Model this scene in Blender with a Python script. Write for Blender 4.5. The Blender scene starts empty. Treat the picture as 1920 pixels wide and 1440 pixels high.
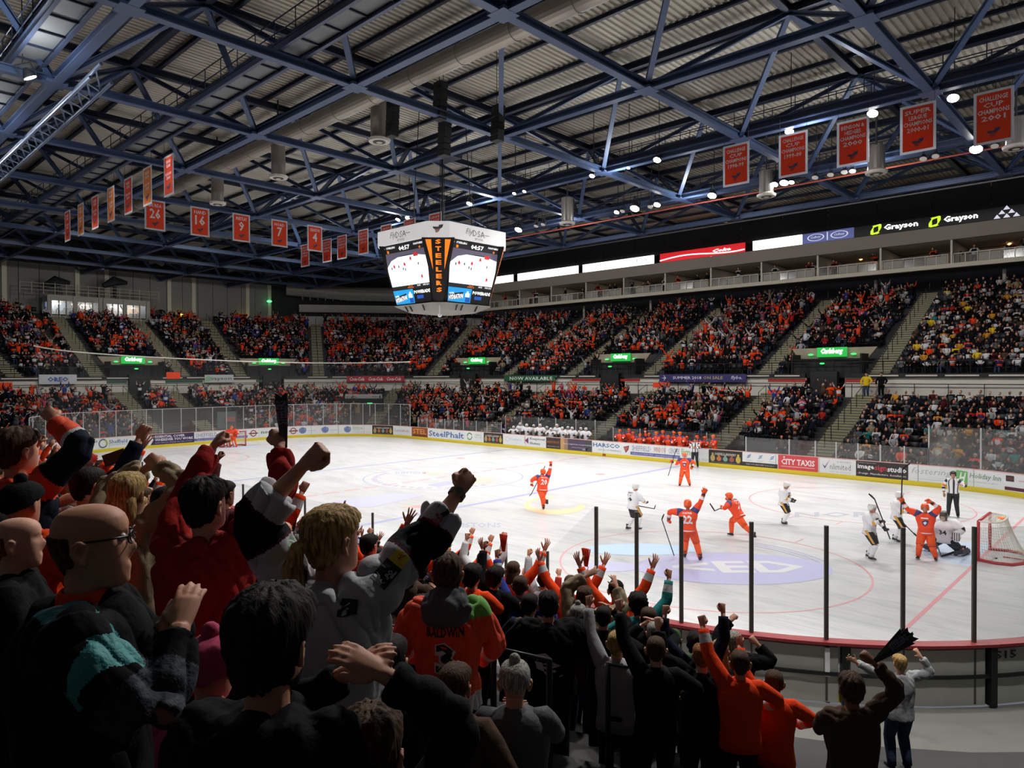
import bpy, math, random
import numpy as np
from mathutils import Vector, Matrix, noise
from mathutils.bvhtree import BVHTree
random.seed(7); np.random.seed(7)
S = bpy.context.scene
COL = S.collection
R = math.radians
# ---------------------------------------------------------------- camera, light, exposure
CAM = np.array([30.4664, -26.5645, 5.7801]); YAW, PIT, ROL, FPX = .7569, -.0124, -.004, 1325.8
_F = np.array([-math.sin(YAW)*math.cos(PIT), math.cos(YAW)*math.cos(PIT), math.sin(PIT)])
_R = np.array([math.cos(YAW), math.sin(YAW), 0.]); _U = np.cross(_R, _F)
_R2 = _R*math.cos(ROL)+_U*math.sin(ROL); _U2 = -_R*math.sin(ROL)+_U*math.cos(ROL)
cd = bpy.data.cameras.new('camera'); cam = bpy.data.objects.new('camera', cd); COL.objects.link(cam)
cd.sensor_width = 36; cd.lens = 36*FPX/1920; cd.clip_end = 500; cd.clip_start = .05
cam.matrix_world = Matrix(((_R2[0], _U2[0], -_F[0], CAM[0]), (_R2[1], _U2[1], -_F[1], CAM[1]), (_R2[2], _U2[2], -_F[2], CAM[2]), (0, 0, 0, 1)))
S.camera = cam
S.view_settings.view_transform = 'Standard'; S.view_settings.look = 'None'
S.view_settings.gamma = 1; S.view_settings.use_curve_mapping = False
S.view_settings.exposure = 0.0
w = bpy.data.worlds.new('hall_air'); S.world = w; w.use_nodes = True
w.node_tree.nodes['Background'].inputs[0].default_value = (.8, .85, 1, 1)
w.node_tree.nodes['Background'].inputs[1].default_value = .16
S.cycles.max_bounces = 6; S.cycles.transparent_max_bounces = 24; S.cycles.diffuse_bounces = 3
S.cycles.caustics_reflective = False; S.cycles.caustics_refractive = False
S.cycles.sample_clamp_indirect = 4
SPOT_W = 4400
SPOTS = []
def spot(loc, aim, power, size=95, blend=.55, col=(1, .97, .93), rad=.35):
    l = bpy.data.lights.new('flood_or_fill_beam', 'SPOT'); l.energy = power; l.color = col
    l.spot_size = R(size); l.spot_blend = blend; l.shadow_soft_size = rad
    o = bpy.data.objects.new('flood_or_fill_beam', l); COL.objects.link(o); o.location = loc
    o.rotation_euler = (Vector(aim)-Vector(loc)).to_track_quat('-Z', 'Y').to_euler()
    SPOTS.append(o)
# the ice is lit from four rows of floodlights hung on the catwalks
for yy, ya, p in ((-19.5, -6, 1.), (7.2, 0, .8), (15.4, 5, .7)):
    for k in range(8):
        xx = -27+k*8.2
        spot((xx, yy, 16.8), (xx*.85, ya, 0), SPOT_W*p, 95 if yy > 0 else 80)
# house lights that spill on the far stands
for k in range(6):
    spot((-30+k*12, 15.6, 16.7), (-30+k*12.5, 31, 4), SPOT_W*.52, 110, .8)
for k in range(3):
    spot((-28, -8+k*9, 16.7), (-44, -8+k*9, 5), SPOT_W*.46, 110, .8)

# fill spots added at the near catwalk to brighten the near stand
for k in range(6):
    spot((-14+k*8, -12.9, 17.1), (-14+k*8.4, -21.5, 2), SPOT_W*(.15+.23*k), 100, .8)

# spill from the lamp fittings on the steel around them
for yy, n_ in ((7.4, 6), (15.6, 6), (-19.5, 4)):
    for k in range(n_):
        l = bpy.data.lights.new('lamp_spill', 'POINT'); l.energy = 330; l.shadow_soft_size = .3; l.color = (.93, .96, 1); o = bpy.data.objects.new('lamp_spill', l); COL.objects.link(o)
        o.location = ((-24+k*10.5) if yy > 0 else (-26+k*9), yy-.9, 16.7)
# ---------------------------------------------------------------- helpers
def proj(P):
    D = np.atleast_2d(np.asarray(P, float))-CAM; d = D@_F
    return np.stack([960+FPX*(D@_R2)/d, 720-FPX*(D@_U2)/d, d], 1)
def ray(px, py): return _F+_R2*(px-960)/FPX-_U2*(py-720)/FPX
def at_z(px, py, z=0.): d = ray(px, py); return CAM+d*(z-CAM[2])/d[2]
def at_x(px, py, x): d = ray(px, py); return CAM+d*(x-CAM[0])/d[0]
def at_y(px, py, y): d = ray(px, py); return CAM+d*(y-CAM[1])/d[1]
def at_d(px, py, t): return CAM+ray(px, py)*t
def srgb(h):
    if isinstance(h, str): c = [int(h[i:i+2], 16)/255 for i in (0, 2, 4)]
    else: c = h
    return tuple(x/12.92 if x <= .04045 else ((x+.055)/1.055)**2.4 for x in c)
MATS = {}
def M(name, col='808080', rough=.7, metal=0., emis=0., var=0., scale=6., bump=0., coat=0., bscale=None, spec=None):
    if name in MATS: return MATS[name]
    m = bpy.data.materials.new(name); m.use_nodes = True; nt = m.node_tree; b = nt.nodes['Principled BSDF']
    c = srgb(col); b.inputs['Base Color'].default_value = (*c, 1)
    b.inputs['Roughness'].default_value = rough; b.inputs['Metallic'].default_value = metal
    if spec is not None: b.inputs['Specular IOR Level'].default_value = spec
    if coat: b.inputs['Coat Weight'].default_value = coat
    if emis:
        b.inputs['Emission Color'].default_value = (*c, 1); b.inputs['Emission Strength'].default_value = emis
    if var or bump:
        tc = nt.nodes.new('ShaderNodeTexCoord'); n = nt.nodes.new('ShaderNodeTexNoise')
        n.inputs['Scale'].default_value = scale; n.inputs['Detail'].default_value = 5
        nt.links.new(tc.outputs['Object'], n.inputs['Vector'])
        if var:
            mx = nt.nodes.new('ShaderNodeMix'); mx.data_type = 'RGBA'
            mx.inputs[6].default_value = (*[x*(1-var) for x in c], 1); mx.inputs[7].default_value = (*[min(1, x*(1+var)) for x in c], 1)
            nt.links.new(n.outputs['Fac'], mx.inputs[0]); nt.links.new(mx.outputs[2], b.inputs['Base Color'])
        if bump:
            bp = nt.nodes.new('ShaderNodeBump'); bp.inputs['Strength'].default_value = bump; bp.inputs['Distance'].default_value = .16
            if bscale:
                n2 = nt.nodes.new('ShaderNodeTexNoise'); n2.inputs['Scale'].default_value = bscale; n2.inputs['Detail'].default_value = 4
                nt.links.new(tc.outputs['Object'], n2.inputs['Vector']); nt.links.new(n2.outputs['Fac'], bp.inputs['Height'])
            else: nt.links.new(n.outputs['Fac'], bp.inputs['Height'])
            nt.links.new(bp.outputs['Normal'], b.inputs['Normal'])
    MATS[name] = m; return m
def glass_mat(name, fac=.05, tint=(.93, .95, .95), haze=.04, hazecol=(.6, .62, .62)):
    m = bpy.data.materials.new(name); m.use_nodes = True; nt = m.node_tree; nt.nodes.clear()
    o = nt.nodes.new('ShaderNodeOutputMaterial'); t = nt.nodes.new('ShaderNodeBsdfTransparent'); t.inputs[0].default_value = (*tint, 1)
    g = nt.nodes.new('ShaderNodeBsdfGlossy'); g.inputs['Roughness'].default_value = .16
    d = nt.nodes.new('ShaderNodeBsdfDiffuse'); d.inputs[0].default_value = (*hazecol, 1)
    a = nt.nodes.new('ShaderNodeMixShader'); a.inputs[0].default_value = haze
    b = nt.nodes.new('ShaderNodeMixShader'); b.inputs[0].default_value = fac
    nt.links.new(t.outputs[0], a.inputs[1]); nt.links.new(d.outputs[0], a.inputs[2])
    nt.links.new(a.outputs[0], b.inputs[1]); nt.links.new(g.outputs[0], b.inputs[2]); nt.links.new(b.outputs[0], o.inputs[0])
    MATS[name] = m; return m
class MB:
    def __init__(s): s.v = []; s.f = []; s.m = []
    def add(s, vs, fs, mi=0):
        k = len(s.v); s.v += [tuple(map(float, v)) for v in vs]; s.f += [tuple(k+i for i in f) for f in fs]
        s.m += ([mi]*len(fs) if isinstance(mi, int) else list(mi)); return s
    def box(s, c, d, mi=0, ax=None):
        """c centre, d full sizes, ax optional 3 axis vectors"""
        c = np.array(c, float); h = np.array(d, float)/2
        A = np.eye(3) if ax is None else np.array(ax, float)
        vs = [c+A[0]*h[0]*a+A[1]*h[1]*b+A[2]*h[2]*e for a in (-1, 1) for b in (-1, 1) for e in (-1, 1)]
        return s.add(vs, [(0, 1, 3, 2), (4, 6, 7, 5), (0, 4, 5, 1), (2, 3, 7, 6), (0, 2, 6, 4), (1, 5, 7, 3)], mi)
    def beam(s, a, b, w_, h_, mi=0, up=(0, 0, 1)):
        a = np.array(a, float); b = np.array(b, float); d = b-a; L = np.linalg.norm(d); d = d/L
        x = np.cross(d, up)
        if np.linalg.norm(x) < 1e-4: x = np.array([1., 0, 0])
        x /= np.linalg.norm(x); z = np.cross(x, d)
        return s.box((a+b)/2, (w_, L, h_), mi, (x, d, z))
    def ibeam(s, a, b, w_, h_, t=.05, mi=0):
        a = np.array(a, float); b = np.array(b, float); o = np.array([0, 0, h_/2-t/2])
        s.beam(a+o, b+o, w_, t, mi); s.beam(a-o, b-o, w_, t, mi); return s.beam(a, b, t, h_-t*2, mi)
    def tube(s, pts, rad, n=8, mi=0, ref=None, cap=True, sq=1.0):
        pts = [np.array(p, float) for p in pts]; N = len(pts)
        if not isinstance(rad, (list, tuple)): rad = [rad]*N
        vs = []; px = None
        for i, p in enumerate(pts):
            d = pts[min(i+1, N-1)]-pts[max(i-1, 0)]; d = d/(np.linalg.norm(d)+1e-9)
            r0 = np.array(ref if ref is not None else (px if px is not None else ((1, 0, 0) if abs(d[0]) < .8 else (0, 1, 0))), float)
            x = r0-d*np.dot(r0, d); x /= (np.linalg.norm(x)+1e-9); y = np.cross(d, x); px = x
            r = rad[i]; ra, rb = r if isinstance(r, (tuple, list)) else (r, r)
            for k in range(n):
                a = 2*math.pi*k/n; c_, s_ = math.cos(a), math.sin(a)
                if sq != 1: c_ = math.copysign(abs(c_)**sq, c_); s_ = math.copysign(abs(s_)**sq, s_)
                vs.append(p+x*ra*c_+y*rb*s_)
        fs = [(i*n+k, i*n+(k+1) % n, (i+1)*n+(k+1) % n, (i+1)*n+k) for i in range(N-1) for k in range(n)]
        if cap: fs += [tuple(range(n))[::-1], tuple((N-1)*n+k for k in range(n))]
        return s.add(vs, fs, mi)
    def disc(s, c, r, nrm, n=16, mi=0, th=.02):
        c = np.array(c, float); nrm = np.array(nrm, float); nrm /= np.linalg.norm(nrm)
        return s.tube([c-nrm*th/2, c+nrm*th/2], r, n, mi)
    def ball(s, c, r, mi=0, nu=10, nv=7):
        c = np.array(c, float); r = np.array(r if hasattr(r, '__len__') else (r, r, r), float)
        vs = [c+r*np.array([math.cos(2*math.pi*u/nu)*math.sin(math.pi*v/nv), math.sin(2*math.pi*u/nu)*math.sin(math.pi*v/nv), math.cos(math.pi*v/nv)]) for v in range(1, nv) for u in range(nu)]
        k = len(vs); vs += [c+r*np.array([0, 0, 1]), c-r*np.array([0, 0, 1])]
        fs = [((v)*nu+u, (v+1)*nu+u, (v+1)*nu+(u+1) % nu, v*nu+(u+1) % nu) for v in range(nv-2) for u in range(nu)]
        fs += [(k, u, (u+1) % nu) for u in range(nu)]+[(k+1, (nv-2)*nu+(u+1) % nu, (nv-2)*nu+u) for u in range(nu)]
        return s.add(vs, fs, mi)
    def poly(s, pts, mi=0): return s.add(pts, [tuple(range(len(pts)))], mi)
    def mesh(s, name='mesh', smooth=False):
        me = bpy.data.meshes.new(name); me.from_pydata(s.v, [], s.f)
        me.polygons.foreach_set('material_index', s.m)
        if smooth: me.polygons.foreach_set('use_smooth', [True]*len(s.f))
        me.update(); return me
def tag(o, label=None, cat=None, group=None, kind=None):
    if label: o['label'] = label
    if cat: o['category'] = cat
    if group: o['group'] = group
    if kind: o['kind'] = kind
    return o
def put(name, me, mats=None, parent=None, loc=None, rz=None, **k):
    o = bpy.data.objects.new(name, me); COL.objects.link(o)
    if mats is not None and len(me.materials) == 0:
        for m in (mats if isinstance(mats, (list, tuple)) else [mats]): me.materials.append(m)
    if parent: o.parent = parent
    if loc is not None: o.location = loc
    if rz is not None: o.rotation_euler = (0, 0, rz)
    return tag(o, **k)
def obj(name, mb, mats, parent=None, smooth=False, **k): return put(name, mb.mesh(name, smooth), mats, parent, **k)
def empty(name, loc=(0, 0, 0), rz=0, **k):
    o = bpy.data.objects.new(name, None); COL.objects.link(o); o.location = loc; o.rotation_euler = (0, 0, rz); return tag(o, **k)
def colcopy(name, me, mats, parent=None, **k):
    """object sharing mesh ME with its own materials"""
    if len(me.materials) == 0:
        for m in mats: me.materials.append(m)
    o = put(name, me, None, parent, **k)
    for i, m in enumerate(mats):
        o.material_slots[i].link = 'OBJECT'; o.material_slots[i].material = m
    return o
# text as thin flat lettering: vertices normalised to 0..1 in a unit box
_TX = {}
def text_mesh(s, bold=.0, shear=0., spacing=1.):
    k = (s, bold, shear, spacing)
    if k in _TX: return _TX[k]
    c = bpy.data.curves.new('lettering', 'FONT'); c.body = s; c.resolution_u = 1; c.offset = bold; c.shear = shear; c.space_character = spacing
    o = bpy.data.objects.new('lettering', c); COL.objects.link(o)
    dg = bpy.context.evaluated_depsgraph_get(); me = bpy.data.meshes.new_from_object(o.evaluated_get(dg))
    v = np.array([x.co[:2] for x in me.vertices]); f = [tuple(p.vertices) for p in me.polygons]
    bpy.data.objects.remove(o); bpy.data.curves.remove(c); bpy.data.meshes.remove(me)
    mn, mx = v.min(0), v.max(0); asp = (mx[0]-mn[0])/(mx[1]-mn[1]); v = (v-mn)/(mx-mn)
    _TX[k] = (v, f, asp); return _TX[k]
def text_on(mb, s, fn, u0, u1, v0, v1, mi=0, bold=.0, shear=0., spacing=1., keep=False):
    """fn(u,v)->xyz ; fills rectangle u0..u1, v0..v1 (keep: keep aspect, centred, u,v in metres)"""
    v, f, asp = text_mesh(s, bold, shear, spacing)
    if keep:
        hw, hh = abs(u1-u0), abs(v1-v0); sg = 1 if u1 > u0 else -1
        if asp*hh < hw: c = (u0+u1)/2; u0, u1 = c-sg*asp*hh/2, c+sg*asp*hh/2
        else: c = (v0+v1)/2; h = hw/asp; v0, v1 = c-h/2, c+h/2
    mb.add([fn(u0+a*(u1-u0), v0+b*(v1-v0)) for a, b in v], f, mi)
def plane_fn(o, ux, uz, off=0.):
    o = np.array(o, float); ux = np.array(ux, float); uz = np.array(uz, float); n = np.cross(ux, uz)
    return lambda u, v: o+ux*u+uz*v+n*off
def rect(mb, fn, u0, u1, v0, v1, mi=0, n=1):
    for i in range(n):
        a = u0+(u1-u0)*i/n; b = u0+(u1-u0)*(i+1)/n
        mb.add([fn(a, v0), fn(b, v0), fn(b, v1), fn(a, v1)], [(0, 1, 2, 3)], mi)
# ---------------------------------------------------------------- bowl geometry
YN, YF, XE, RC = -15., 14.2, 30., 8.5
CX, CYN, CYF = XE-RC, YN+RC, YF-RC
_seg = [('a', (CX, CYN), -90, RC*math.pi/2), ('l', (XE, CYN), (0, 1), CYF-CYN), ('a', (CX, CYF), 0, RC*math.pi/2), ('l', (CX, YF), (-1, 0), 2*CX),
        ('a', (-CX, CYF), 90, RC*math.pi/2), ('l', (-XE, CYF), (0, -1), CYF-CYN), ('a', (-CX, CYN), 180, RC*math.pi/2), ('l', (-CX, YN), (1, 0), 2*CX)]
LP = sum(s[3] for s in _seg)
def P(s, off=0., z=0.):
    s = s % LP
    for k, c, a, L in _seg:
        if s <= L:
            if k == 'a':
                t = R(a+90*s/L); r = RC+off; return np.array([c[0]+r*math.cos(t), c[1]+r*math.sin(t), z])
            n = (a[1], -a[0]); return np.array([c[0]+a[0]*s+n[0]*off, c[1]+a[1]*s+n[1]*off, z])
        s -= L
    return P(0, off, z)
def NRM(s): a = P(s, 0); b = P(s, 1); return b-a
def TAN(s): n = NRM(s); return np.array([-n[1], n[0], 0])
def offset_of(x, y):
    """distance outside the rink path, and s"""
    dx = abs(x)-CX; yc = CYF if y > 0 else CYN; dy = (y-CYF) if y > 0 else (CYN-y)
    if dx > 0 and dy > 0: return math.hypot(dx, dy)-RC
    return (dy-RC) if dy-RC > dx-RC else dx-RC
SN = [0.]
for k, c, a, L in _seg:
    n = 10 if k == 'a' else max(1, int(L/2.4)); SN += [SN[-1]+L*(i+1)/n for i in range(n)]
S_FR0 = _seg[0][3]+_seg[1][3]; S_FAR0 = S_FR0+_seg[2][3]; S_FAR1 = S_FAR0+2*CX; S_L0 = S_FAR1+_seg[4][3]; S_L1 = S_L0+_seg[5][3]; S_NEAR0 = S_L1+_seg[6][3]
_ss = np.linspace(14, S_NEAR0-1, 3000)
def s_at(px, off=0., z=.7):
    """arc parameter of the far/left side where the path seen at offset and height sits at PX"""
    q = proj([P(s, off, z) for s in _ss[::4]]); ok = (q[:, 2] > 5); sx = _ss[::4][ok]; x = q[ok, 0]
    i0 = int(np.argmax(x)) if len(x) else 0; sx, x = sx[i0:], x[i0:]; j = np.argmin(x); sx, x = sx[:j+1], x[:j+1]
    return float(np.interp(-px, -x, sx))
def strip(mb, s0, s1, off0, z0, off1, z1, mi=0, n=None):
    n = n or max(1, int(abs(s1-s0)/.8))
    sv = [s0+(s1-s0)*i/n for i in range(n+1)]
    mb.add([P(s, off0, z0) for s in sv]+[P(s, off1, z1) for s in sv], [(i, i+1, n+2+i, n+1+i) for i in range(n)], mi)
def box_strip(mb, s0, s1, o0, o1, z0, z1, mi=0, n=None):
    n = n or max(1, int(abs(s1-s0)/.8)); sv = [s0+(s1-s0)*i/n for i in range(n+1)]; m = n+1
    vs = [P(s, o, z) for (o, z) in ((o0, z0), (o1, z0), (o1, z1), (o0, z1)) for s in sv]
    fs = [(k*m+i, k*m+i+1, ((k+1) % 4)*m+i+1, ((k+1) % 4)*m+i) for k in range(4) for i in range(n)]+[(0, m, 2*m, 3*m), (n, 3*m+n, 2*m+n, m+n)]
    mb.add(vs, fs, mi)
# ---------------------------------------------------------------- ice, paint, boards, glass
m = bpy.data.materials.new('rink_ice'); m.use_nodes = True; nt = m.node_tree; b = nt.nodes['Principled BSDF']
tc = nt.nodes.new('ShaderNodeTexCoord'); mp = nt.nodes.new('ShaderNodeMapping'); mp.inputs['Scale'].default_value = (.22, .9, 1); mp.inputs['Rotation'].default_value = (0, 0, .5)
n1 = nt.nodes.new('ShaderNodeTexNoise'); n1.inputs['Scale'].default_value = 1.2; n1.inputs['Detail'].default_value = 7; n1.inputs['Distortion'].default_value = 1.4
cr = nt.nodes.new('ShaderNodeValToRGB'); cr.color_ramp.elements[0].position = .33; cr.color_ramp.elements[0].color = (.58, .595, .615, 1); cr.color_ramp.elements[1].position = .56; cr.color_ramp.elements[1].color = (.70, .70, .705, 1)
nt.links.new(tc.outputs['Object'], mp.inputs[0]); nt.links.new(mp.outputs[0], n1.inputs['Vector']); nt.links.new(n1.outputs['Fac'], cr.inputs[0])
# fine skate cuts
mp2 = nt.nodes.new('ShaderNodeMapping'); mp2.inputs['Scale'].default_value = (.5, 9, 1); mp2.inputs['Rotation'].default_value = (0, 0, -.35)
n2 = nt.nodes.new('ShaderNodeTexNoise'); n2.inputs['Scale'].default_value = 1.6; n2.inputs['Detail'].default_value = 6; n2.inputs['Distortion'].default_value = .8
cr2 = nt.nodes.new('ShaderNodeValToRGB'); cr2.color_ramp.elements[0].position = .34; cr2.color_ramp.elements[0].color = (.84, .85, .87, 1); cr2.color_ramp.elements[1].position = .5; cr2.color_ramp.elements[1].color = (1, 1, 1, 1)
mx = nt.nodes.new('ShaderNodeMix'); mx.data_type = 'RGBA'; mx.blend_type = 'MULTIPLY'; mx.inputs[0].default_value = 1
nt.links.new(tc.outputs['Object'], mp2.inputs[0]); nt.links.new(mp2.outputs[0], n2.inputs['Vector']); nt.links.new(n2.outputs['Fac'], cr2.inputs[0])
nt.links.new(cr.outputs[0], mx.inputs[6]); nt.links.new(cr2.outputs[0], mx.inputs[7]); nt.links.new(mx.outputs[2], b.inputs['Base Color'])
b.inputs['Roughness'].default_value = .28; b.inputs['Specular IOR Level'].default_value = .25
mb = MB(); mb.poly([P(s, .02, 0) for s in SN[:-1]])
obj('ice_floor', mb, m, kind='structure', label='white ice surface of the hockey rink scratched by skates')
def paint(name, col, mb, z, label, rough=.35):
    return obj(name, mb, M(name+'_paint', col, rough), kind='structure', label=label)
def ring(mb, cx, cy, r, w_, z=.004, n=72, a0=0, a1=360):
    A = [R(a0+(a1-a0)*i/n) for i in range(n+1)]
    mb.add([(cx+rr*math.cos(a), cy+rr*math.sin(a), z) for rr in (r-w_/2, r+w_/2) for a in A], [(i, i+1, n+2+i, n+1+i) for i in range(n)])
def qd(mb, x0, x1, y0, y1, z=.004): mb.add([(x0, y0, z), (x1, y0, z), (x1, y1, z), (x0, y1, z)], [(0, 1, 2, 3)])
for gx, nm in ((25.98, 'beside the near net'), (-25.98, 'beside the far net')):
    mb = MB(); y1 = YF-.6; qd(mb, gx-.05, gx+.05, YN+1.2, y1-.6); paint('goal_line', (.87, .59, .62), mb, .004, 'thin red goal line across the ice '+nm)
for bx, nm in ((7.5, 'nearer the striped referee'), (-7.5, 'beyond the centre circle')):
    mb = MB(); qd(mb, bx-.14, bx+.14, YN, YF); paint('blue_line', (.67, .68, .84), mb, .004, 'faded blue line across the ice '+nm)
mb = MB()
y = YN
while y < YF: qd(mb, -.14, .14, y, min(YF, y+.9)); y += 1.2
paint('centre_line', (.86, .69, .72), mb, .004, 'dashed pale red centre line across the ice')
mb = MB(); ring(mb, 0, 0, 4.5, .07); paint('centre_circle', (.65, .68, .85), mb, .004, 'thin blue centre circle painted on the ice')
for (cx, cy, nm) in ((20, -6.8, 'around the big lavender logo'), (20, 6.8, 'behind the standing players'), (-20, -6.8, 'in the far end by the low glass'), (-20, 6.8, 'in the far end by the end boards')):
    mb = MB(); ring(mb, cx, cy, 4.5, .06)
    for sx in (-1, 1):
        for sy in (-1, 1): qd(mb, cx+sx*.6, cx+sx*1.8, cy+sy*.45-.025, cy+sy*.45+.025); qd(mb, cx+sx*.9-.025, cx+sx*.9+.025, cy+sy*4.5, cy+sy*5.2)
    paint('face_off_circle', (.89, .63, .66), mb, .004, 'thin red face-off circle '+nm)
for (cx, cy, nm) in ((6, 6.8, 'far side by the orange skater'), (6, -6.8, 'near side'), (-6, 6.8, 'far side beyond centre'), (-6, -6.8, 'near side beyond centre')):
    mb = MB(); mb.poly([(cx+.3*math.cos(a*.524), cy+.3*math.sin(a*.524), .004) for a in range(12)]); paint('face_off_spot', 'e2a2a4', mb, .004, 'small red face-off spot, '+nm)
for sx, nm in ((1, 'in front of the near net'), (-1, 'in front of the far net')):
    mb = MB(); mb.poly([(sx*(25.9-1.8*math.cos(a)), 1.8*math.sin(a), .003) for a in np.linspace(-1.57, 1.57, 20)]); paint('goal_crease', 'c9d9f0', mb, .003, 'pale blue goal crease '+nm)
def icepoly(pts, z): return [at_z(x, y, z) for x, y in pts]
def ell(cx, cy, a, b_, rot=0, n=40, a0=0, a1=360):
    return [(cx+a*math.cos(t)*math.cos(rot)-b_*math.sin(t)*math.sin(rot), cy+a*math.cos(t)*math.sin(rot)+b_*math.sin(t)*math.cos(rot)) for t in [R(a0+(a1-a0)*i/n) for i in range(n)]]
# big faded advertising logo inside the near circle, laid out on the ice in metres
L0 = Matrix.Rotation(.76, 2)
def lg(u, v, z=.005): q = L0@Vector((u, v)); return (20.2+q.x, -6.9+q.y, z)
root = empty('ice_logo', (0, 0, 0), kind='structure', label='faded lavender and pale blue advertising logo on the near ice')
mb = MB(); mb.poly([lg(2.9*math.cos(t)+.55, 1.75*math.sin(t)-.25) for t in np.linspace(0, 6.2, 40)]); obj('lavender_oval', mb, M('faded_lavender', (.73, .73, .88), .4), root)
mb = MB(); mb.poly([lg(-1.8+1.9*math.cos(t), 2.0+.8*math.sin(t), .006) for t in np.linspace(0, 6.2, 30)]); obj('blue_oval', mb, M('faded_sky', (.73, .84, .94), .4), root)
mb = MB(); mb.poly([lg(-3.1+.9*math.cos(t), -.1+.55*math.sin(t), .0055) for t in np.linspace(0, 6.2, 24)]); obj('small_oval', mb, M('faded_lilac', (.77, .77, .90), .4), root)
mb = MB(); text_on(mb, '<ED', lambda u, v: lg(u, v, .008), -1.25, 2.7, -.85, .45, 0, .03); obj('white_lettering', mb, M('ice_white', 'dcdde2', .4), root)
mb = MB()
for k in range(3): ring(mb, 0, 0, 3.6-k*.22, .07, .006, 24, 5, 50)
mb.v = [lg(x, y, z) for x, y, z in mb.v]; obj('arc', mb, MATS['faded_lavender'], root)
for (pts, colr, lab) in [(ell(938, 949, 35, 0.1), 'd0', None)][:0]: pass
def flat_logo(name, col, polys, label, z=.005):
    mb = MB()
    for p in polys: mb.poly(icepoly(p, z))
    obj(name, mb, M('ice mark '+label, col, .4), kind='structure', label=label)
flat_logo('ice_block', (.74, .74, .88), [[(618, 942), (735, 924), (800, 928), (700, 950), (640, 950)]], 'faded lavender sponsor block on the ice beside the blonde woman')
flat_logo('ice_block', (.67, .68, .86), [[(800, 909), (838, 902), (862, 905), (822, 912)]], 'small faded blue block inside the centre circle')
flat_logo('ice_block', (.92, .75, .70), [ell(815, 887, 22, 3), ell(900, 900, 26, 7), ell(760, 949, 12, 2)], 'faded peach marks around the centre circle')
flat_logo('ice_block', (.91, .80, .63), [*[[ell(1040, 948, 58, 17)[i], ell(1040, 948, 58, 17)[i+1], ell(1040, 945, 46, 11)[i+1], ell(1040, 945, 46, 11)[i]] for i in range(30)]], 'faded tan ring logo under the one-legged orange skater')
flat_logo('ice_block', (.91, .78, .63), [ell(527, 880, 16, 3), ell(562, 878, 30, 3)], 'faded orange mark on the ice behind the raised fists')
for tx, (x, y), (w_, h_), c_, lb in (('NOR', (1490, 960), (150, 9), 'b4b6c0', 'grey letters on the ice behind the white player'),
        ('SHEFFIELD', (740, 884), (60, 4), 'aeb0d0', 'tiny faded letters above the centre circle'),
        ('NISTONS', (850, 980), (90, 9), 'b0b2cc', 'faded letters on the ice beside the clenched fist arm')):
    mb = MB(); text_on(mb, tx, lambda u, v: at_z(u, v, .005), x, x+w_, y+h_, y, 0, .02); obj('ice_lettering', mb, M('ice_letter_'+c_, c_, .4), kind='structure', label=lb)
mb = MB()
for i in range(22):
    t = R(200+i*7.2); a = np.array([3.9*math.cos(t), 3.9*math.sin(t), .005]); d = np.array([-math.sin(t), math.cos(t), 0]); n_ = np.array([math.cos(t), math.sin(t), 0])
    mb.add([a-d*.12-n_*.15, a+d*.12-n_*.15, a+d*.12+n_*.15, a-d*.12+n_*.15], [(0, 1, 2, 3)])
obj('circle_lettering', mb, M('ice_letter_b', 'b4a8c8', .4), kind='structure', label='ring of small faded letters inside the centre circle')

BZ = 1.10
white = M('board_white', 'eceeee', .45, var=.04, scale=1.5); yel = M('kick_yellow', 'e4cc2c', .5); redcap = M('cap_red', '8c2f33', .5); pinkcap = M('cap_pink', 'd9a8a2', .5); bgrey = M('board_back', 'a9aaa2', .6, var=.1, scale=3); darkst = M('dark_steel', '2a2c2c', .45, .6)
boards = empty('dasher_boards', kind='structure', label='white dasher boards with yellow kick strip around the rink')
glass = empty('rink_glass', kind='structure', label='clear shielding glass panes and posts above the boards')
gm = glass_mat('shield_glass', .05, (.93, .94, .94), .03); gmn = glass_mat('shield_glass_near', .03, (.975, .98, .98), .012); clear_post = M('alu_post', 'c9cccc', .35, .3); dark_post = M('near_post', '55554f', .4, .55)
# post positions: measured on the near right corner, even elsewhere
def s_near(px, z):
    """arc parameter on the near side (and first corner)"""
    sv = np.concatenate([np.linspace(S_NEAR0+.5, LP, 500), np.linspace(LP, LP+9, 200)]); q = proj([P(s, 0, z) for s in sv]); return float(np.interp(px, q[:, 0], sv))
posts = [s_near(x, 3.12) for x in (1121, 1196, 1279, 1409, 1548, 1690, 1822)]
sA = posts[0]
lowposts = [s_near(x, 2.0) for x in (1030, 952, 878, 792, 702, 642, 575, 523)]
while lowposts[-1] > S_NEAR0+2.4: lowposts.append(lowposts[-1]-2.4)
P_far = [s for s in np.arange(4.2+LP*0, 9.0, 1.6)]
sv = [s-LP if s > LP else s for s in posts]
cont = (posts[-1] % LP)
S_HR = s_at(1741, 0, 2.0); S_LOWL = s_at(781, 0, 2.0); S_HL = s_at(768, 0, 3.1)
right_posts = list(np.linspace(cont, S_HR, int((S_HR-cont)/2.2)+1))
far_posts = [s_at(x, 0, 2.0) for x in (1741, 1695, 1650, 1608, 1567, 1528, 1479, 1398)]
bench_end = far_posts[-1]
far2 = [s_at(x, 0, 2.0) for x in (939, 912, 892, 868, 850, 833, 816, 800, 783)]
leftp = [s_at(x, 0, 3.1) for x in (768, 750, 728, 703, 680, 657, 631, 606, 576, 551, 506, 480, 457, 425, 399, 368, 340, 305, 275, 247, 218, 187, 157, 124)]
while leftp[-1] < S_NEAR0-2.2: leftp.append(leftp[-1]+2.2)
GH = {'hi': 3.12, 'lo': 2.0}
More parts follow.
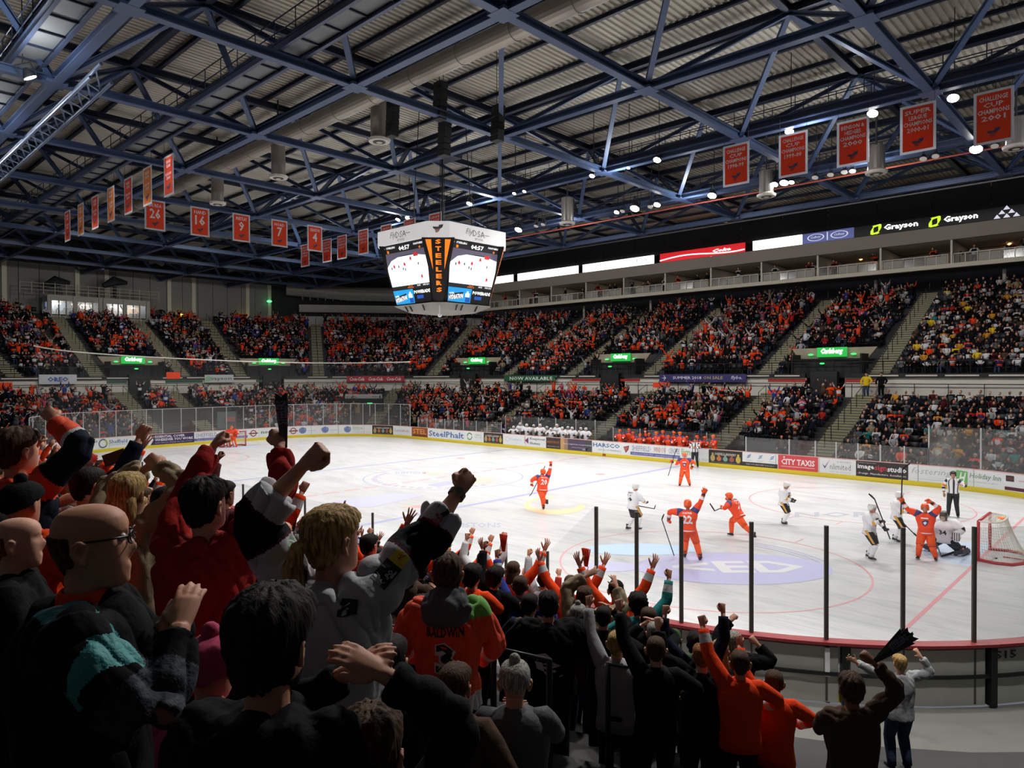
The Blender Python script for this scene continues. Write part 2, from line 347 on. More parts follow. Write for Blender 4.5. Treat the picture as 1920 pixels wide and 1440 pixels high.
def pane_run(sl, h, mat, pmat, pw=.06, connect=True, near=False):
    me = None
    for a in sl:
        mb = MB(); n = NRM(a); t = TAN(a); c = P(a, .06, 0)
        z0 = BZ if not near else .05; mb.tube([c+np.array([0, 0, z0]), c+np.array([0, 0, h])], pw*.55, 10)
        obj('post', mb, pmat, glass)
    for a, c in zip(sl[:-1], sl[1:]):
        a, c = min(a, c), max(a, c)
        mb = MB(); box_strip(mb, a+.03, c-.03, .05, .062, BZ+.03, h-.02); obj('pane', mb, mat, glass)
pane_run([s if s < LP else s for s in posts], GH['hi'], gmn, dark_post, .075, near=True)
pane_run(lowposts[::-1], GH['lo'], gmn, dark_post, .065)
mb = MB(); a, c = lowposts[0]+.03, sA-.06; n_ = 6
for o in (.05, .062): mb.add([P(a+(c-a)*i/n_, o, BZ+.03) for i in range(n_+1)]+[P(a+(c-a)*i/n_, o, 2.0+(3.1-2.0)*i/n_) for i in range(n_+1)], [(i, i+1, n_+2+i, n_+1+i) for i in range(n_)])
obj('pane', mb, gmn, glass)
pane_run(right_posts, GH['hi'], gm, clear_post, .07)
pane_run(far_posts[::1], GH['lo'], gm, clear_post, .07)
pane_run(far2, GH['lo'], gm, clear_post, .05)
pane_run(leftp, GH['hi'], gm, clear_post, .055)
mb = MB()
a, c = s_at(1741, 0, 2.0), s_at(1790, 0, 3.1)
for o in (.05, .062): mb.poly([P(a, o, BZ+.03), P(c, o, BZ+.03), P(c, o, 3.1), P(a, o, 2.0)])
obj('pane', mb, gm, glass)
mb = MB(); box_strip(mb, leftp[0], leftp[-1], .04, .08, 3.1, 3.14); obj('top_rail', mb, clear_post, glass)
# boards in panels of 2.4 m
edges = list(np.arange(0, LP, LP/66))+[LP]
for a, c in zip(edges[:-1], edges[1:]):
    s_mid = (a+c)/2; near = s_mid > S_NEAR0-8 or s_mid < 12
    mb = MB(); box_strip(mb, a+.012, c-.012, 0.003, .05, .24, BZ-.03, 0, 10)
    obj('board_panel', mb, white, boards)
    if near:
        mb = MB(); box_strip(mb, a+.1, c-.1, .06, .10, .03, BZ-.10, 0, 3); obj('back_panel', mb, bgrey, boards)
        mb = MB(); t = TAN(a); n = NRM(a); mb.box(P(a, .12, BZ/2), (.12, .14, BZ-.06), 0, (t, n, (0, 0, 1))); obj('board_upright', mb, darkst, boards)
mb = MB(); box_strip(mb, 0, LP, -.012, .03, 0, .24, 0, 150); obj('kick_strip', mb, yel, boards)
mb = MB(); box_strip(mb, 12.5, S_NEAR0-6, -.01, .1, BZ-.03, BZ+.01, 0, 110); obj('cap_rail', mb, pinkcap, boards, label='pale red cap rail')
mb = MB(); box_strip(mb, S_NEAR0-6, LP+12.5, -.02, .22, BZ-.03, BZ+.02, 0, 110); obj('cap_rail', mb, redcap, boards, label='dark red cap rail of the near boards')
mb = MB(); box_strip(mb, LP-14, LP+12.5, .13, .17, .52, .58, 0, 50); obj('back_rail', mb, darkst, boards)
mb = MB()
a = s_near(1822, BZ); fn = lambda u, v: P(a+.35+u, .105, v)
text_on(mb, 'S15', fn, 0, .42, .82, .96, 0, .02); obj('board_number', mb, M('print_black', '151515', .6), boards)
# stanchion tape: white label on post
a = posts[4]; mb = MB(); mb.box(P(a, .13, .75), (.08, .05, .5), 0, (TAN(a), NRM(a), (0, 0, 1))); obj('white_plate', mb, white, glass)
# ---- advertising panels on the inner face of the boards
PAL = {}
def C(h): return M('print_'+h, h, .5)
class Ad:
    def __init__(s, x0, x1, label, bg=None, group=None):
        s.s1, s.s0 = s_at(x0, 0, .7), s_at(x1, 0, .7); s.L = s.s1-s.s0; s.mats = []; s.mb = MB(); s.lab = label
        s.fn = lambda u, v, o=-.006: P(s.s1-u*s.L, o, .24+v*.83)
        if bg: s.r(0, 1, 0, 1, bg, -.004)
    def mi(s, c):
        m = C(c)
        if m not in s.mats: s.mats.append(m)
        return s.mats.index(m)
    def r(s, u0, u1, v0, v1, c, o=-.006): rect(s.mb, lambda u, v: s.fn(u, v, o), u0, u1, v0, v1, s.mi(c), max(1, int(s.L*(u1-u0)/.3)))
    def t(s, tx, u0, u1, v0, v1, c, bold=.0, shear=0., o=-.009): text_on(s.mb, tx, lambda u, v: s.fn(u, v, o), u0, u1, v0, v1, s.mi(c), bold, shear)
    def ring(s, u, v, r, w_, c, a0=0, a1=360, o=-.008):
        n = 20; ru = r/s.L; rv = r/.83; ku = 1-w_/r
        A = [R(a0+(a1-a0)*i/n) for i in range(n+1)]
        s.mb.add([s.fn(u+ru*k*math.cos(a), v+rv*k*math.sin(a), o) for k in (ku, 1) for a in A], [(i, i+1, n+2+i, n+1+i) for i in range(n)], s.mi(c))
    def disc(s, u, v, r, c, o=-.008, ry=None): s.mb.poly([s.fn(u+r/s.L*math.cos(a), v+(ry or r)/.83*math.sin(a), o) for a in np.linspace(0, 5.9, 16)], s.mi(c))
    def p(s, pts, c, o=-.008): s.mb.poly([s.fn(u, v, o) for u, v in pts], s.mi(c))
    def done(s): o = obj('board_advert', s.mb, s.mats, label=s.lab, cat='advert', group='adverts along the rink boards'); return o
def bottle(x0, x1, lab):
    a = Ad(x0, x1, lab, '2b2624'); a.t('SHEFFIELD BREWERY', .18, .82, .62, .8, 'd8d0c4', .01)
    for k, c in enumerate(('b9a26a', 'c2723c', '7fa49a', 'a4564a', 'c8b04c')):
        u = .12+k*.19; h = .42 if k in (0, 4) else .3; a.disc(u, .3+h*.2, .16, c, ry=.5*h); a.r(u-.03, u+.03, .3, .36+h, c, -.0075)
    a.r(.05, .95, .05, .1, '6a6460'); a.done()
a = Ad(130, 184, 'white advert with magenta arrow and two grey words on the far end boards'); a.p([(.05, .5), (.16, .75), (.16, .25)], 'b02a62'); a.t('Keepmoat', .24, .98, .55, .88, '4d4f4e', .01); a.t('Homes', .24, .68, .16, .48, '4d4f4e', .01); a.done()
a = Ad(184, 240, 'white advert with green and grey ring and blue word on the end boards'); a.ring(.17, .5, .36, .1, '5b6a80', 60, 330); a.ring(.17, .5, .36, .12, 'a4b84a', -30, 70); a.t('Sheffield', .38, .98, .42, .78, '5a8aa8', .012); a.r(.38, .98, .28, .31, '9ab6c8'); a.done()
a = Ad(240, 284, 'white advert with a thin grey six-letter word on the end boards'); a.t('UNISON', .08, .88, .3, .65, '6a6b6c'); a.t('membership', .2, .6, .72, .82, 'a0a0a0'); a.done()
a = Ad(282, 364, 'deep purple advert with bold white slogan and chevron edge'); a.p([(.0, 0), (.07, .5), (0, 1), (1, 1), (1, 0)], '3b2a55'); a.t('ESSENTIAL COVER', .1, .78, .66, .9, 'eee8f4', .025); a.t('WHEREVER YOU WORK', .1, .98, .34, .6, 'eee8f4', .025); a.t('JOIN UNISON ONLINE OR CALL TODAY', .1, .96, .1, .22, 'c8c0d4', .01); a.done()
def window(x0, x1, lab):
    a = Ad(x0, x1, lab); a.t('SHEFFIELD', .03, .42, .45, .86, '8a93b0', .0); a.t('WINDOW', .48, .73, .45, .86, 'cf8d84', .0); a.t('CENTRE', .78, .99, .45, .86, '8a93b0', .0)
    a.r(0, 1, .08, .34, '6766a4'); a.t('Call us on 0114 261 7500   www.windowcentre.co.uk', .04, .96, .14, .27, 'dadaee', .0); a.done()
window(364, 464, 'window firm advert with serif words, behind the far net')
for x, n_ in ((475, 'left of the green word'), (550, 'right of the green word')):
    a = Ad(x-12, x+12, 'dark red ring logo with a bar, '+n_); a.ring(.5, .5, .3, .08, '9a3b38'); a.r(.15, .85, .44, .56, '7c3030', -.01); a.done()
a = Ad(488, 538, 'white advert with a bold green lower-case word at the far end'); a.t('northern', .03, .97, .38, .78, '5f7d4a', .02); a.done()
for x, n_ in ((568, 'nearest the raised clapper'), (610, 'the middle one of three'), (652, 'beside the pale green word')):
    a = Ad(x-12, x+26, 'small blue globe logo with pale script, '+n_); a.disc(.3, .55, .26, '7288b8'); a.ring(.3, .55, .33, .06, '5570ac', 150, 400); a.t('aqua', .2, .42, .45, .65, 'e8ecf4', .01); a.r(.55, .98, .42, .47, 'c4cedd'); a.done()
a = Ad(660, 697, 'white advert with short lime green word over faint phone digits at the curve'); a.t('lime', .05, .55, .5, .92, 'a9c070', .0); a.t('0114 253 9221', .05, .95, .12, .26, 'b8c0b0'); a.done()
bottle(698, 737, 'black brewery advert with bottle labels left of the orange square')
a = Ad(738, 769, 'white advert with a thin blue-red word left of the orange square'); a.t('Central', .03, .55, .38, .66, '7a86b0'); a.t('Radio', .57, .98, .38, .66, 'd08a90'); a.done()
a = Ad(772, 802, 'orange square advert with four big letters on dark red', '9a4a24'); a.t('STEL', .08, .92, .3, .85, 'e8a04c', .02); a.r(.08, .92, .08, .2, '3a2a22'); a.done()
a = Ad(803, 871, 'white advert with a large blue word beside the orange square'); a.t('SteelPhalt', .02, .98, .18, .8, '3c6cb0', .015); a.done()
a = Ad(872, 903, 'white advert with green circular arrows'); a.ring(.28, .5, .32, .1, '4f8a4e', 20, 180); a.ring(.28, .5, .32, .1, '6fa45e', 200, 360); a.t('URBAN', .6, .98, .62, .76, '8fb088'); a.t('RECYCLE', .6, .98, .4, .52, 'a0b8a0'); a.done()
bottle(907, 943, 'black brewery advert with bottle labels below the low glass end')
a = Ad(945, 980, 'nearly blank white advert with a faint grey script word'); a.t('Casino', .3, .95, .45, .7, 'c4c8c4'); a.ring(.2, .55, .2, .03, 'c8ccc8'); a.done()
a = Ad(982, 1023, 'white advert with magenta arrow in tan frame below the white team bench'); a.p([(.05, .55), (.22, .85), (.22, .25)], '7a2a6a'); a.r(.03, .06, .25, .95, 'c8a878'); a.t('Keepmoat', .3, .98, .58, .88, '4d4f4e', .01); a.t('Homes', .3, .75, .2, .48, '4d4f4e', .01); a.done()
a = Ad(1024, 1051, 'dark advert with an orange shield word', '3a2f2c'); a.t('MERTRUX', .08, .92, .48, .7, 'b0622c', .02); a.t('www.mertrux.co.uk', .08, .92, .16, .28, 'c8b8a8'); a.done()
a = Ad(1051, 1110, 'tan to purple advert with a white slogan', '52445c'); a.r(0, .12, 0, 1, 'c49a66', -.006); a.r(.12, .24, 0, 1, '9a7a66', -.006); a.r(.8, 1, 0, 1, '4a4850', -.006); a.t('here to support you on your journey', .1, .98, .46, .62, 'e6dfe8', .01); a.r(.35, .9, .25, .29, 'a89ab0'); a.r(.7, .85, .1, .2, 'a8a0a8'); a.done()
a = Ad(1111, 1167, 'white advert with a wide blue six-letter word'); a.t('HARSCO', .02, .92, .5, .85, '3f6ea6', .02); a.t('METALS & MINERALS', .2, .95, .22, .34, '8a9098'); a.done()
def emblem(fn, mb, mi, u0, v0, w_, h_):
    """small tilted crest: shield with hammer head and swoosh"""
    q = lambda a, b_: fn(u0+w_*a, v0+h_*b_)
    mb.poly([q(.1, .75), q(.95, .95), q(.85, .45), q(.45, .05), q(.3, .35)], mi[0]); q = lambda a, b_: fn(u0+w_*a, v0+h_*b_, -.013); mb.poly([q(.2, .68), q(.85, .84), q(.74, .5), q(.45, .2)], mi[1])
a = Ad(1167, 1181, 'small dark red tilted crest between two adverts'); emblem(lambda u, v, o=-.01: a.fn(u, v, o), a.mb, (a.mi('7a2c2c'), a.mi('b8605a'), a.mi('e8e0dc')), .05, .15, .9, .7); a.done()
window(1182, 1275, 'window firm advert with serif words, below the orange team bench')
a = Ad(1276, 1329, 'white advert with short lime green word behind the bench-side official'); a.t('lime', .04, .5, .42, .92, '93b85a', .01); a.t('0114 253 9221', .2, .98, .1, .26, 'a4b49c'); a.done()
bottle(1329, 1392, 'black brewery advert with five bottle labels right of the orange bench')
a = Ad(1392, 1458, 'white advert with three tilted blue striped lozenges over a dark strip')
for k in range(3):
    u = .18+k*.33
    for j in range(3): a.p([(u-.05+j*.012, .62+j*.09-.06), (u+.05+j*.012, .72+j*.09-.06), (u+.05+j*.012, .77+j*.09-.06), (u-.05+j*.012, .67+j*.09-.06)], '5f8fb8')
    a.r(u-.09, u+.09, .42, .45, 'b8c4cc')
a.r(0, 1, 0, .3, '343032'); a.t('THIRST FOR GREAT BEER  Kelham Island', .1, .9, .1, .2, 'c8c4c0'); a.done()
a = Ad(1459, 1534, 'salmon red advert with two bold white words', 'd8494f'); a.t('CITY TAXIS', .08, .92, .34, .76, 'f6ecec', .03); a.r(.08, .92, .2, .24, 'f0c8c8'); a.disc(.155, .86, .05, 'f6ecec'); a.done()
a = Ad(1536, 1605, 'white advert with a purple tick and a thin grey word'); a.p([(.08, .62), (.16, .3), (.3, .95), (.165, .45)], '55508a'); a.t('nlimited', .3, .86, .28, .68, '8a8c90'); a.t('Pure Air Solutions', .3, .86, .1, .18, 'b0b4b8'); a.t('DRIVES', .5, .86, .76, .86, 'a8a8a8'); a.done()
a = Ad(1605, 1703, 'black advert with white and red joined words', '302d2d'); a.t('image', .03, .36, .42, .8, 'f2f0ee', .03); a.t('sign', .37, .6, .36, .8, 'cc3a4a', .02); a.t('studio', .61, .97, .42, .76, 'f2f0ee', .03); a.t('Design  Manufacture  Installation', .06, .96, .12, .28, 'e0dcda', .01); a.t('The Business Sign Specialists', .03, .4, .85, .93, 'c8c4c0')
for u in (.03, .27, .66): a.r(u, u+.02, .17, .25, 'cc3a4a')
a.done()
a = Ad(1705, 1790, 'white advert with a faint grey handwritten word'); a.t('fostering.', .05, .95, .35, .85, 'b4b8b6', -.005, .3); a.r(.1, .85, .14, .17, 'c8d0dc'); a.t('your local fostering team', .4, .9, .24, .32, 'c4c8c8'); a.done()
a = Ad(1790, 1880, 'white advert with a green square initial and a green-grey italic name'); a.p([(.03, .1), (.27, .05), (.27, .85), (.03, .9)], '74b870'); a.t('H', .08, .24, .15, .78, 'f2f8f0', .03, .35, -.012); a.t('Holiday Inn', .31, .97, .4, .8, '7e9c86', .01, .2); a.t('Royal Victoria Sheffield', .31, .9, .24, .32, 'b0bcb0'); a.done()
a = Ad(1884, 1985, 'white advert with small maroon square and strip by the corner'); a.r(.02, .17, .55, .88, '4a2a30'); a.r(0, .9, .05, .24, '5c2434'); a.t('XPRO', .03, .16, .65, .78, '8a5a60', .01); a.t('services', .25, .45, .6, .7, 'd070a0'); a.done()
mb = MB(); rect(mb, lambda u, v: P(u, -.02, v), s_at(1130, 0, .1), s_at(1136, 0, .1), .05, .2); obj('red_mark', mb, M('print_red', 'a8342c', .5), boards)
# goals
def goal(gx, sx, lab):
    root = empty('hockey_goal', (gx, 0, 0), 0, label=lab, cat='goal'); red = M('goal_red', 'b8343c', .4); net = M('net_cord', 'd9d4c8', .8)
    Y = .915; H = 1.22; D = .56
    mb = MB(); mb.tube([(0, -Y, 0), (0, -Y, H), ], .045, 10); mb.tube([(0, Y, 0), (0, Y, H)], .045, 10); mb.tube([(0, -Y, H), (0, Y, H)], .045, 10); obj('goal_posts', mb, red, root, True)
    base = [(0, -Y, .04), (.45*sx, -Y-.12, .04), (.85*sx, -Y-.02, .04), (1.08*sx, -.5, .04), (1.12*sx, 0, .04), (1.08*sx, .5, .04), (.85*sx, Y+.02, .04), (.45*sx, Y+.12, .04), (0, Y, .04)]
    mb = MB(); mb.tube(base, .05, 8); mb.tube([(1.12*sx, 0, .04), (.5*sx, 0, .04)], .02, 6); obj('base_frame', mb, red, root, True)
    top = [(0, -Y, H), (.25*sx, -Y+.02, H), (.5*sx, -.7, H), (.56*sx, -.3, H), (.56*sx, 0, H), (.56*sx, .3, H), (.5*sx, .7, H), (.25*sx, Y-.02, H), (0, Y, H)]
    mb = MB(); mb.tube(top, .03, 6); obj('top_frame', mb, M('goal_white', 'd8d4cc', .5), root, True)
    def lerp_path(pth, t):
        t *= len(pth)-1; i = min(int(t), len(pth)-2); f = t-i; return np.array(pth[i])*(1-f)+np.array(pth[i+1])*f
    mb = MB(); N = 44
    for i in range(N+1):
        a, c = lerp_path(base, i/N), lerp_path(top, i/N)
        pts = [a*(1-k/3)+c*(k/3)+np.array([-.05*sx*math.sin(k/3*math.pi), 0, 0]) for k in range(4)]; mb.tube(pts, .006, 3, cap=False)
    for k in range(1, 14):
        f = k/14; pts = [lerp_path(base, i/16)*(1-f)+lerp_path(top, i/16)*f+np.array([-.05*sx*math.sin(f*math.pi), 0, 0]) for i in range(17)]; mb.tube(pts, .006, 3, cap=False)
    for k in range(1, 18):
        y = -Y+2*Y*k/18; mb.tube([(0, y, H), (.56*sx*math.cos(abs(y)/Y*1.1), y, H+.005)], .006, 3, cap=False)
    for k in range(1, 5): mb.tube([(.11*k*sx, -Y+.02*k, H), (.11*k*sx, Y-.02*k, H)], .006, 3, cap=False)
    obj('net', mb, net, root)
    mb = MB(); strip_ = [(.02*sx, -Y, H+.01), (.3*sx, -Y+.04, H+.012), (.3*sx, Y-.04, H+.012), (.02*sx, Y, H+.01)]; mb.poly([(.4*sx, -.6, H+.03), (.5*sx, -.6, H-.02), (.5*sx, .6, H-.02), (.4*sx, .6, H+.03)]); obj('net_valance', mb, M('valance', 'cfc8ba', .8), root)
    mb = MB(); mb.tube([(.45*sx, 0, H+.02), (.45*sx, 0, H+.05)], .1, 12); obj('goal_lamp', mb, M('lamp_orange', 'e8741c', .4, emis=.6), root)
goal(25.98, 1, 'red-framed hockey goal with white net, nearer, beside the kneeling netminder')
goal(-25.98, -1, 'small red-framed hockey goal at the far end behind the orange netminder')
mb = MB(); mb.tube([(25.98+.35, -.25, .001), (25.98+.35, -.25, .03)], .04, 12); obj('puck', mb, M('puck_black', '121212', .6), label='black puck lying inside the nearer goal', cat='puck')
# ---------------------------------------------------------------- stands
conc = M('stand_concrete', '3a3a3a', .85, var=.2, scale=2); concl = M('pale_wall', 'd2cec2', .8, var=.06, scale=1); tread = M('step_tread', '6b6a5e', .8, var=.15, scale=4); nosing = M('step_nosing', 'b5ad7c', .6)
blk = M('black_paint', '161718', .6); railm = M('rail_black', '141414', .4, .4); seatm = M('seat_dark', '15171c', .5)
NL, L0_, LT, LZ, LR = 13, 2.2, .8, .35, .3125       # lower tier rows
NU, U0_, UT, UZ, UR = 18, 13.2, .78, 5.75, .385     # upper tier rows
def lowz(i): return LZ+LR*i
def upz(i): return UZ+UR*i
SA_, SB_ = 9.5, S_NEAR0+2*CX+.01      # upper tier is built from the far right corner round to the near left
S_UEND = S_NEAR0+6
def tier(name, s0, s1, n, o0, t, z0, r, label, ds=1.2):
    mb = MB(); m_ = int((s1-s0)/ds); sv = [s0+(s1-s0)*i/m_ for i in range(m_+1)]
    prof = []
    for i in range(n): prof += [(o0+t*i, (z0+r*(i-1)) if i else 0 if z0 < 1 else z0-.3), (o0+t*i, z0+r*i)]
    prof += [(o0+t*n, z0+r*(n-1)), (o0+t*n, z0+r*(n-1)-.5)]
    k = len(prof); mb.v = [tuple(P(s, o, z)) for s in sv for o, z in prof]
    mb.f = [(i*k+j, i*k+j+1, (i+1)*k+j+1, (i+1)*k+j) for i in range(m_) for j in range(k-1)]; mb.m = [0]*len(mb.f)
    obj(name, mb, conc, kind='structure', label=label)
tier('lower_tier', 9.5, LP+9.5, NL, L0_, LT, LZ, LR, 'stepped dark concrete lower tier all around the ice')
tier('upper_tier', 6, S_UEND, NU, U0_, UT, UZ, UR, 'stepped dark concrete upper tier above the pale concourse wall')
mb = MB(); strip(mb, 0, LP, .1, .0, L0_, .0); obj('walkway_floor', mb, M('walkway_grey', '6f6f6b', .8, var=.15, scale=1.5), kind='structure', label='grey walkway floor between the boards and the first row')
mb = MB(); strip(mb, 0, LP, L0_+LT*NL-.05, 4.1, 17.5, 4.1); strip(mb, 0, LP, 17.5, 4.1, 17.5, 7.6); obj('concourse_floor', mb, conc, kind='structure', label='concourse level floor behind the lower tier')
UA = [s_at(x, 14, 6.4) for x in (1655, 1442, 1225, 1080, 960, 815, 597, 450, 340, 178, 20)]
VO = [s_at(x, 15.5, 6.6) for x in (1570, 1177, 905, 500, 242)]
LA = [s_at(x, 2.6, 1.) for x in (1527, 1330, 1095, 900, 693, 400, 300, 62)]
VW = 2.55
# concourse wall: full-height except at the portals
wall_spans = []; cur = 6.
for c in sorted(VO):
    k = RC/(RC+14) if not (S_FAR0 < c < S_FAR1) else 1
    if c > 200: pass
    wall_spans.append((cur, c-VW*.55*k)); cur = c+VW*.55*k
wall_spans.append((cur, S_UEND))
for k, (a, c) in enumerate(wall_spans):
    mb = MB(); box_strip(mb, a, c, 12.95, 13.15, 4.1, 5.5, 0, max(2, int((c-a)/1.2))); obj('concourse_wall', mb, concl, kind='structure', label='pale concourse wall below the upper tier, span %s' % ('at the away fans', 'beside the purple banner', 'beside the green banner', 'at the red cola banner', 'behind the end goal', 'at the end corner')[min(k, 5)])
# front beam of upper tier, black, with pale strip slots
mb = MB()
for a, c in wall_spans: box_strip(mb, a, c, 12.8, 13.25, 5.5, 5.8, 0, max(2, int((c-a)/1.2)))
obj('front_beam', mb, blk, kind='structure', label='black front edge beam of the upper tier')
slots = [x for a, c in wall_spans for x in np.arange(a+.4, c-2.2, 2.35)]
root = empty('edge_strips', kind='structure', label='pale strips set in the black edge of the upper tier')
for a in slots:
    mb = MB(); box_strip(mb, a, a+1.9, 12.75, 12.8, 5.60, 5.70, 0, 2); obj('edge_strip', mb, concl, root)
# vomitories
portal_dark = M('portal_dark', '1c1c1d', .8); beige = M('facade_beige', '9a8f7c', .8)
sgreen = M('sign_green', '1f9a3c', .4, emis=1.1); swhite = M('sign_white', 'f4fff2', .4, emis=2.4); sglow = M('exit_green', '3fd86a', .4, emis=2.)
where = ['near the seated away fans', 'above the purple summer banner side', 'under the left of the suites', 'on the end stand above the clapper', 'on the end stand above the pale crest advert']
for c, wh in zip(VO, where):
    n = NRM(c); t = TAN(c); r3 = (t, n, np.array([0, 0, 1.])); kk = 1.
    def V(u, o, z): return P(c, o, z)+t*u
    def vb(mb, u, o, z, du, do, dz, mi=0): mb.box(V(u, o, z), (du, do, dz), mi, r3)
    root = empty('tunnel_entrance', kind='structure', label='dark tunnel entrance with beige header, '+wh)
    mb = MB(); vb(mb, 0, 16.3, 5.4, 5.2, 6.2, .1); 
    mb = MB()
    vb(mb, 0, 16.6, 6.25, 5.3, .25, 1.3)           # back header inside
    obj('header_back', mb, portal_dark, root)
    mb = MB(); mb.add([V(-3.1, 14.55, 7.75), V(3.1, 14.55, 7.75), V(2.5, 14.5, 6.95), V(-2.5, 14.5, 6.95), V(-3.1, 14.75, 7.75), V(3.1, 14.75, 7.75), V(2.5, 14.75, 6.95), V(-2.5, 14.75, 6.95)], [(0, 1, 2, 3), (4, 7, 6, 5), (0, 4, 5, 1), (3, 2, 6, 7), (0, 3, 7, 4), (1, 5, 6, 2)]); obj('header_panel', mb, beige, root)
    mb = MB(); vb(mb, 0, 13.1, 6.2, 5.0, .06, 1.35); vb(mb, 0, 13.6, 5.6, 5.1, .9, .1); obj('recess_shade_sheet', mb, portal_dark, root)  # dark sheet stands in for the shade inside the recess
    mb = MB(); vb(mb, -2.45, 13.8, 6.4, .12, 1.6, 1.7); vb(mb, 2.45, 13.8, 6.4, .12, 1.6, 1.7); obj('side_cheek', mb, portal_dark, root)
    mb = MB(); vb(mb, 0, 12.85, 5.0, 1.9, .5, 1.9); obj('doorway_shade_block', mb, blk, root)  # solid black block painted as the shade of the doorway
    mb = MB(); 
    for k in range(9): vb(mb, -2.4+k*.6, 12.95, 6.3, .03, .03, 1.1)
    vb(mb, 0, 12.95, 6.85, 4.9, .05, .05); vb(mb, 0, 12.95, 6.4, 4.9, .03, .03); obj('guard_rail', mb, railm, root)
    sg = empty('lager_sign', label='glowing green sign with white script, '+wh, cat='sign', group=None)
    mb = MB(); vb(mb, 0, 14.35, 7.42, 2.15, .14, .72); obj('sign_box', mb, sgreen, sg)
    mb = MB(); f_ = lambda u, v: V(-u, 14.26, 0)+np.array([0, 0, v]); text_on(mb, 'Carlsberg', f_, -.8, .8, 7.2, 7.7, 0, .05, .2); obj('script', mb, swhite, sg)
    for sx in (-1, 1):
        mb = MB(); mb.ball(V(sx*1.55, 14.3, 7.25), (.2, .2, .07)); obj('exit_light', mb, sglow, root)
    mb = MB(); mb.ball(V(.2, 12.9, 6.55), (.18, .18, .06)); obj('exit_light', mb, sglow, root)
# aisles with pale nosings
def aisle(s, o0, n, t, z0, r, w_, lab):
    root = empty('aisle_stairs', kind='structure', label=lab); nn = NRM(s); tt = TAN(s)
    mb = MB(); ms = MB()
    for i in range(n*2):
        z = z0+r*(i/2)-r*.5+.02; o = o0+t*i/2
        c = P(s, o, 0); mb.box(c+nn*(t/4)+np.array([0, 0, z+r*.25]), (w_, t/2+.02, r/2+.12), 0, (tt, nn, (0, 0, 1)))
        ms.box(c+np.array([0, 0, z+r*.5+.03])+nn*.03, (w_, .09, .045), 0, (tt, nn, (0, 0, 1)))
    obj('steps', mb, tread, root); o = obj('nosings', ms, nosing, root); o['kind'] = 'stuff'
    mb = MB()
    for i in range(1, n, 3):
        c = P(s, o0+t*i, z0+r*i); d = nn*t*1.6+np.array([0, 0, r*1.6])
        mb.tube([c, c+np.array([0, 0, .95]), c+d+np.array([0, 0, .95]), c+d], .025, 5)
    obj('handrail', mb, railm, root)
un = ['right of the tunnel by the away fans', 'left of the tunnel by the away fans', 'right of the purple banner tunnel', 'left of the purple banner tunnel', 'near the green banner', 'running straight up in the corner', 'right of the end tunnel', 'left of the end tunnel', 'in the middle of the end stand', 'left of the end stand tunnel', 'at the far left of the end stand']
for s, q in zip(UA, un): aisle(s, U0_, NU, UT, UZ, UR, 1.25, 'upper tier steps with pale nosings '+q)
ln = ['wide, beside the away fans', 'right of the orange team bench', 'between the two team benches', 'left of the white team bench', 'above the corner gate sign', 'behind the far goal', 'on the left of the far goal', 'at the far left end']
for s, q in zip(LA, ln): aisle(s, L0_, NL, LT, LZ, LR, 1.45, 'lower tier steps with pale nosings '+q)
# rails along the top of the lower tier & front of upper tier
mb = MB()
for a, c in wall_spans: box_strip(mb, a, c, 12.9, 12.94, 6.62, 6.68, 0, max(2, int((c-a)/1.5)))
for a, c in wall_spans:
    for s in np.arange(a, c, 1.3): mb.beam(P(s, 12.92, 5.8), P(s, 12.92, 6.65), .04, .04)
obj('tier_rail', mb, railm, kind='structure', label='thin black rail along the front of the upper tier')
mb = MB(); box_strip(mb, 9, S_UEND, L0_+LT*NL+.1, L0_+LT*NL+.14, 5.05, 5.1, 0, 110)
for s in np.arange(9, S_UEND, 2.0): mb.beam(P(s, L0_+LT*NL+.12, 4.1), P(s, L0_+LT*NL+.12, 5.08), .04, .04)
obj('concourse_rail', mb, railm, kind='structure', label='thin black rail behind the last row of the lower tier')
# red stripe on concourse wall, banners on the fascia
mb = MB()
for x0, x1 in ((1072, 1125), (1160, 1200), (1440, 1512), (1585, 1640), (880, 902), (920, 935)): rect(mb, lambda u, v: P(u, 12.93, v), s_at(x1, 12.93, 5.3), s_at(x0, 12.93, 5.3), 5.18, 5.42, 0, 4)
obj('red_stripe', mb, M('stripe_red', 'b0322c', .6), kind='structure', label='red stripe on the pale concourse wall')
mb = MB()
for x0, x1 in ((310, 380), (480, 512), (550, 580), (200, 238)): rect(mb, lambda u, v: P(u, 12.93, v), s_at(x1, 12.93, 5.3), s_at(x0, 12.93, 5.3), 5.15, 5.42, 0, 4)
obj('green_stripe', mb, M('stripe_green', '2d5a48', .6), kind='structure', label='dark green stripe on the end concourse wall')
class Fas(Ad):
    def __init__(s, x0, x1, z0, z1, label, bg, off=12.62):
        s.s1, s.s0 = s_at(x0, off, (z0+z1)/2), s_at(x1, off, (z0+z1)/2); s.L = s.s1-s.s0; s.mats = []; s.mb = MB(); s.lab = label
        s.fn = lambda u, v, o=0: P(s.s1-u*s.L, off+o*2.2, z0+v*(z1-z0))
        box_strip(s.mb, s.s0, s.s1, off, off+.06, z0, z1, s.mi(bg), max(2, int(s.L/.12)))
    def done(s): return obj('fascia_banner', s.mb, s.mats, label=s.lab, cat='banner', group='banners on the upper tier front')
a = Fas(73, 144, 5.15, 6.0, 'white banner with a rounded blue four-letter word', 'c9ccd0'); a.t('OREO', .22, .78, .25, .75, '3f62a8', .04); a.done()
a = Fas(384, 438, 5.15, 5.95, 'white banner with pale green hexagon and grey name', 'c4c8c4'); a.disc(.2, .5, .3, '8fbfa0'); a.t('Grayson', .33, .95, .2, .75, '5c6460', .01); a.done()
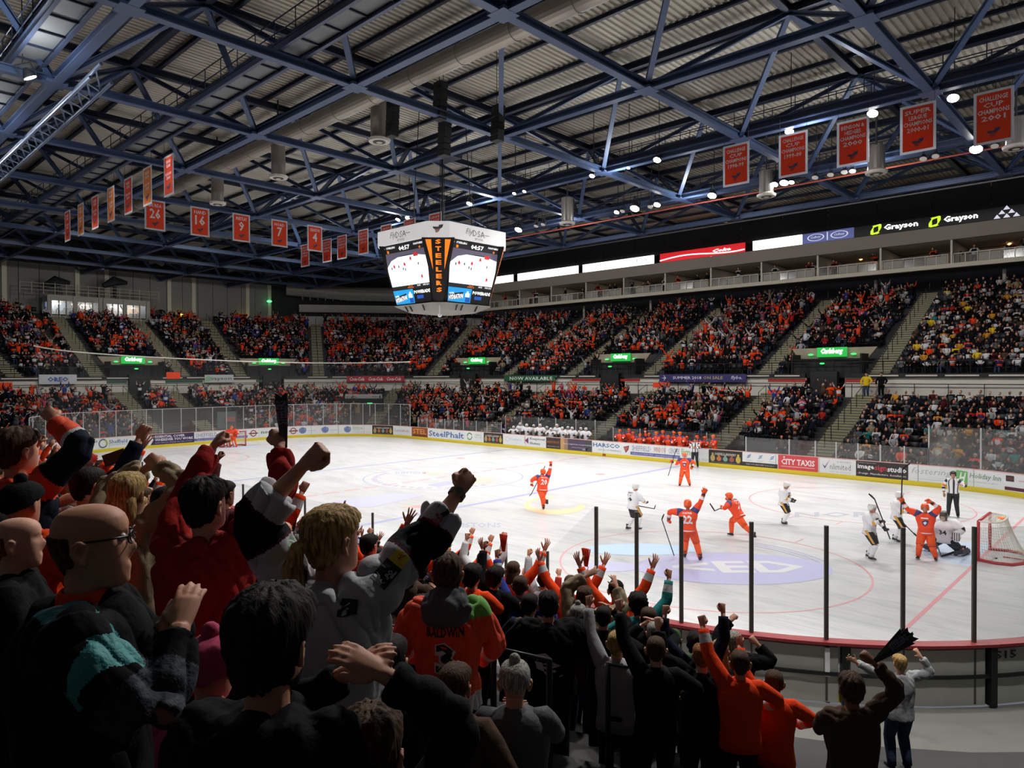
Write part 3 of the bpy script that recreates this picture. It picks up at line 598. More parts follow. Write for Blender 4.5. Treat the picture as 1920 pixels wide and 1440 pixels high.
a = Fas(650, 758, 5.1, 5.75, 'red banner with three white cola scripts', 'a8222a')
for k in range(3): a.t('Coca-Cola', .05+.32*k, .3+.32*k, .2, .8, 'eedede', .02, .3)
a.done()
a = Fas(945, 1041, 5.15, 5.75, 'dark green banner with white capitals NOW AVAILABLE', '25603c'); a.t('NOW AVAILABLE', .12, .95, .2, .8, 'e8ece8', .02); a.done()
a = Fas(1236, 1399, 5.15, 5.8, 'indigo banner with white holiday sale text and small plane', '35316a'); a.t('SUMMER 2018', .17, .51, .35, .75, 'e0dcec', .02); a.t('ON SALE', .53, .75, .35, .75, 'b8a878', .02); a.t('flybe.', .84, .96, .25, .8, 'c8c4e0', .02, .2); a.p([(.03, .5), (.075, .6), (.055, .85), (.065, .85), (.09, .5), (.065, .2), (.055, .2), (.075, .45)], 'e0dcec', -.02); a.done()
# ---------------------------------------------------------------- seats (uncountable mass behind the spectators)
def rows():
    for i in range(NL): yield 0, i, L0_+LT*i+.62, lowz(i), 9.5, LP-30
    for i in range(NU): yield 1, i, U0_+UT*i+.6, upz(i), 8, S_UEND
def free(tier_, i, s, off):
    A = UA if tier_ else LA
    for a in A:
        d = np.linalg.norm(P(s, off)-P(a, off))
        if d < (1.05 if tier_ else 1.15): return False
    if tier_ and i < 5:
        for c in VO:
            if np.linalg.norm(P(s, off)-P(c, off)) < 2.9: return False
    if not tier_:
        if i >= 11 and s < S_NEAR0-2: return False
        # camera bubble and near block are filled by hand; corner portal under the gate sign
        if i < 7 and np.linalg.norm(P(s, off)-P(LA[4], off)) < 2.6: return False
        if i < 3 and bench_s0-1 < s < bench_s1+1: return False
        if i < 6 and np.linalg.norm(P(s, off)-P(s_at(360, 6, 2), off)) < 4.: return False
    return True
bench_s0, bench_s1 = s_at(1400, .5, 1.5), s_at(948, .5, 1.5)
SEATS = []
for T_, i, off, z, s0, s1 in rows():
    s = s0
    while s < s1:
        p = P(s, off, z); q = P(s+.1, off, z); sc = np.linalg.norm(q-p)/.1
        if free(T_, i, s, off): SEATS.append((T_, i, s, off, z))
        s += .52/sc
def mass(name, tmpl, places, mats, **k):
    """join many copies (position, yaw, scale) of templates (v, f, m) into one mesh"""
    V_, F_, M_ = [], [], []; base = 0
    for (x, y, z, a, sc, ti, mm) in places:
        v, f, m_ = tmpl[ti]; c, s_ = math.cos(a), math.sin(a)
        V_.append(np.stack([x+sc*(v[:, 0]*c-v[:, 1]*s_), y+sc*(v[:, 0]*s_+v[:, 1]*c), z+sc*v[:, 2]], 1)); F_.append(f+base); M_.append(np.take(mm, m_)); base += len(v)
    V_ = np.concatenate(V_); F_ = np.concatenate(F_); M_ = np.concatenate(M_)
    me = bpy.data.meshes.new(name); me.vertices.add(len(V_)); me.vertices.foreach_set('co', V_.ravel())
    me.loops.add(F_.size); me.loops.foreach_set('vertex_index', F_.ravel().astype(np.int32)); me.polygons.add(len(F_))
    me.polygons.foreach_set('loop_start', np.arange(0, F_.size, F_.shape[1], dtype=np.int32)); me.polygons.foreach_set('material_index', M_.astype(np.int32))
    me.update(calc_edges=True)
    for m_ in mats: me.materials.append(m_)
    return put(name, me, None, **k)
def tmpl_of(mb):
    f = []; m_ = []
    for q, mi in zip(mb.f, mb.m):
        for j in range(1, len(q)-1): f.append((q[0], q[j], q[j+1])); m_.append(mi)
    return np.array(mb.v), np.array(f), np.array(m_)
sb = MB(); sb.box((0, .12, .42), (.46, .4, .05)); sb.box((0, -.1, .65), (.46, .05, .45))
st = tmpl_of(sb)
def yaw_in(s): n = NRM(s); return math.atan2(-n[1], -n[0])-math.pi/2   # local +Y faces the ice
mass('tip_up_seats', [st], [(*P(s, off+.05, z)[:3], yaw_in(s), 1, 0, [0]) for (T_, i, s, off, z) in SEATS], [seatm], kind='stuff', label='rows of dark folding seats behind the spectators')
# ---------------------------------------------------------------- outer walls, suites
wallg = M('cladding_grey', '7e7c76', .8, var=.08, scale=.6); walld = M('wall_dark', '222324', .85); cream = M('suite_cream', 'a19a8e', .7, var=.05); 
XL = -60.
root = empty('wall_end', kind='structure', label='grey ribbed cladding wall behind the end stand')
for k in range(50):
    y = -40+k*1.9
    mb = MB(); mb.box((XL, y+.93, 15.2), (.3, 1.84, 6.8)); obj('cladding_panel', mb, wallg, root)
mb = MB(); mb.box((XL-.3, 5, 15), (.2, 100, 16)); obj('wall_core', mb, walld, root)
pil = M('pilaster_cream', 'c9c2ae', .7)
for px in (8, 145, 200, 317, 363, 464, 505, 540):
    y = at_x(px, 540, XL+.3)[1]; mb = MB(); mb.box((XL+.25, y, 15.1), (.25, .45, 6.6)); obj('pilaster', mb, pil, root)
mb = MB(); mb.box((XL+.6, 5, 18.5), (1.2, 95, .7)); mb.box((XL+.4, 5, 12.6), (.5, 90, .18)); obj('girder', mb, walld, root)
for px in (60, 250, 330, 470):
    y = at_x(px, 470, XL+.4)[1]; mb = MB(); mb.tube([(XL+.5, y-3.4, 19.6), (XL+.5, y-2.4, 20.0), (XL+.5, y, 20.15), (XL+.5, y+2.4, 20.0), (XL+.5, y+3.4, 19.6)], .5, 8); obj('arched_duct', mb, wallg, root)
mb = MB(); mb.box((0, 52, 13), (140, .5, 18)); obj('wall_far', mb, walld, kind='structure', label='dark wall behind the suites')
mb = MB(); mb.box((0, 46.5, 11.5), (130, .4, 6)); obj('wall_back', mb, M('wall_mid', '2c2d2d', .8), kind='structure', label='dark wall behind the top rows of the long stand')
# corner cladding behind the scoreboard (light grey ledge and wall)
mb = MB(); a0, a1 = at_x(560, 600, XL+4), at_y(905, 600, 43.5)
d = a1-a0; d[2] = 0; Ln = np.linalg.norm(d); d /= Ln; nrm = np.array([-d[1], d[0], 0])
mb.box(((a0+a1)/2)*np.array([1, 1, 0])+np.array([0, 0, 13.1]), (Ln, .4, 1.5), 0, (d, nrm, (0, 0, 1))); mb.box(((a0+a1)/2)*np.array([1, 1, 0])+nrm*.9+np.array([0, 0, 15.0]), (Ln, .4, 1.0), 0, (d, nrm, (0, 0, 1)))
obj('wall_corner', mb, M('corner_grey', 'b0aca2', .8, var=.05), kind='structure', label='light grey wall of the corner behind the scoreboard')
mb = MB(); mb.box(((a0+a1)/2)*np.array([1, 1, 0])+nrm*2.2+np.array([0, 0, 15.5]), (Ln+16, .3, 9), 0, (d, nrm, (0, 0, 1))); obj('wall_corner_dark', mb, walld, kind='structure', label='dark recess behind the corner duct')
mb = MB(); c0 = (a0+a1)/2; c0[2] = 17.0
mb.tube([c0-d*14+np.array([0, 0, .6]), c0-d*6, c0+d*2, c0+d*9], .95, 16)
for k in range(20): q = c0-d*12+d*k*1.0; mb.tube([q-d*.04, q+d*.04], 1.02, 16)
obj('corner_duct', mb, M('duct_steel', '8a857a', .5, .1), smooth=False, label='large dark ribbed air duct left of the scoreboard', cat='duct')
# suites on the long side
SY, SX0, SX1, SZ = 38.2, -40., 62., 14.05
root = empty('suite_box', (0, 0, .4), kind='structure', label='row of glazed hospitality boxes above the long stand')
mb = MB(); mb.box(((SX0+SX1)/2, SY+.1, SZ-.12), (SX1-SX0, .5, .34)); obj('floor_edge', mb, M('edge_white', 'c8c0ae', .6), root)
mb = MB(); mb.box(((SX0+SX1)/2, SY+6.5, SZ-.2), (SX1-SX0, 12.5, .25)); obj('floor_slab', mb, walld, root)
mb = MB(); mb.add([(SX0, SY-.05, 16.0), (SX1, SY-.05, 16.0), (SX1, SY-.9, 16.95), (SX0, SY-.9, 16.95), (SX0, SY+.4, 16.0), (SX1, SY+.4, 16.0), (SX1, SY+.4, 16.95), (SX0, SY+.4, 16.95)], [(0, 1, 2, 3), (4, 7, 6, 5), (0, 4, 5, 1), (3, 2, 6, 7), (0, 3, 7, 4), (1, 5, 6, 2)]); obj('sloped_fascia', mb, cream, root)
mb = MB(); mb.box(((SX0+SX1)/2, SY+3.3, 16.1), (SX1-SX0, 6.6, .12)); obj('soffit', mb, M('soffit_cream', 'b5ac9a', .7), root)
mb = MB(); mb.box(((SX0+SX1)/2, SY+6.5, 15.1), (SX1-SX0, .2, 2.1)); obj('back_wall', mb, M('suite_back', '8c7c68', .8), root)
bw = 5.2; warm = M('warm_lamp', 'ffb060', .5, emis=6)
for k in range(int((SX1-SX0)/bw)+1):
    x = SX0+k*bw
    mb = MB(); mb.box((x, SY+3.4, 15.1), (.16, 6.2, 2.0)); obj('partition', mb, M('suite_part', '9c9488', .8), root)
    mb = MB(); mb.box((x, SY+.3, 15.1), (.14, .14, 2.0)); obj('column', mb, concl, root)
    mb = MB()
    for j in range(7): mb.box((x+.2+j*.8, SY+.0, 14.4), (.05, .05, .85))
    mb.box((x+bw/2, SY, 14.85), (bw-.4, .06, .06)); obj('balcony_rail', mb, concl, root)
    for j in range(3):
        mb = MB(); mb.box((x+1.+j*1.6, SY+.03, 14.45), (1.45, .02, .62)); obj('rail_panel', mb, MATS['shield_glass'] if (k+j) % 2 else M('rail_panel_grey', '9a978c', .6), root)
for px, py in ((1333, 490), (1373, 489), (1614, 493), (1892, 465), (1000, 538)):
    q = at_y(px, py, SY+5.5); mb = MB(); mb.ball(q, .16); obj('wall_lamp', mb, warm, root)
    l = bpy.data.lights.new('suite_light', 'POINT'); l.energy = 90; l.color = (1, .65, .35); l.shadow_soft_size = .2; o = bpy.data.objects.new('suite_light', l); COL.objects.link(o); o.location = q+np.array([0, -1.0, .6])
for k in range(20):
    x = SX0+2.5+k*bw; l = bpy.data.lights.new('suite_light', 'AREA'); l.energy = 26; l.color = (1, .88, .72); l.size = 1.5; o = bpy.data.objects.new('suite_light', l); COL.objects.link(o); o.location = (x, SY+3.3, 16.4)
cols = M('column_white', 'b8b4a8', .6)
for px in (1012, 1095, 1131, 1220, 1274, 1443, 1642, 1883):
    q = at_y(px, 570, 41.9); mb = MB(); mb.tube([(q[0], 41.9, 12.), (q[0], 41.9, 14.25)], .13, 10); obj('suite_column', mb, cols, kind='structure', label='white round column under the suites')
# black curtain and LED ribbon
root = empty('black_curtain', (0, 0, .4), kind='structure', label='black drape panels above the ribbon screens')
for k in range(27):
    x = SX0+k*4; mb = MB(); mb.box((x+1.98, SY-.6, 18.85), (3.94, .08, 2.1)); obj('drape_panel', mb, M('drape_black', '141416', .9), root)
mb = MB(); mb.tube([(SX0, SY-.65, 19.95), (SX1, SY-.65, 19.95)], .09, 8); obj('drape_rail', mb, M('rail_grey', '8a8d90', .4, .5), root)
LEDY = SY-.75; ledw = M('led_white', 'fdfcf6', .5, emis=1.6); ledk = M('led_black', '0c0d0e', .4); ledr = M('led_red', 'c81e26', .5, emis=.9); ledb = M('led_blue', '5a6298', .5, emis=.6); leds = M('led_silver', 'd6d8e8', .5, emis=.8); ledg = M('led_lime', 'b8dc2a', .5, emis=1.2)
def led(px0, px1, mat, lab, extra=None, z0=16.98, z1=17.85):
    x0, x1 = at_y(px0, 480, LEDY)[0], at_y(px1, 480, LEDY)[0]
    root = empty('ribbon_screen', (0, 0, .42), label=lab, cat='screen', group='ribbon screens under the black drape')
    mb = MB(); mb.box(((x0+x1)/2, LEDY, (z0+z1)/2), (x1-x0, .14, z1-z0)); obj('screen_face', mb, mat, root)
    f = lambda u, v: np.array([x0+(x1-x0)*u, LEDY-.09, z0+(z1-z0)*v])
    if extra:
        for nm, m_, fn in extra: mb = MB(); fn(mb, f); obj(nm, mb, m_, root)
led(905, 962, ledw, 'short blank white ribbon screen beside the scoreboard'); led(971, 1084, ledw, 'blank white ribbon screen, second from the scoreboard')
led(1093, 1226, ledw, 'white ribbon screen with faint arena letters', [('lettering', M('led_grey', 'b0aca8', .5, emis=.5), lambda mb, f: text_on(mb, 'DSA', f, .78, .92, .35, .75, 0, .0))])
led(1238, 1397, ledr, 'red ribbon screen with white wave line', [('wave', ledw, lambda mb, f: mb.add([f(i/12, .12+.22*math.sin(i*.45)+.02*i) for i in range(13)]+[f(i/12, .12+.22*math.sin(i*.45)+.02*i+.13) for i in range(13)], [(i, i+1, 14+i, 13+i) for i in range(12)])), ('script', ledw, lambda mb, f: text_on(mb, 'Coke', f, .64, .85, .35, .7, 0, .04, .3))])
led(1412, 1504, ledw, 'blank white ribbon screen left of the indigo one')
def ovals(mb, f):
    for c in (.27, .73):
        A = [R(18*i) for i in range(21)]; mb.add([f(c+k*.17*math.cos(t), .5+k*.36*math.sin(t)) for k in (.86, 1) for t in A], [(i, i+1, 22+i, 21+i) for i in range(20)])
        text_on(mb, 'Cadbury', f, c-.1, c+.1, .36, .66, 0, .0, .3)
    rect(mb, f, .49, .51, .1, .9)
led(1505, 1601, ledb, 'indigo ribbon screen with two silver oval crests', [('ovals', leds, ovals)])
led(1602, 2250, ledk, 'long black ribbon screen with lime hexagons and white names', None)
xk0, xk1 = at_y(1602, 480, LEDY)[0], at_y(2250, 480, LEDY)[0]
def hexa(mb, x, zc=17.4, r=.42):
    f = lambda u, v: np.array([x+u, LEDY-.1, zc+v])
    mb.poly([f(-r, -.1), f(-r*.3, .45*r*2), f(-.05, .3), f(-r*.45, .1), f(-r*.45, -.3), f(-r, -.38)]); mb.poly([f(r, .1), f(r*.3, -.45*r*2), f(.0, -.4), f(r*.45, -.1), f(r*.45, .38), f(r, .38)]); mb.poly([f(-.3, .32), f(.35, .42), f(.3, .3), f(-.1, .2)]); mb.poly([f(-.3, -.42), f(.3, -.32), f(.1, -.2), f(-.35, -.3)])
for px, w2 in ((1643, 1658), (1753, 1770)):
    xa = at_y(px, 430, LEDY)[0]; root = empty('ribbon_logo', (0, 0, .42), label='lime hexagon and white name on the black ribbon screen, '+('nearer the indigo screen' if px < 1700 else 'second one along'), cat='logo')
    mb = MB(); hexa(mb, xa); obj('hexagon', mb, ledg, root); xb, xc = at_y(w2, 430, LEDY)[0], at_y(w2+64, 430, LEDY)[0]
    mb = MB(); text_on(mb, 'Grayson', lambda u, v: np.array([u, LEDY-.1, v]), xb, xc, 17.12, 17.7, 0, .03); obj('name', mb, ledw, root)
xa = at_y(1888, 405, LEDY)[0]; mb = MB()
for i, (u, v) in enumerate(((0, .3), (-.3, 0), (.3, 0), (-.6, -.3), (0, -.3), (.6, -.3))): mb.poly([(xa+u-.22, LEDY-.1, 17.4+v-.1), (xa+u+.22, LEDY-.1, 17.4+v-.1), (xa+u, LEDY-.1, 17.4+v+.2)])
text_on(mb, 'SERVICES', lambda u, v: np.array([u, LEDY-.1, v]), xa+1.2, xa+5, 17.35, 17.65, 0, .02)
obj('ribbon_logo', mb, leds, loc=(0, 0, .42), label='silver triangles and small name at the end of the black ribbon screen', cat='logo')
# control room on the end stand
cr_ = at_x(88, 570, -57.0); cr2_ = at_x(272, 570, -57.0); y0, y1 = cr_[1], cr2_[1]
root = empty('control_room', kind='structure', label='white control room box with lit windows above the end stand')
zb, zt = 12.1, 14.45; wm = M('box_white', '9d9b92', .7)
mb = MB(); mb.box((-57.6, (y0+y1)/2, zt-.25), (3, y1-y0, .6)); mb.box((-57.6, (y0+y1)/2, zb+.1), (3, y1-y0, .3)); 
for u in (0, .245, .5, .535, .75, 1): mb.box((-57.0+.9, y0+(y1-y0)*u, (zb+zt)/2), (.2, .4, zt-zb))
mb.box((-59, (y0+y1)/2, (zb+zt)/2), (.15, y1-y0, zt-zb)); obj('room_shell', mb, wm, root)
litm = [M('room_blue', '8fa8c8', .6, emis=.35), M('room_white', 'e8e2d0', .6, emis=.8), M('room_dim', '8f8f88', .6, emis=.25), M('room_warm', 'd8b088', .6, emis=.6)]
for k, (u0, u1) in enumerate(((.02, .23), (.27, .49), (.56, .74), (.77, .98))):
    mb = MB(); mb.box((-58.5, y0+(y1-y0)*(u0+u1)/2, (zb+zt)/2), (.05, (y1-y0)*(u1-u0), zt-zb-.7)); obj('lit_interior', mb, litm[k], root)
    mb = MB()
    for j in range(1, 3): mb.box((-56.1, y0+(y1-y0)*(u0+(u1-u0)*j/3), (zb+zt)/2), (.08, .1, zt-zb-.6))
    obj('mullion', mb, wm, root); mb = MB(); mb.box((-56.15, y0+(y1-y0)*(u0+u1)/2, (zb+zt)/2), (.02, (y1-y0)*(u1-u0), zt-zb-.7)); obj('pane', mb, MATS['shield_glass'], root)
    mb = MB(); 
    for j in range(3): mb.ball((-58, y0+(y1-y0)*(u0+(u1-u0)*(.2+.3*j)), zb+.6), (.3, .35, .45))
    obj('desk_equipment', mb, blk, root)
    mb = MB(); mb.ball((-57.4, y0+(y1-y0)*(u0+u1)/2, zt-.75), (.2, .2, .08)); obj('ceiling_lamp', mb, M('room_lamp', 'fff8e8', .5, emis=8), root)
mb = MB()
yy0, yy1 = y0-2.6, y1+1.2
for z in (15.0, 15.35, 15.7): mb.box((-56.1, (yy0+yy1)/2, z-.1), (.05, yy1-yy0, .05))
for k in range(14): mb.box((-56.1, yy0+(yy1-yy0)*k/13, 15.1), (.07, .07, 1.2))
obj('roof_railing', mb, M('rail_pale', '9a9684', .6), root)
for px in (105, 215): q = at_x(px, 530, -57); mb = MB(); mb.tube([q+np.array([0, -1.2, -.5]), q+np.array([0, 0, .2]), q+np.array([0, 1.3, .1])], [.25, .55, .2], 8); mb.box(q+np.array([0, 0, -.9]), (.3, .3, 1.4)); obj('follow_spot', mb, blk, label='dark follow spotlight on the control room roof, '+('left one' if px < 150 else 'right one'), cat='spotlight')
q = at_x(186, 497, XL+1.0); mb = MB(); mb.box(q, (.2, 1.0, 1.0)); obj('small_screen', mb, M('screen_violet', '4a3a78', .5, emis=.5), label='small violet screen high on the end wall', cat='screen')
for px, py, c_ in ((339, 591, 'e8d858'), (458, 595, 'e8d858'), (505, 565, '4fd87a'), (705, 570, 'fff6e0')):
    q = at_x(px, py, XL+.8) if px < 600 else at_y(px, py, 40); mb = MB(); mb.ball(q, (.35, .35, .16)); obj('bulkhead_light', mb, M('bulk_'+c_, c_, .5, emis=3), label='small glowing wall light, '+{339: 'yellow one nearer the control room', 458: 'yellow one farther from the control room', 505: 'green one above the stairs', 705: 'white one under the corner duct'}[px], cat='wall light')
# corner gate sign
root = empty('gate_sign', label='white horizontal sign with black tree marks over the corner exit', cat='sign')
sc_ = s_at(687, 9, 3.5); n = NRM(sc_); t = TAN(sc_)
mb = MB(); mb.box(P(sc_, 7.5, 3.55), (3.9, .12, .55), 0, (t, n, (0, 0, 1))); obj('sign_board', mb, M('sign_pale', 'b8bab8', .6), root)
mb = MB(); f = lambda u, v: P(sc_, 7.42, v)-t*u
for u in (-1.15, 1.75):
    for j in range(3): mb.poly([f(u-.13+.03*j, 3.42+.1*j), f(u+.13-.03*j, 3.42+.1*j), f(u, 3.56+.1*j)])
text_on(mb, 'ICE', f, -1.8, -1.5, 3.5, 3.62); text_on(mb, 'SHEFFIELD', f, .9, 1.5, 3.5, 3.62); obj('sign_print', mb, M('print_black', '151515', .6), root)
root = empty('corner_portal', kind='structure', label='corner exit with grey side wall and tan door')
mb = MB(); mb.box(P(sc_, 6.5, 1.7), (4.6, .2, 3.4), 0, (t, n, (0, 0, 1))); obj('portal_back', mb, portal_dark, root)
mb = MB(); mb.box(P(sc_, 5.5, 1.6)+t*2.3, (.25, 2.2, 3.1), 0, (t, n, (0, 0, 1))); obj('side_wall', mb, M('portal_grey', '8a8c8a', .7), root)
mb = MB(); mb.box(P(sc_, 6.3, 1.5)+t*.65, (.95, .1, 2.9), 0, (t, n, (0, 0, 1))); obj('tan_door', mb, M('door_tan', 'a8844a', .7), root)
mb = MB(); mb.box(P(sc_, 6.2, 1.6)-t*.9, (.08, .1, 2.6), 0, (t, n, (0, 0, 1))); mb.box(P(sc_, 6.2, 2.9)-t*.9, (.5, .1, .12), 1, (t, n, (0, 0, 1))); obj('door_strip', mb, [concl, sglow], root)
# second ice gate, dark, in the end stand
sc2 = s_at(360, 6, 2.); n = NRM(sc2); t = TAN(sc2)
root = empty('ice_gate', kind='structure', label='dark ice machine gate opening in the end stand')
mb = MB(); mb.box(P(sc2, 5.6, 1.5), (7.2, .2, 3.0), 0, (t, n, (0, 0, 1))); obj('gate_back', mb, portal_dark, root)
mb = MB(); mb.box(P(sc2, 4.6, 1.3)-t*2.6, (1.8, .2, 2.3), 0, (t, n, (0, 0, 1))); obj('grey_screen', mb, M('portal_grey2', '5d6468', .6), root)
mb = MB(); mb.box(P(sc2, 4.4, 1.75)-t*2.9, (.9, .05, .45), 0, (t, n, (0, 0, 1))); obj('red_notice', mb, M('notice', 'a86058', .6), root)
# end netting hung over the end glass
nm = glass_mat('end_netting', .0, (.955, .955, .955), .018, (.9, .9, .9))
root = empty('safety_net', label='fine hanging safety net above the end glass with white top rope', cat='net')
sn0, sn1 = s_at(768, 0, 5.), S_L1+9
def nz(s): f = min(1, max(0, (s-sn0)/(sn1-sn0))); return 7.05+.85*f-.35*math.sin(math.pi*f)
mb = MB(); N = 24; sv = [sn0+(sn1-sn0)*i/N for i in range(N+1)]
mb.add([P(s, .1, 3.14) for s in sv]+[P(s, .1, nz(s)) for s in sv], [(i, i+1, N+2+i, N+1+i) for i in range(N)]); obj('mesh_sheet', mb, nm, root)
mb = MB(); mb.tube([P(s, .1, nz(s)) for s in sv], .05, 6); obj('top_rope', mb, M('rope_white', 'd8d4ca', .7), root)
# ---------------------------------------------------------------- roof
steel = M('truss_blue', '3f4f6e', .45, .1, var=.1, scale=.3); steeld = M('truss_dark', '242e40', .5, .2); deckm = M('roof_deck', 'b8b2a4', .6, .1, var=.06, scale=.3)
GX0, GY0, SX_, SY_ = -2.0, -1.7, 8.3, 8.4; ZB, ZT = 17.5, 20.7
I = range(-7, 7); J = range(-4, 7)
roof = empty('ceiling', kind='structure', label='corrugated roof deck on a blue steel space frame')
mb = MB(); nr = 26; v = []; 
for k in range(nr):
    x = -SX_/2+SX_*k/nr; d = SX_/nr
    for (u, z) in ((0, 0), (d*.45, 0), (d*.55, .09), (d*.92, .09)): v += [(x+u, -SY_/2, z), (x+u, SY_/2, z)]
v += [(SX_/2, -SY_/2, 0), (SX_/2, SY_/2, 0)]
mb.add(v, [(2*i, 2*i+2, 2*i+3, 2*i+1) for i in range(len(v)//2-1)]); deckme = mb.mesh('roof_panel'); deckme.materials.append(deckm)
for i in I:
    for j in J: put('roof_panel', deckme, None, roof, loc=(GX0+i*SX_, GY0+j*SY_, 21.25))
mb = MB(); mb.box((0, 5, 21.7), (140, 110, .2)); obj('roof_board', mb, walld, roof)
JB = [j for j in J if j <= 3]
for j in J:
    y = GY0+j*SY_
    if j in JB: mb = MB(); mb.ibeam((GX0+I[0]*SX_, y, ZB), (GX0+I[-1]*SX_, y, ZB), .34, .32, .05); obj('bottom_chord', mb, steel, roof)
    y += SY_/2; mb = MB(); mb.ibeam((GX0+I[0]*SX_, y, ZT), (GX0+I[-1]*SX_, y, ZT), .28, .34, .04); obj('top_chord', mb, steeld, roof)
    for dy in (-SY_/3, 0, SY_/3):
        mb = MB(); mb.ibeam((GX0+I[0]*SX_, y-SY_/2+dy, 21.1), (GX0+I[-1]*SX_, y-SY_/2+dy, 21.1), .16, .2, .03); obj('purlin', mb, steeld, roof)
for i in I:
    x = GX0+i*SX_; mb = MB(); mb.ibeam((x, GY0+J[0]*SY_, ZB), (x, GY0+JB[-1]*SY_, ZB), .34, .32, .05); obj('bottom_chord', mb, steel, roof)
    mb = MB(); mb.ibeam((x, GY0+JB[-1]*SY_, ZB), (x, 37.6, ZT), .28, .28, .05); mb.ibeam((x, 37.6, ZT), (x+SX_/2, 46, ZT), .2, .2, .04); obj('raking_chord', mb, steel, roof)
    x += SX_/2; mb = MB(); mb.ibeam((x, GY0+J[0]*SY_, ZT), (x, GY0+J[-1]*SY_, ZT), .28, .34, .04); obj('top_chord', mb, steeld, roof)
mb = MB(); mb.ibeam((0, 0, 0), (SX_/2, SY_/2, ZT-ZB-.1), .22, .22, .04); sme = [mb.mesh('strut')]
mb = MB(); mb.ibeam((0, 0, 0), (-SX_/2, SY_/2, ZT-ZB-.1), .22, .22, .04); sme.append(mb.mesh('strut'))
mb = MB(); mb.ibeam((0, 0, 0), (SX_/2, -SY_/2, ZT-ZB-.1), .22, .22, .04); sme.append(mb.mesh('strut'))
mb = MB(); mb.ibeam((0, 0, 0), (-SX_/2, -SY_/2, ZT-ZB-.1), .22, .22, .04); sme.append(mb.mesh('strut'))
for q in sme: q.materials.append(steel)
nodes = sorted([(np.linalg.norm(np.array([GX0+i*SX_, GY0+j*SY_, ZB])-CAM), i, j) for i in I for j in JB])
vis = [(i, j) for d, i, j in nodes if proj((GX0+i*SX_, GY0+j*SY_, ZB))[0][2] > 12 and -400 < proj((GX0+i*SX_, GY0+j*SY_, ZB))[0][0] < 2320]
for (i, j) in vis[:70]:
    for q in sme: put('strut', q, None, roof, loc=(GX0+i*SX_, GY0+j*SY_, ZB))
mb = MB()
for (i, j) in vis[70:]:
    for a in (-1, 1):
        for c in (-1, 1): mb.beam((GX0+i*SX_, GY0+j*SY_, ZB), (GX0+i*SX_+a*SX_/2, GY0+j*SY_+c*SY_/2, ZT-.1), .2, .2)
if mb.v: o = obj('distant_struts', mb, steel, roof); o['kind'] = 'stuff'
mb = MB(); mb.box((0, 0, -.12), (.75, .75, .1)); mb.box((0, 0, .12), (.6, .6, .1)); nme = mb.mesh('node_plate'); nme.materials.append(steel)
for (i, j) in vis: put('node_plate', nme, None, roof, loc=(GX0+i*SX_, GY0+j*SY_, ZB))
# catwalks
cwm = M('catwalk_steel', '3d4860', .4, .3); grat = M('catwalk_floor', '6c6f70', .6)
def catwalk(y, x0, x1, z, lab):
    root = empty('catwalk', label=lab, cat='catwalk', group=None)
    mb = MB(); mb.box(((x0+x1)/2, y, z), (x1-x0, .9, .06)); obj('floor_grating', mb, grat, root)
    for dy in (-.5, .5):
        mb = MB(); mb.ibeam((x0, y+dy, z-.05), (x1, y+dy, z-.05), .14, .32, .04); obj('side_channel', mb, cwm, root)
        mb = MB(); 
        for zz in (.5, 1.0): mb.tube([(x0, y+dy, z+zz), (x1, y+dy, z+zz)], .025, 5)
        n = int((x1-x0)/1.5)
        for k in range(n+1): x = x0+(x1-x0)*k/n; mb.tube([(x, y+dy, z), (x, y+dy, z+1.)], .022, 4)
        obj('railing', mb, cwm, root)
    mb = MB()
    for k in range(int((x1-x0)/1.5)): x = x0+1.5*k; mb.box((x, y, z-.07), (.06, 1.0, .08))
    obj('cross_bars', mb, steeld, root, kind='stuff')
catwalk(-19.5, -48, 30, 17.95, 'grey catwalk with railings above the near stand')
catwalk(-12.9, -48, 30, 17.95, 'grey catwalk with railings above the near side of the ice')
catwalk(7.4, -48, 40, 17.95, 'lit catwalk with railings between centre ice and the far boards')
catwalk(15.8, -48, 44, 17.7, 'lit catwalk with railings above the far boards')
root = empty('side_catwalk', label='grey catwalk crossing the roof behind the number banners', cat='catwalk')
mb = MB(); mb.box((-30, 2, 17.9), (1.0, 40, .08)); obj('floor_grating', mb, grat, root)
mb = MB()
for dx in (-.5, .5):
    for zz in (.5, 1.): mb.tube([(-30+dx, -18, 17.9+zz), (-30+dx, 22, 17.9+zz)], .025, 4)
    for k in range(20): mb.tube([(-30+dx, -18+2.1*k, 17.9), (-30+dx, -18+2.1*k, 18.9)], .022, 4)
obj('railing', mb, cwm, root)
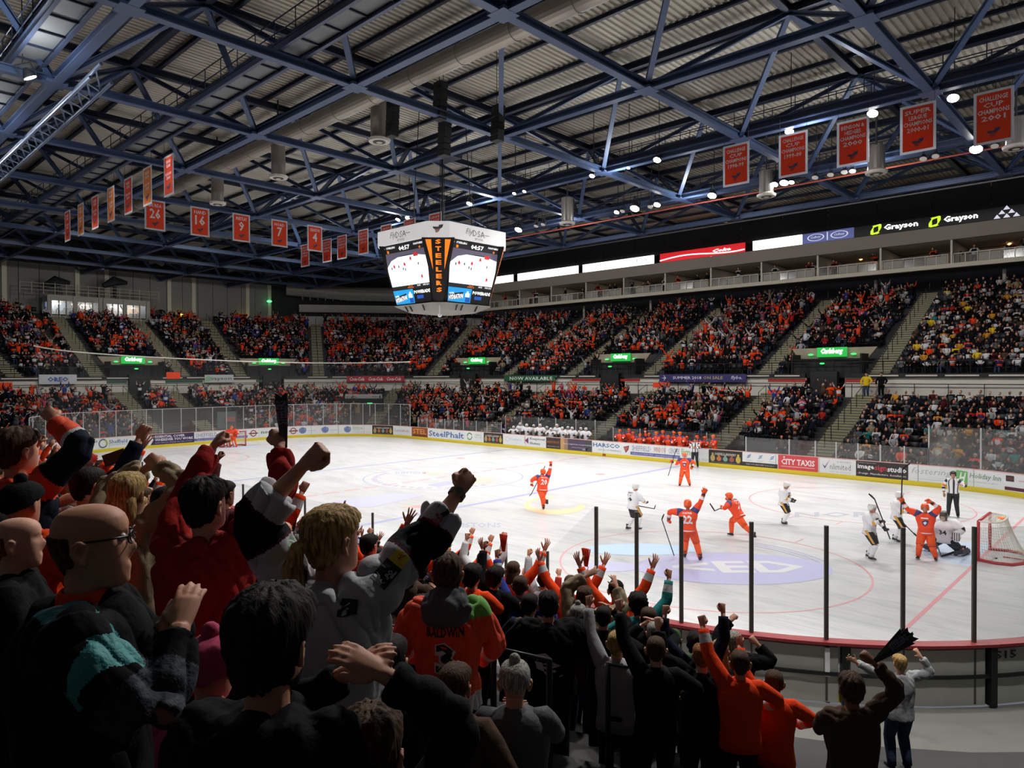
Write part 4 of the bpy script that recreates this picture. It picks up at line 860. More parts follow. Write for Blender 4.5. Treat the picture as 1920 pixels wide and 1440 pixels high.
# ducts and nozzles
ductm = M('duct_grey', 'a29c90', .45, .3); nozm = M('nozzle_steel', 'a8a29a', .3, .7)
def long_duct(y, x0, x1, z, lab):
    mb = MB(); mb.tube([(x0, y, z), (x1, y, z)], .42, 18); 
    for k in range(int((x1-x0)/3)): mb.tube([(x0+3*k, y, z), (x0+3*k+.08, y, z)], .45, 18)
    obj('air_duct', mb, ductm, smooth=False, label=lab, cat='duct')
q = at_z(520, 262, 18.9); long_duct(q[1], -30, 30, 18.9, 'long pale round air duct under the roof left of centre')
hous_ = M('hanger_dark', '3a3c40', .5)
def nozzle(px, py, z, lab, r=.42, h=2.0, flare=True):
    q = at_z(px, py, z); root = empty('air_nozzle', label=lab, cat='air nozzle', loc=q)
    mb = MB(); mb.tube([(0, 0, 0), (0, 0, h)], r, 20); obj('nozzle_body', mb, nozm, root, False)
    mb = MB(); mb.tube([(0, 0, h), (0, 0, 21.1-z)], .05, 6); obj('hanger', mb, hous_, root)
    mb = MB(); mb.tube([(0, 0, -.22), (0, 0, -.1), (0, 0, 0)], [r*1.25, r*1.35, r], 20); obj('outlet_ring', mb, M('outlet_pale', 'bdb8ae', .5), root)
    mb = MB(); mb.tube([(0, 0, -.2), (0, 0, -.24)], r*.75, 16); mb.tube([(0, 0, -.23), (0, 0, -.26)], r*.35, 12, 1); obj('outlet_cone', mb, [M('outlet_dark', '3a3a38', .6), MATS['outlet_pale']], root)
nozzle(711, 258, 17.6, 'steel air nozzle, widest one, at the top left of the scoreboard', .42, 2.4); nozzle(522, 327, 17.0, 'steel air nozzle over the number seven banner side', .38, 2.0)
nozzle(408, 377, 17.0, 'steel air nozzle above the number sixteen banner', .38, 2.0); nozzle(1643, 318, 16.6, 'flared steel air nozzle between two championship banners', .42, 1.2); nozzle(1437, 362, 16.6, 'flared steel air nozzle behind the first championship banner', .42, 1.3)
nozzle(1064, 415, 16.4, 'steel air nozzle right of the scoreboard', .42, 1.6); nozzle(1905, 270, 16.6, 'flared steel air nozzle by the last championship banner', .42, 1.2)
for x, y, z0, z1, lab in ((735, 232, 17.4, 19.2, 'left'), (824, 200, 17.4, 19.6, 'middle'), (932, 240, 17.0, 19.2, 'right'), (832, 268, 16.2, 17.9, 'low middle')):
    q = at_z(x, y+20, z0); root = empty('line_array', label='hanging black loudspeaker array above the scoreboard, '+lab+' one', cat='loudspeaker')
    for k in range(6): mb = MB(); mb.box(q+np.array([.02*k, 0, .28*k]), (.5, .42, .25)); obj('speaker_cabinet', mb, blk, root)
    mb = MB(); mb.tube([q+np.array([0, 0, 1.6]), (q[0], q[1], 21.25)], .02, 4); obj('cable', mb, blk, root)
# floodlights
lens = M('lamp_lens', 'fffdf6', .5, emis=40); lensoff = M('lamp_lens_off', 'cfcac0', .4); hous = M('lamp_housing', '3a3c40', .4, .6)
mb = MB(); mb.tube([(0, 0, .5), (0, 0, .38), (0, 0, .15), (0, 0, 0)], [.1, .18, .3, .34], 16); hm = mb.mesh('housing'); mb = MB(); mb.tube([(0, 0, -.02), (0, 0, .02)], .3, 16); lm = mb.mesh('lens'); mb = MB(); mb.box((0, .38, .4), (.05, .05, .6)); mb.box((0, -.38, .4), (.05, .05, .6)); mb.box((0, 0, .72), (.06, .8, .05)); bm_ = mb.mesh('bracket')
hm.materials.append(hous); lm.materials.append(lens); bm_.materials.append(hous)
def flood(p, on=True, lab='', sc=1.):
    root = empty('floodlight', loc=p, label=lab, cat='floodlight', group='floodlights hung under the catwalks')
    root.rotation_euler = (R(-28 if p[1] > 0 else 28), 0, 0); root.scale = (sc*.72,)*3
    Ri = Matrix.Rotation(R(-28 if p[1] > 0 else 28), 3, 'X').inverted(); up_ = np.array(Ri @ Vector((0, 0, 1))); sc_ = sc*.72; mb = MB(); a_ = np.array([0, 0, .72]); mb.beam(a_, a_+up_*((21.2-p[2]-.5)/sc_), .03/sc_, .03/sc_); obj('hanger', mb, hous, root)
    put('housing', hm, None, root); put('bracket', bm_, None, root)
    if on: put('lens', lm, None, root)
    else: o = colcopy('lens', lm, [lensoff], root)
FL = ['glaring floodlight with big halo below the last championship banner', 'middle lamp of the trio left of the second championship banner', 'left lamp of the trio by the second championship banner', 'small right lamp of the trio by the second championship banner', 'single floodlight left of the first championship banner', 'brightest floodlight of the group in mid ceiling', 'floodlight just right of the brightest mid group lamp', 'floodlight just left of the brightest mid group lamp', 'single floodlight right of the scoreboard canopy', 'left of two touching floodlights on the scoreboard corner', 'right of two touching floodlights on the scoreboard corner', 'floodlight at the top of the 1999-00 banner', 'floodlight between the 2000 and 2000-01 banners', 'lone floodlight high above the mid group', 'small floodlight left of the lone high one', 'floodlight above the right part of the scoreboard', 'right of two lamps above the left scoreboard banners', 'left of two lamps above the left scoreboard banners', 'floodlight at the very top right of the ceiling', 'left of two tiny lamps above centre right', 'right of two tiny lamps above centre right', 'tiny lone lamp beside the splayed struts']
FL = ['bright '+x for x in FL]
UL = ['first of four under the 2000 banner', 'second of four under the 2000 banner', 'third of four under the 2000 banner', 'last of four under the 2000 banner', 'left of the pair under the 2000-01 banner', 'right of the pair under the 2000-01 banner', 'by the glaring lamp', 'left of the pair over the first LED screens', 'right of the pair over the first LED screens', 'left in the mid group', 'right in the mid group']
for k, (x, y, z, s_) in enumerate(((1830, 280, 17.0, 1.3), (1470, 343, 17., 1.1), (1452, 346, 17, .9), (1484, 342, 17, .7), (1335, 367, 17, 1.2), (1190, 391, 17, 1.4), (1232, 384, 17, 1.), (1156, 398, 17, .8), (972, 431, 17., 1.3), (886, 444, 17, 1.3), (908, 440, 17, 1.4), (1480, 247, 17.3, .9), (1636, 213, 17.3, 1.), (1232, 300, 17.3, .9), (1110, 330, 17.3, .7), (880, 382, 17.3, .9), (764, 409, 17.3, .8), (746, 412, 17.3, .8), (1787, 184, 17.3, 1.), (964, 363, 17.3, .5), (983, 359, 17.3, .5), (1178, 315, 17.3, .4))):
    flood(tuple(at_z(x, y, z)), True, FL[k], s_)
for k, (x, y) in enumerate(((1528, 333), (1557, 328), (1583, 323), (1598, 321), (1731, 298), (1754, 293), (1865, 274), (1005, 424), (1018, 421), (1167, 396), (1219, 388))):
    flood(tuple(at_z(x, y, 16.9)), False, 'unlit lamp under the far catwalk, '+UL[k], .8)
for k in range(7): flood((-27+k*8.6, -19.5, 17.1), True, 'bright floodlight over the near stand at the left', 1.)
# red pipe by the far lamps
mb = MB(); y = 16.8; mb.tube([(-15, y, 17.3), (40, y, 17.3)], .05, 6); obj('red_pipe', mb, M('pipe_red', 'a84a38', .5), label='thin red sprinkler pipe under the far catwalk', cat='pipe')
# lighting truss box at the top left
root = empty('lighting_truss', label='pale aluminium lighting truss at the upper left with box lights', cat='truss')
a, c = at_z(-60, 380, 16.8), at_z(190, 150, 16.8)
d = (c-a); L = np.linalg.norm(d); d /= L; sdir = np.cross(d, (0, 0, 1))
mb = MB()
for u, z in ((-.35, 0), (.35, 0), (0, .6)): mb.tube([a+sdir*u+np.array([0, 0, z]), c+sdir*u+np.array([0, 0, z])], .07, 8)
for k in range(int(L/1.2)):
    q = a+d*k*1.2; mb.tube([q-sdir*.35, q+sdir*.35+d*.6], .035, 5); mb.tube([q-sdir*.35, q+d*.6+np.array([0, 0, .6])], .035, 5); mb.tube([q+sdir*.35, q+d*.6+np.array([0, 0, .6])], .035, 5)
obj('chord_tubes', mb, M('alu_truss', '76849c', .35, .4), root)
# ---------------------------------------------------------------- banners
def cloth_thin(name, col):
    m = M(name, col, .8); nt = m.node_tree; b = nt.nodes['Principled BSDF']; t = nt.nodes.new('ShaderNodeBsdfTranslucent'); t.inputs[0].default_value = (*srgb(col), 1); x = nt.nodes.new('ShaderNodeMixShader'); x.inputs[0].default_value = .4
    o = [n for n in nt.nodes if n.type == 'OUTPUT_MATERIAL'][0]; nt.links.new(b.outputs[0], x.inputs[1]); nt.links.new(t.outputs[0], x.inputs[2]); nt.links.new(x.outputs[0], o.inputs[0]); return m
bor = cloth_thin('banner_red', 'ee4a22'); bora = cloth_thin('banner_orange', 'f08a3a'); bsil = cloth_thin('banner_silver', 'cfd2d8'); btxt = cloth_thin('banner_text', 'ececf0'); bcr = M('banner_crest', '3a3550', .7); bcr2 = M('banner_crest_red', '9a2a24', .7)
def crest(fn, mb, cx, cz, s):
    q = lambda a, b_: fn(cx+a*s, cz+b_*s)
    mb.poly([q(-.9, .35), q(.1, .3), q(.2, .62), q(.95, .75), q(.8, .2), q(.45, .0), q(-.3, -.15), q(-.75, .0)], 0)
    mb.poly([q(-.55, -.05), q(.5, .1), q(.15, -.55), q(-.35, -.75)], 1)
def banner(p, ux, lines, lab, grp, W=1.2, H=1.82, inner=None, wires=True, cr=.27, back=None):
    root = empty('hanging_banner', loc=p, label=lab, cat='banner', group=grp); ux = np.array(ux, float); n = np.cross(ux, (0, 0, 1))
    f = lambda o: plane_fn((0, 0, -H), ux, (0, 0, 1), o)
    mb = MB(); mb.box(np.array([0, 0, -H/2]), (W, .012, H), 0, (ux, n, (0, 0, 1))); obj('border', mb, bsil, root)
    for sg in (1, -1):
        uxx = ux*sg; g = lambda o: plane_fn((0, 0, -H), uxx, (0, 0, 1), o)
        mb = MB(); rect(mb, g(.012), -W/2+.1, W/2-.1, .1, H-.1); obj('field', mb, inner or bor, root)
        mb = MB(); 
        for (tx, v0, v1, wd) in lines: text_on(mb, tx, g(.018), -wd*W/2, wd*W/2, v0*H, v1*H, 0, .02)
        obj('lettering', mb, btxt, root)
        mb = MB(); crest(g(.018), mb, 0, .2*H, cr); obj('crest', mb, [bcr, bcr2], root)
        if back is False: break
    if wires:
        mb = MB()
        for sx in (-1, 1): mb.beam(ux*(W/2-.05)*sx, ux*(W/2-.05)*sx+np.array([0, 0, ZB-p[2]]), .012, .012)
        obj('hanging_wire', mb, blk, root)
for k, (num, nm_) in enumerate((('26', 'SMURDA'), ('16', 'HAND'), ('9', 'PRIESTLAY'), ('7', 'HOAD'), ('4', 'CRANSTON'))):
    y = -9.8+k*2.72
    banner((-15.7+.1*k, y, 16.7), (0, 1, 0), [(nm_, .76, .88, .62), (num, .38, .72, .3 if len(num) == 1 else .52)], 'orange-red number banner with a big white %s' % ('twenty-six', 'sixteen', 'nine', 'seven', 'four')[k], None, 1.22, 1.86, cr=.22)
champs = ['CUP', 'LEAGUE', 'PLAYOFF', 'CUP', 'LEAGUE', 'CUP', 'PLAYOFF']
wh7 = ['leftmost and lowest', 'second from the low end', 'third from the low end', 'in the middle of seven', 'third from the high end', 'second from the high end', 'highest and largest']
for k in range(7):
    x = -23+k*2.83
    banner((x, -12.65, 16.75), (1, 0, 0), [('GRAND', .8, .88, .5), ('SLAM', .7, .78, .4), (champs[k], .5, .57, .6), ('2003', .4, .48, .4)], 'pale-bordered orange banner seen nearly edge-on, %s of the left row' % wh7[k], None, 1.2, 2.0, inner=(bora if k % 2 else bor))
rt = [(('CHALLENGE', 'CUP', 'CHAMPIONS', '1998-99')), (('CHALLENGE', 'CUP', 'CHAMPIONS', '1999-00')), (('BENSON &', 'HEDGES', 'CHAMPIONS', '2000')), (('SUPER', 'LEAGUE', 'CHAMPIONS', '2000-01')), (('CHALLENGE', 'CUP', 'CHAMPIONS', '2001'))]
for k, (L4, (px, py)) in enumerate(zip(rt, ((1380, 270), (1487, 249), (1599, 224), (1721, 195), (1863, 168)))):
    q = at_z(px, py, 16.7)
    banner(tuple(q), (1, .02, 0), [(L4[0], .8, .89, .72), (L4[1], .68, .77, .5), (L4[2], .56, .65, .8), (L4[3], .43, .53, .6)], 'orange-red champions banner reading %s %s' % (L4[0].lower(), L4[3]), None, 1.3, 1.95 if k < 4 else 2.05, cr=.24)
wl = ['next to the number four banner', 'second after the number four banner', 'third after the number four banner', 'fourth after the number four banner', 'at the left edge of the scoreboard', 'above the left part of the scoreboard', 'above the middle of the scoreboard']
yrs = ['1995', '1996', '1997', '2009-10', '2011-12', '2015-16', '2016-17']
for k, (px, py) in enumerate(((572, 458), (613, 448), (641, 441), (681, 430), (724, 421), (768, 410), (816, 399))):
    q = at_z(px, py, 16.7)
    banner(tuple(q), (1, .02, 0), [('LEAGUE', .8, .89, .7), ('PLAYOFF', .68, .77, .7), ('CHAMPIONS', .56, .65, .8), (yrs[k], .43, .53, .6)], 'small orange-red champions banner, '+wl[k], None, 1.25, 1.85, cr=.24)
# ---------------------------------------------------------------- scoreboard
sb = empty('scoreboard', loc=(0, 0, 0), label='four-sided hanging video scoreboard with white canopy over centre ice', cat='scoreboard')
swh = M('canopy_white_glow', 'e2e1df', .5, emis=.5); sbk = M('score_black', '0e0e10', .5); sor = M('score_orange', 'f07818', .5, emis=1.); screen_ = M('screen_ice', 'f2fbfb', .5, emis=1.05); sdk = M('screen_dark', '25252a', .5, emis=.25); sblue = M('screen_blue', '1f8fd0', .5, emis=.8); swt = M('screen_text', 'f4f4f4', .5, emis=1.); srd = M('screen_red', 'c8343c', .5, emis=.6); sgr = M('screen_crowd', '6a6478', .5, emis=.4); sgrey = M('canopy_print', '8a8688', .6)  # canopy white gets added emission to read brighter; it is no lamp
HW, CH = 2.95, 1.35   # half width of faces plane, chamfer
def oct_(hw, ch): return [(hw, -hw+ch), (hw, hw-ch), (hw-ch, hw), (-hw+ch, hw), (-hw, hw-ch), (-hw, -hw+ch), (-hw+ch, -hw), (hw-ch, -hw)]
def ring_o(z, hw, ch): return [(x, y, z) for x, y in oct_(hw, ch)]
def slab(mb, z0, hw0, ch0, z1, hw1, ch1, mi=0):
    a, c = ring_o(z0, hw0, ch0), ring_o(z1, hw1, ch1); mb.add(a+c, [(i, (i+1) % 8, 8+(i+1) % 8, 8+i) for i in range(8)]+[tuple(range(8))[::-1], tuple(range(8, 16))], mi)
ZS0, ZS1, ZS2, ZS3 = 9.75, 10.55, 12.95, 13.72
mb = MB(); slab(mb, ZS2, 2.95, .85, ZS3+.05, 2.95, .85); obj('canopy', mb, swh, sb)
mb = MB(); slab(mb, ZS0-.1, 2.0, .55, ZS2, 2.78, .82); obj('core', mb, sbk, sb)
mb = MB(); slab(mb, ZS0-.42, 1.55, .55, ZS0-.08, 2.2, .6); obj('lower_tray', mb, M('tray_pale', '7c7972', .6), sb)
for (dx, dy) in ((1, 0), (0, -1), (-1, 0), (0, 1)):
    u = np.array([-dy, dx, 0.]); nn = np.array([dx, dy, 0.])     # u runs left->right seen from outside
    def fa(a, z, o=0.):      # a -1..1 across, z height ; face slopes inward downwards
        t = (z-ZS0)/(ZS2-ZS0); hw = 2.06+(2.80-2.06)*t; wd = 1.5+(1.93-1.5)*t
        return nn*(hw+o)+u*(a*wd)+np.array([0, 0, z])
    scr = empty('video_screen'); scr.parent = sb
    def rr(mb, a0, a1, z0, z1, o): mb.add([fa(a0, z0, o), fa(a1, z0, o), fa(a1, z1, o), fa(a0, z1, o)], [(0, 1, 2, 3)])
    mb = MB(); rr(mb, -1, 1, ZS0, ZS2, .03); obj('frame', mb, sdk, scr)
    mb = MB(); rr(mb, -.98, .98, 10.72, 12.25, .04); obj('picture_ice', mb, screen_, scr)
    mb = MB(); mb.add([fa(-.98, 11.75, .045), fa(-.7, 12.1, .045), fa(-.3, 12.27, .045), fa(.3, 12.3, .045), fa(.98, 12.1, .045), fa(.98, 12.5, .045), fa(-.98, 12.5, .045)], [(0, 1, 2, 3, 4, 5, 6)]); obj('picture_crowd', mb, sgr, scr)
    mb = MB(); rr(mb, .38, .58, 12.15, 12.35, .05)
    for a, z in ((-.62, 11.75), (.22, 12.05), (.65, 11.05), (-.1, 11.8)):
        mb.add([fa(a-.03, z-.12, .05), fa(a, z-.02, .05), fa(a+.04, z-.12, .05), fa(a+.05, z+.05, .05), fa(a, z+.16, .05), fa(a-.04, z+.04, .05)], [(0, 1, 2, 3, 4, 5)])
    obj('picture_players', mb, srd, scr)
    mb = MB()
    for a, z in ((-.75, 11.7), (-.4, 11.75), (-.2, 11.6), (.55, 11.75), (-.1, 11.55)): mb.add([fa(a-.02, z-.07, .05), fa(a+.03, z-.07, .05), fa(a+.03, z+.08, .05), fa(a-.02, z+.06, .05)], [(0, 1, 2, 3)])
    obj('picture_figures', mb, sgr, scr)
    F = lambda a, z: fa(a, z, .055)
    mb = MB(); text_on(mb, '04:57', F, -.22, .27, 12.56, 12.8, 0, .03); text_on(mb, 'STEELERS', F, -.78, -.38, 12.74, 12.84, 0, .02); text_on(mb, 'PANTHERS', F, .45, .85, 12.72, 12.82, 0, .02); text_on(mb, 'S/S   05:21', F, .35, .95, 10.6, 10.68, 0, .02); text_on(mb, 'Y', F, -.97, -.85, 12.55, 12.8, 0, .04); text_on(mb, 'A', F, .9, .98, 12.5, 12.7, 0, .04); obj('score_text', mb, swt, scr)
    mb = MB(); text_on(mb, '1', F, -.78, -.7, 12.52, 12.66, 0, .03); text_on(mb, '0', F, .66, .75, 12.5, 12.64, 0, .03); text_on(mb, '2nd', F, -.1, .1, 10.63, 10.69, 0, .02); text_on(mb, 'Period', F, -.15, .15, 10.55, 10.61, 0, .02); obj('score_digits', mb, sor, scr)
    mb = MB(); rr(mb, -1, .08, ZS0, ZS1-.05, .045); obj('blue_panel', mb, sblue, scr)
    mb = MB(); rr(mb, .1, 1, ZS0, ZS1-.05, .045); mb.add([fa(-.97, 9.82, .05), fa(-.33, 9.98, .05), fa(-.3, 10.3, .05), fa(-.97, 10.14, .05)], [(0, 1, 2, 3)]); obj('dark_panel', mb, sbk, scr)
    mb = MB(); text_on(mb, 'HYDRATION', lambda a, z: fa(a, z+.22*(a+.97), .06), -.97, -.3, 9.82, 10.08, 0, .03, .2); text_on(mb, 'TOTAL', lambda a, z: fa(a, z+.22*(a+.97), .06), -.95, -.72, 10.1, 10.2, 0, .03); text_on(mb, 'POWERADE', F, .13, .98, 10.22, 10.4, 0, .03); rr(mb, -.2, 0., 10.05, 10.25, .05); rr(mb, -.14, -.06, 10.25, 10.35, .05); obj('panel_text', mb, swt, scr)
    mb = MB(); rr(mb, .25, .6, 9.95, 10.13, .05); rr(mb, -.18, .04, 9.78, 10.02, .05); obj('blue_tab', mb, M('screen_blue2', '1a4fa8', .5, emis=.6), scr)
    mb = MB(); text_on(mb, 'Fly', lambda a, z: nn*2.97+u*a+np.array([0, 0, z]), -.95, -.45, 13.18, 13.58, 0, -.005, .3); text_on(mb, 'DSA', lambda a, z: nn*2.97+u*a+np.array([0, 0, z]), -.45, .45, 13.22, 13.55, 0, .0); rect(mb, lambda a, z: nn*2.97+u*a+np.array([0, 0, z]), .45, .8, 13.36, 13.39); text_on(mb, 'arena', lambda a, z: nn*2.97+u*a+np.array([0, 0, z]), -.3, .3, 13.04, 13.15, 0, 0); obj('canopy_name', mb, sgrey, sb)
    mb = MB()
    for a in (-.5, -.25, .45): mb.beam(nn*1.9+u*a*1.5+np.array([0, 0, ZS0-.42]), nn*2.12+u*a*1.6+np.array([0, 0, ZS0-.06]), .06, .06)
    obj('tray_strut', mb, sbk, sb)
for k, (dx, dy) in enumerate(((1, -1), (-1, -1), (-1, 1), (1, 1))):
    nn = np.array([dx, dy, 0.])/math.sqrt(2); u = np.array([-nn[1], nn[0], 0.])
    def fc(a, z, o=0.):
        t = (z-(ZS0-.1))/(ZS2-ZS0+.1); hw = 2.0+.78*t; ch = .55+(.82-.55)*t
        d = (2*hw-ch)/math.sqrt(2); return nn*(d+o)+u*a+np.array([0, 0, z])
    col_ = empty('corner_column'); col_.parent = sb
    mb = MB(); mb.poly([fc(-.86, ZS2, .12), fc(.86, ZS2, .12), fc(.18, ZS0-.1, .12), fc(-.18, ZS0-.1, .12)][::-1]); mb.poly([fc(-.86, ZS2, -.1), fc(.86, ZS2, -.1), fc(.86, ZS2, .12), fc(-.86, ZS2, .12)]); mb.poly([fc(-.86, ZS2, .12), fc(-.18, ZS0-.1, .12), fc(-.18, ZS0-.1, -.2), fc(-.86, ZS2, -.2)]); mb.poly([fc(.86, ZS2, .12), fc(.18, ZS0-.1, .12), fc(.18, ZS0-.1, -.2), fc(.86, ZS2, -.2)]); obj('column_face', mb, sbk, col_)
    mb = MB()
    for sg in (-1, 1): mb.poly([fc(sg*.66, ZS2-.1, .13), fc(sg*.36, ZS2-.1, .13), fc(sg*.3, 11.35, .13)])
    for j, ch in enumerate('STEELERS'): z = 12.62-j*.345; text_on(mb, ch, lambda a, zz: fc(a, zz, .14), -.15, .15, z, z+.23, 0, .04)
    obj('vertical_name', mb, sor, col_)
    mb = MB(); dd = (2*2.95-.85)/math.sqrt(2)+.02; crest(lambda a, z: nn*dd+u*a+np.array([0, 0, z]), mb, 0, 13.38, .3); obj('crest', mb, [M('crest_grey', '6a6670', .6), M('crest_pink', 'd8a89c', .6)], sb)
mb = MB()
for sx in (-1, 1):
    for sy in (-1, 1): mb.tube([(sx*1.2, sy*1.2, ZS3), (sx*.9, sy*.9, 21)], .025, 5)
mb.tube([(0, 0, ZS3), (0, 0, 21)], .05, 6); obj('support_cable', mb, blk, sb)
mb = MB(); mb.tube([(1.7, -1.7, ZS0-.1), (1.75, -1.75, ZS0-.65)], .04, 6); mb.ball((1.75, -1.75, ZS0-.75), .12); obj('dome_camera', mb, M('dome_white', 'c8c8c8', .4), sb)
# hoist motor group over the scoreboard
root = empty('hoist_rig', label='dark hoist rig with red motors above the scoreboard cables', cat='hoist')
mb = MB(); mb.box((0, 0, 18.2), (1.6, 1.6, .25)); obj('rig_frame', mb, steeld, root)
mb = MB(); mb.ball((.5, -.3, 18.7), (.3, .2, .2)); mb.ball((-.4, .4, 18.7), (.3, .2, .2)); obj('motor', mb, M('motor_red', '8a3028', .5), root)
# wireless camera box etc.: small banner boxes hung from the roof
# ---------------------------------------------------------------- figures
def nv(v): v = np.array(v, float); return v/(np.linalg.norm(v)+1e-9)
def ik(S_, T, l1, l2, pole):
    S_ = np.array(S_, float); T = np.array(T, float); d = T-S_; Lr = np.linalg.norm(d); L = min(max(Lr, .12), (l1+l2)*.995); dh = d/(Lr+1e-9); T = S_+dh*L
    a = (l1*l1-l2*l2+L*L)/(2*L); h = math.sqrt(max(0, l1*l1-a*a)); p = np.array(pole, float); p = nv(p-dh*np.dot(p, dh)); return S_+dh*a+p*h, T
_RG = [(-.122, .070, -.005, .022), (-.108, .090, -.028, .043), (-.085, .095, -.052, .055), (-.062, .093, -.068, .062), (-.045, .094, -.078, .066), (-.025, .092, -.086, .070), (-.008, .091, -.093, .073), (.01, .090, -.099, .0755), (.03, .089, -.103, .077), (.05, .093, -.105, .0775), (.07, .094, -.104, .076), (.09, .086, -.097, .069), (.106, .070, -.083, .057), (.118, .045, -.06, .040), (.125, .015, -.03, .018)]
def head_grid(nu=20, g=0., zscale=1.):
    vs = []
    for (z, f, b, w_) in _RG:
        mid = (f+b)/2*.2+(.0)
        for k in range(nu):
            a = 2*math.pi*k/nu; c, s_ = math.cos(a), math.sin(a)
            c2 = math.copysign(abs(c)**.85, c); s2 = math.copysign(abs(s_)**.85, s_)
            y = mid+(f-mid)*c2 if c > 0 else mid+(mid-b)*c2
            x = w_*s2
            v = np.array([x, y, z]); v += nv(v)*g
            vs.append((v, a, z))
    return vs, nu
def grid_faces(n, nu): return [(i*nu+k, i*nu+(k+1) % nu, (i+1)*nu+(k+1) % nu, (i+1)*nu+k) for i in range(n-1) for k in range(nu)]+[tuple(range(nu))[::-1], tuple((n-1)*nu+k for k in range(nu))]
def add_head(mb, c, Rm, nu=20, mi=0, ears=True):
    vs, nu = head_grid(nu); out = []
    for v, a, z in vs:
        v = v.copy(); an = abs((a+math.pi) % (2*math.pi)-math.pi)
        if an < .2: v[1] += {-.025: .018, -.008: .027, .01: .018, .03: .007}.get(z, 0)
        elif an < .42: v[1] += {-.025: .004, -.008: .005}.get(z, 0)
        if .2 < an < .75 and z in (.03,): v[1] -= .009
        if .2 < an < .75 and z == .05: v[1] += .003
        if an < .35 and z == -.062: v[1] += .006
        if an < .35 and z == -.045: v[1] -= .002
        if an < .5 and z == -.108: v[1] += .004
        out.append(c+Rm@v)
    mb.add(out, grid_faces(len(_RG), nu), mi)
    if ears:
        for sx in (-1, 1):
            e = lambda x, y, z: c+Rm@np.array([sx*(.082+x*1.4), y-.006, z])
            mb.tube([e(-.006, -.008, 0), e(.008, -.016, .002)], [(.013, .022), (.014, .024)], 10, mi, ref=Rm@np.array([0, 1, 0]))
            mb.tube([e(.0, .004, .008), e(.008, .002, .026), e(.013, -.012, .036), e(.016, -.028, .028), e(.015, -.030, .008), e(.010, -.020, -.014), e(.004, -.008, -.03), e(0, .0, -.022)], [.0075, .0078, .008, .008, .008, .009, .0105, .007], 6, mi)
def hair_mesh(kind='short', nu=22, hi=False):
    mb = MB(); global _RG; base = _RG
    if hi:
        A_ = np.array(_RG); ix = np.linspace(0, len(_RG)-1, 40); _RG = [tuple(np.interp(ix[i], np.arange(len(A_)), A_[:, c]) for c in range(4)) for i in range(40)]; nu = 72
    vs, nu = head_grid(nu); out = []; nrg = len(_RG); _RG = base
    th = {'short': .014, 'long': .02, 'curly': .035, 'beanie': .02, 'cap': .018, 'thin': .008, 'pony': .016, 'helmet': .035, 'goalie': .03, 'fringe': .007, 'hood': .045}[kind]
    for v, a, z in vs:
        an = abs((a+math.pi) % (2*math.pi)-math.pi)       # 0 front, pi back
        lim = np.interp(an, [0, .6, 1.1, 1.5, 1.9, 3.14], [.085, .075, .055, .03, -.03, -.075])
        if kind in ('beanie', 'cap', 'helmet'): lim = np.interp(an, [0, 1.2, 1.9, 3.14], [.062, .05, .01, -.02])
        if kind == 'helmet': lim = np.interp(an, [0, .9, 1.3, 2, 3.14], [.05, .04, -.03, -.05, -.05])
        if kind == 'goalie': lim = np.interp(an, [0, .7, 1.3, 2, 3.14], [.055, .02, -.09, -.08, -.06])
        if kind == 'fringe': lim = np.interp(an, [0, 1.75, 2.0, 3.14], [.3, .3, -.03, -.075])
        if kind == 'fringe' and z > .045: lim = .3
        if kind == 'curly': lim -= .01
        if hi and kind not in ('beanie', 'cap', 'helmet', 'goalie'): lim = lim+.012*noise.noise(Vector((v[0]*60, v[1]*60, 1.)))
        inside = z > lim
        q = v+nv(v)*(th if inside else -.012)
        if inside and kind in ('curly',): q += nv(v)*.012*math.sin(a*7+z*90)
        if inside and kind == 'short': q += nv(v)*.003*math.sin(a*11+z*60)
        if hi and inside:
            h_ = noise.fractal(Vector((v[0]*45, v[1]*45, v[2]*9)), .7, 2., 4); q = q+nv(v)*(.0055 if kind not in ('beanie', 'cap', 'helmet') else .001)*h_
            if kind == 'short': q = q+nv(v)*.006*max(0, (z-.03)/.09)
        out.append(q)
    mb.add(out, grid_faces(nrg, nu), 0)
    if kind == 'long':
        pts = [(0, -.045, .05), (0, -.075, -.03), (0, -.085, -.12), (0, -.09, -.22), (0, -.08, -.31)]; mb.tube(pts, [(.075, .05), (.09, .055), (.1, .05), (.095, .04), (.05, .02)], 14, 0, ref=(1, 0, 0))
    if kind == 'pony':
        pts = [(0, -.105, .03), (0, -.15, .02), (0, -.175, -.04), (0, -.17, -.13), (0, -.15, -.21), (0, -.135, -.27)]; mb.tube(pts, [.02, .026, .036, .038, .028, .008], 10, 0)
    if kind == 'cap':
        mb.add([(-.07, .085, .062), (.07, .085, .062), (.055, .165, .045), (-.055, .165, .045), (-.07, .085, .07), (.07, .085, .07), (.055, .165, .051), (-.055, .165, .051)], [(0, 1, 2, 3), (7, 6, 5, 4), (0, 4, 5, 1), (2, 6, 7, 3), (1, 5, 6, 2), (0, 3, 7, 4)])
    if kind == 'beanie': mb.ball((0, -.01, .155), .035)
    if kind == 'helmet': mb.tube([(0, -.1, -.03), (0, -.125, .02), (0, -.115, .08)], [(.05, .02), (.06, .02), (.04, .02)], 8, 0, ref=(1, 0, 0))
    return mb.mesh('hair_'+kind, True)
HAIR = {}
def hairm(kind, hi=False):
    if (kind, hi) not in HAIR: HAIR[kind, hi] = hair_mesh(kind, hi=hi)
    return HAIR[kind, hi]
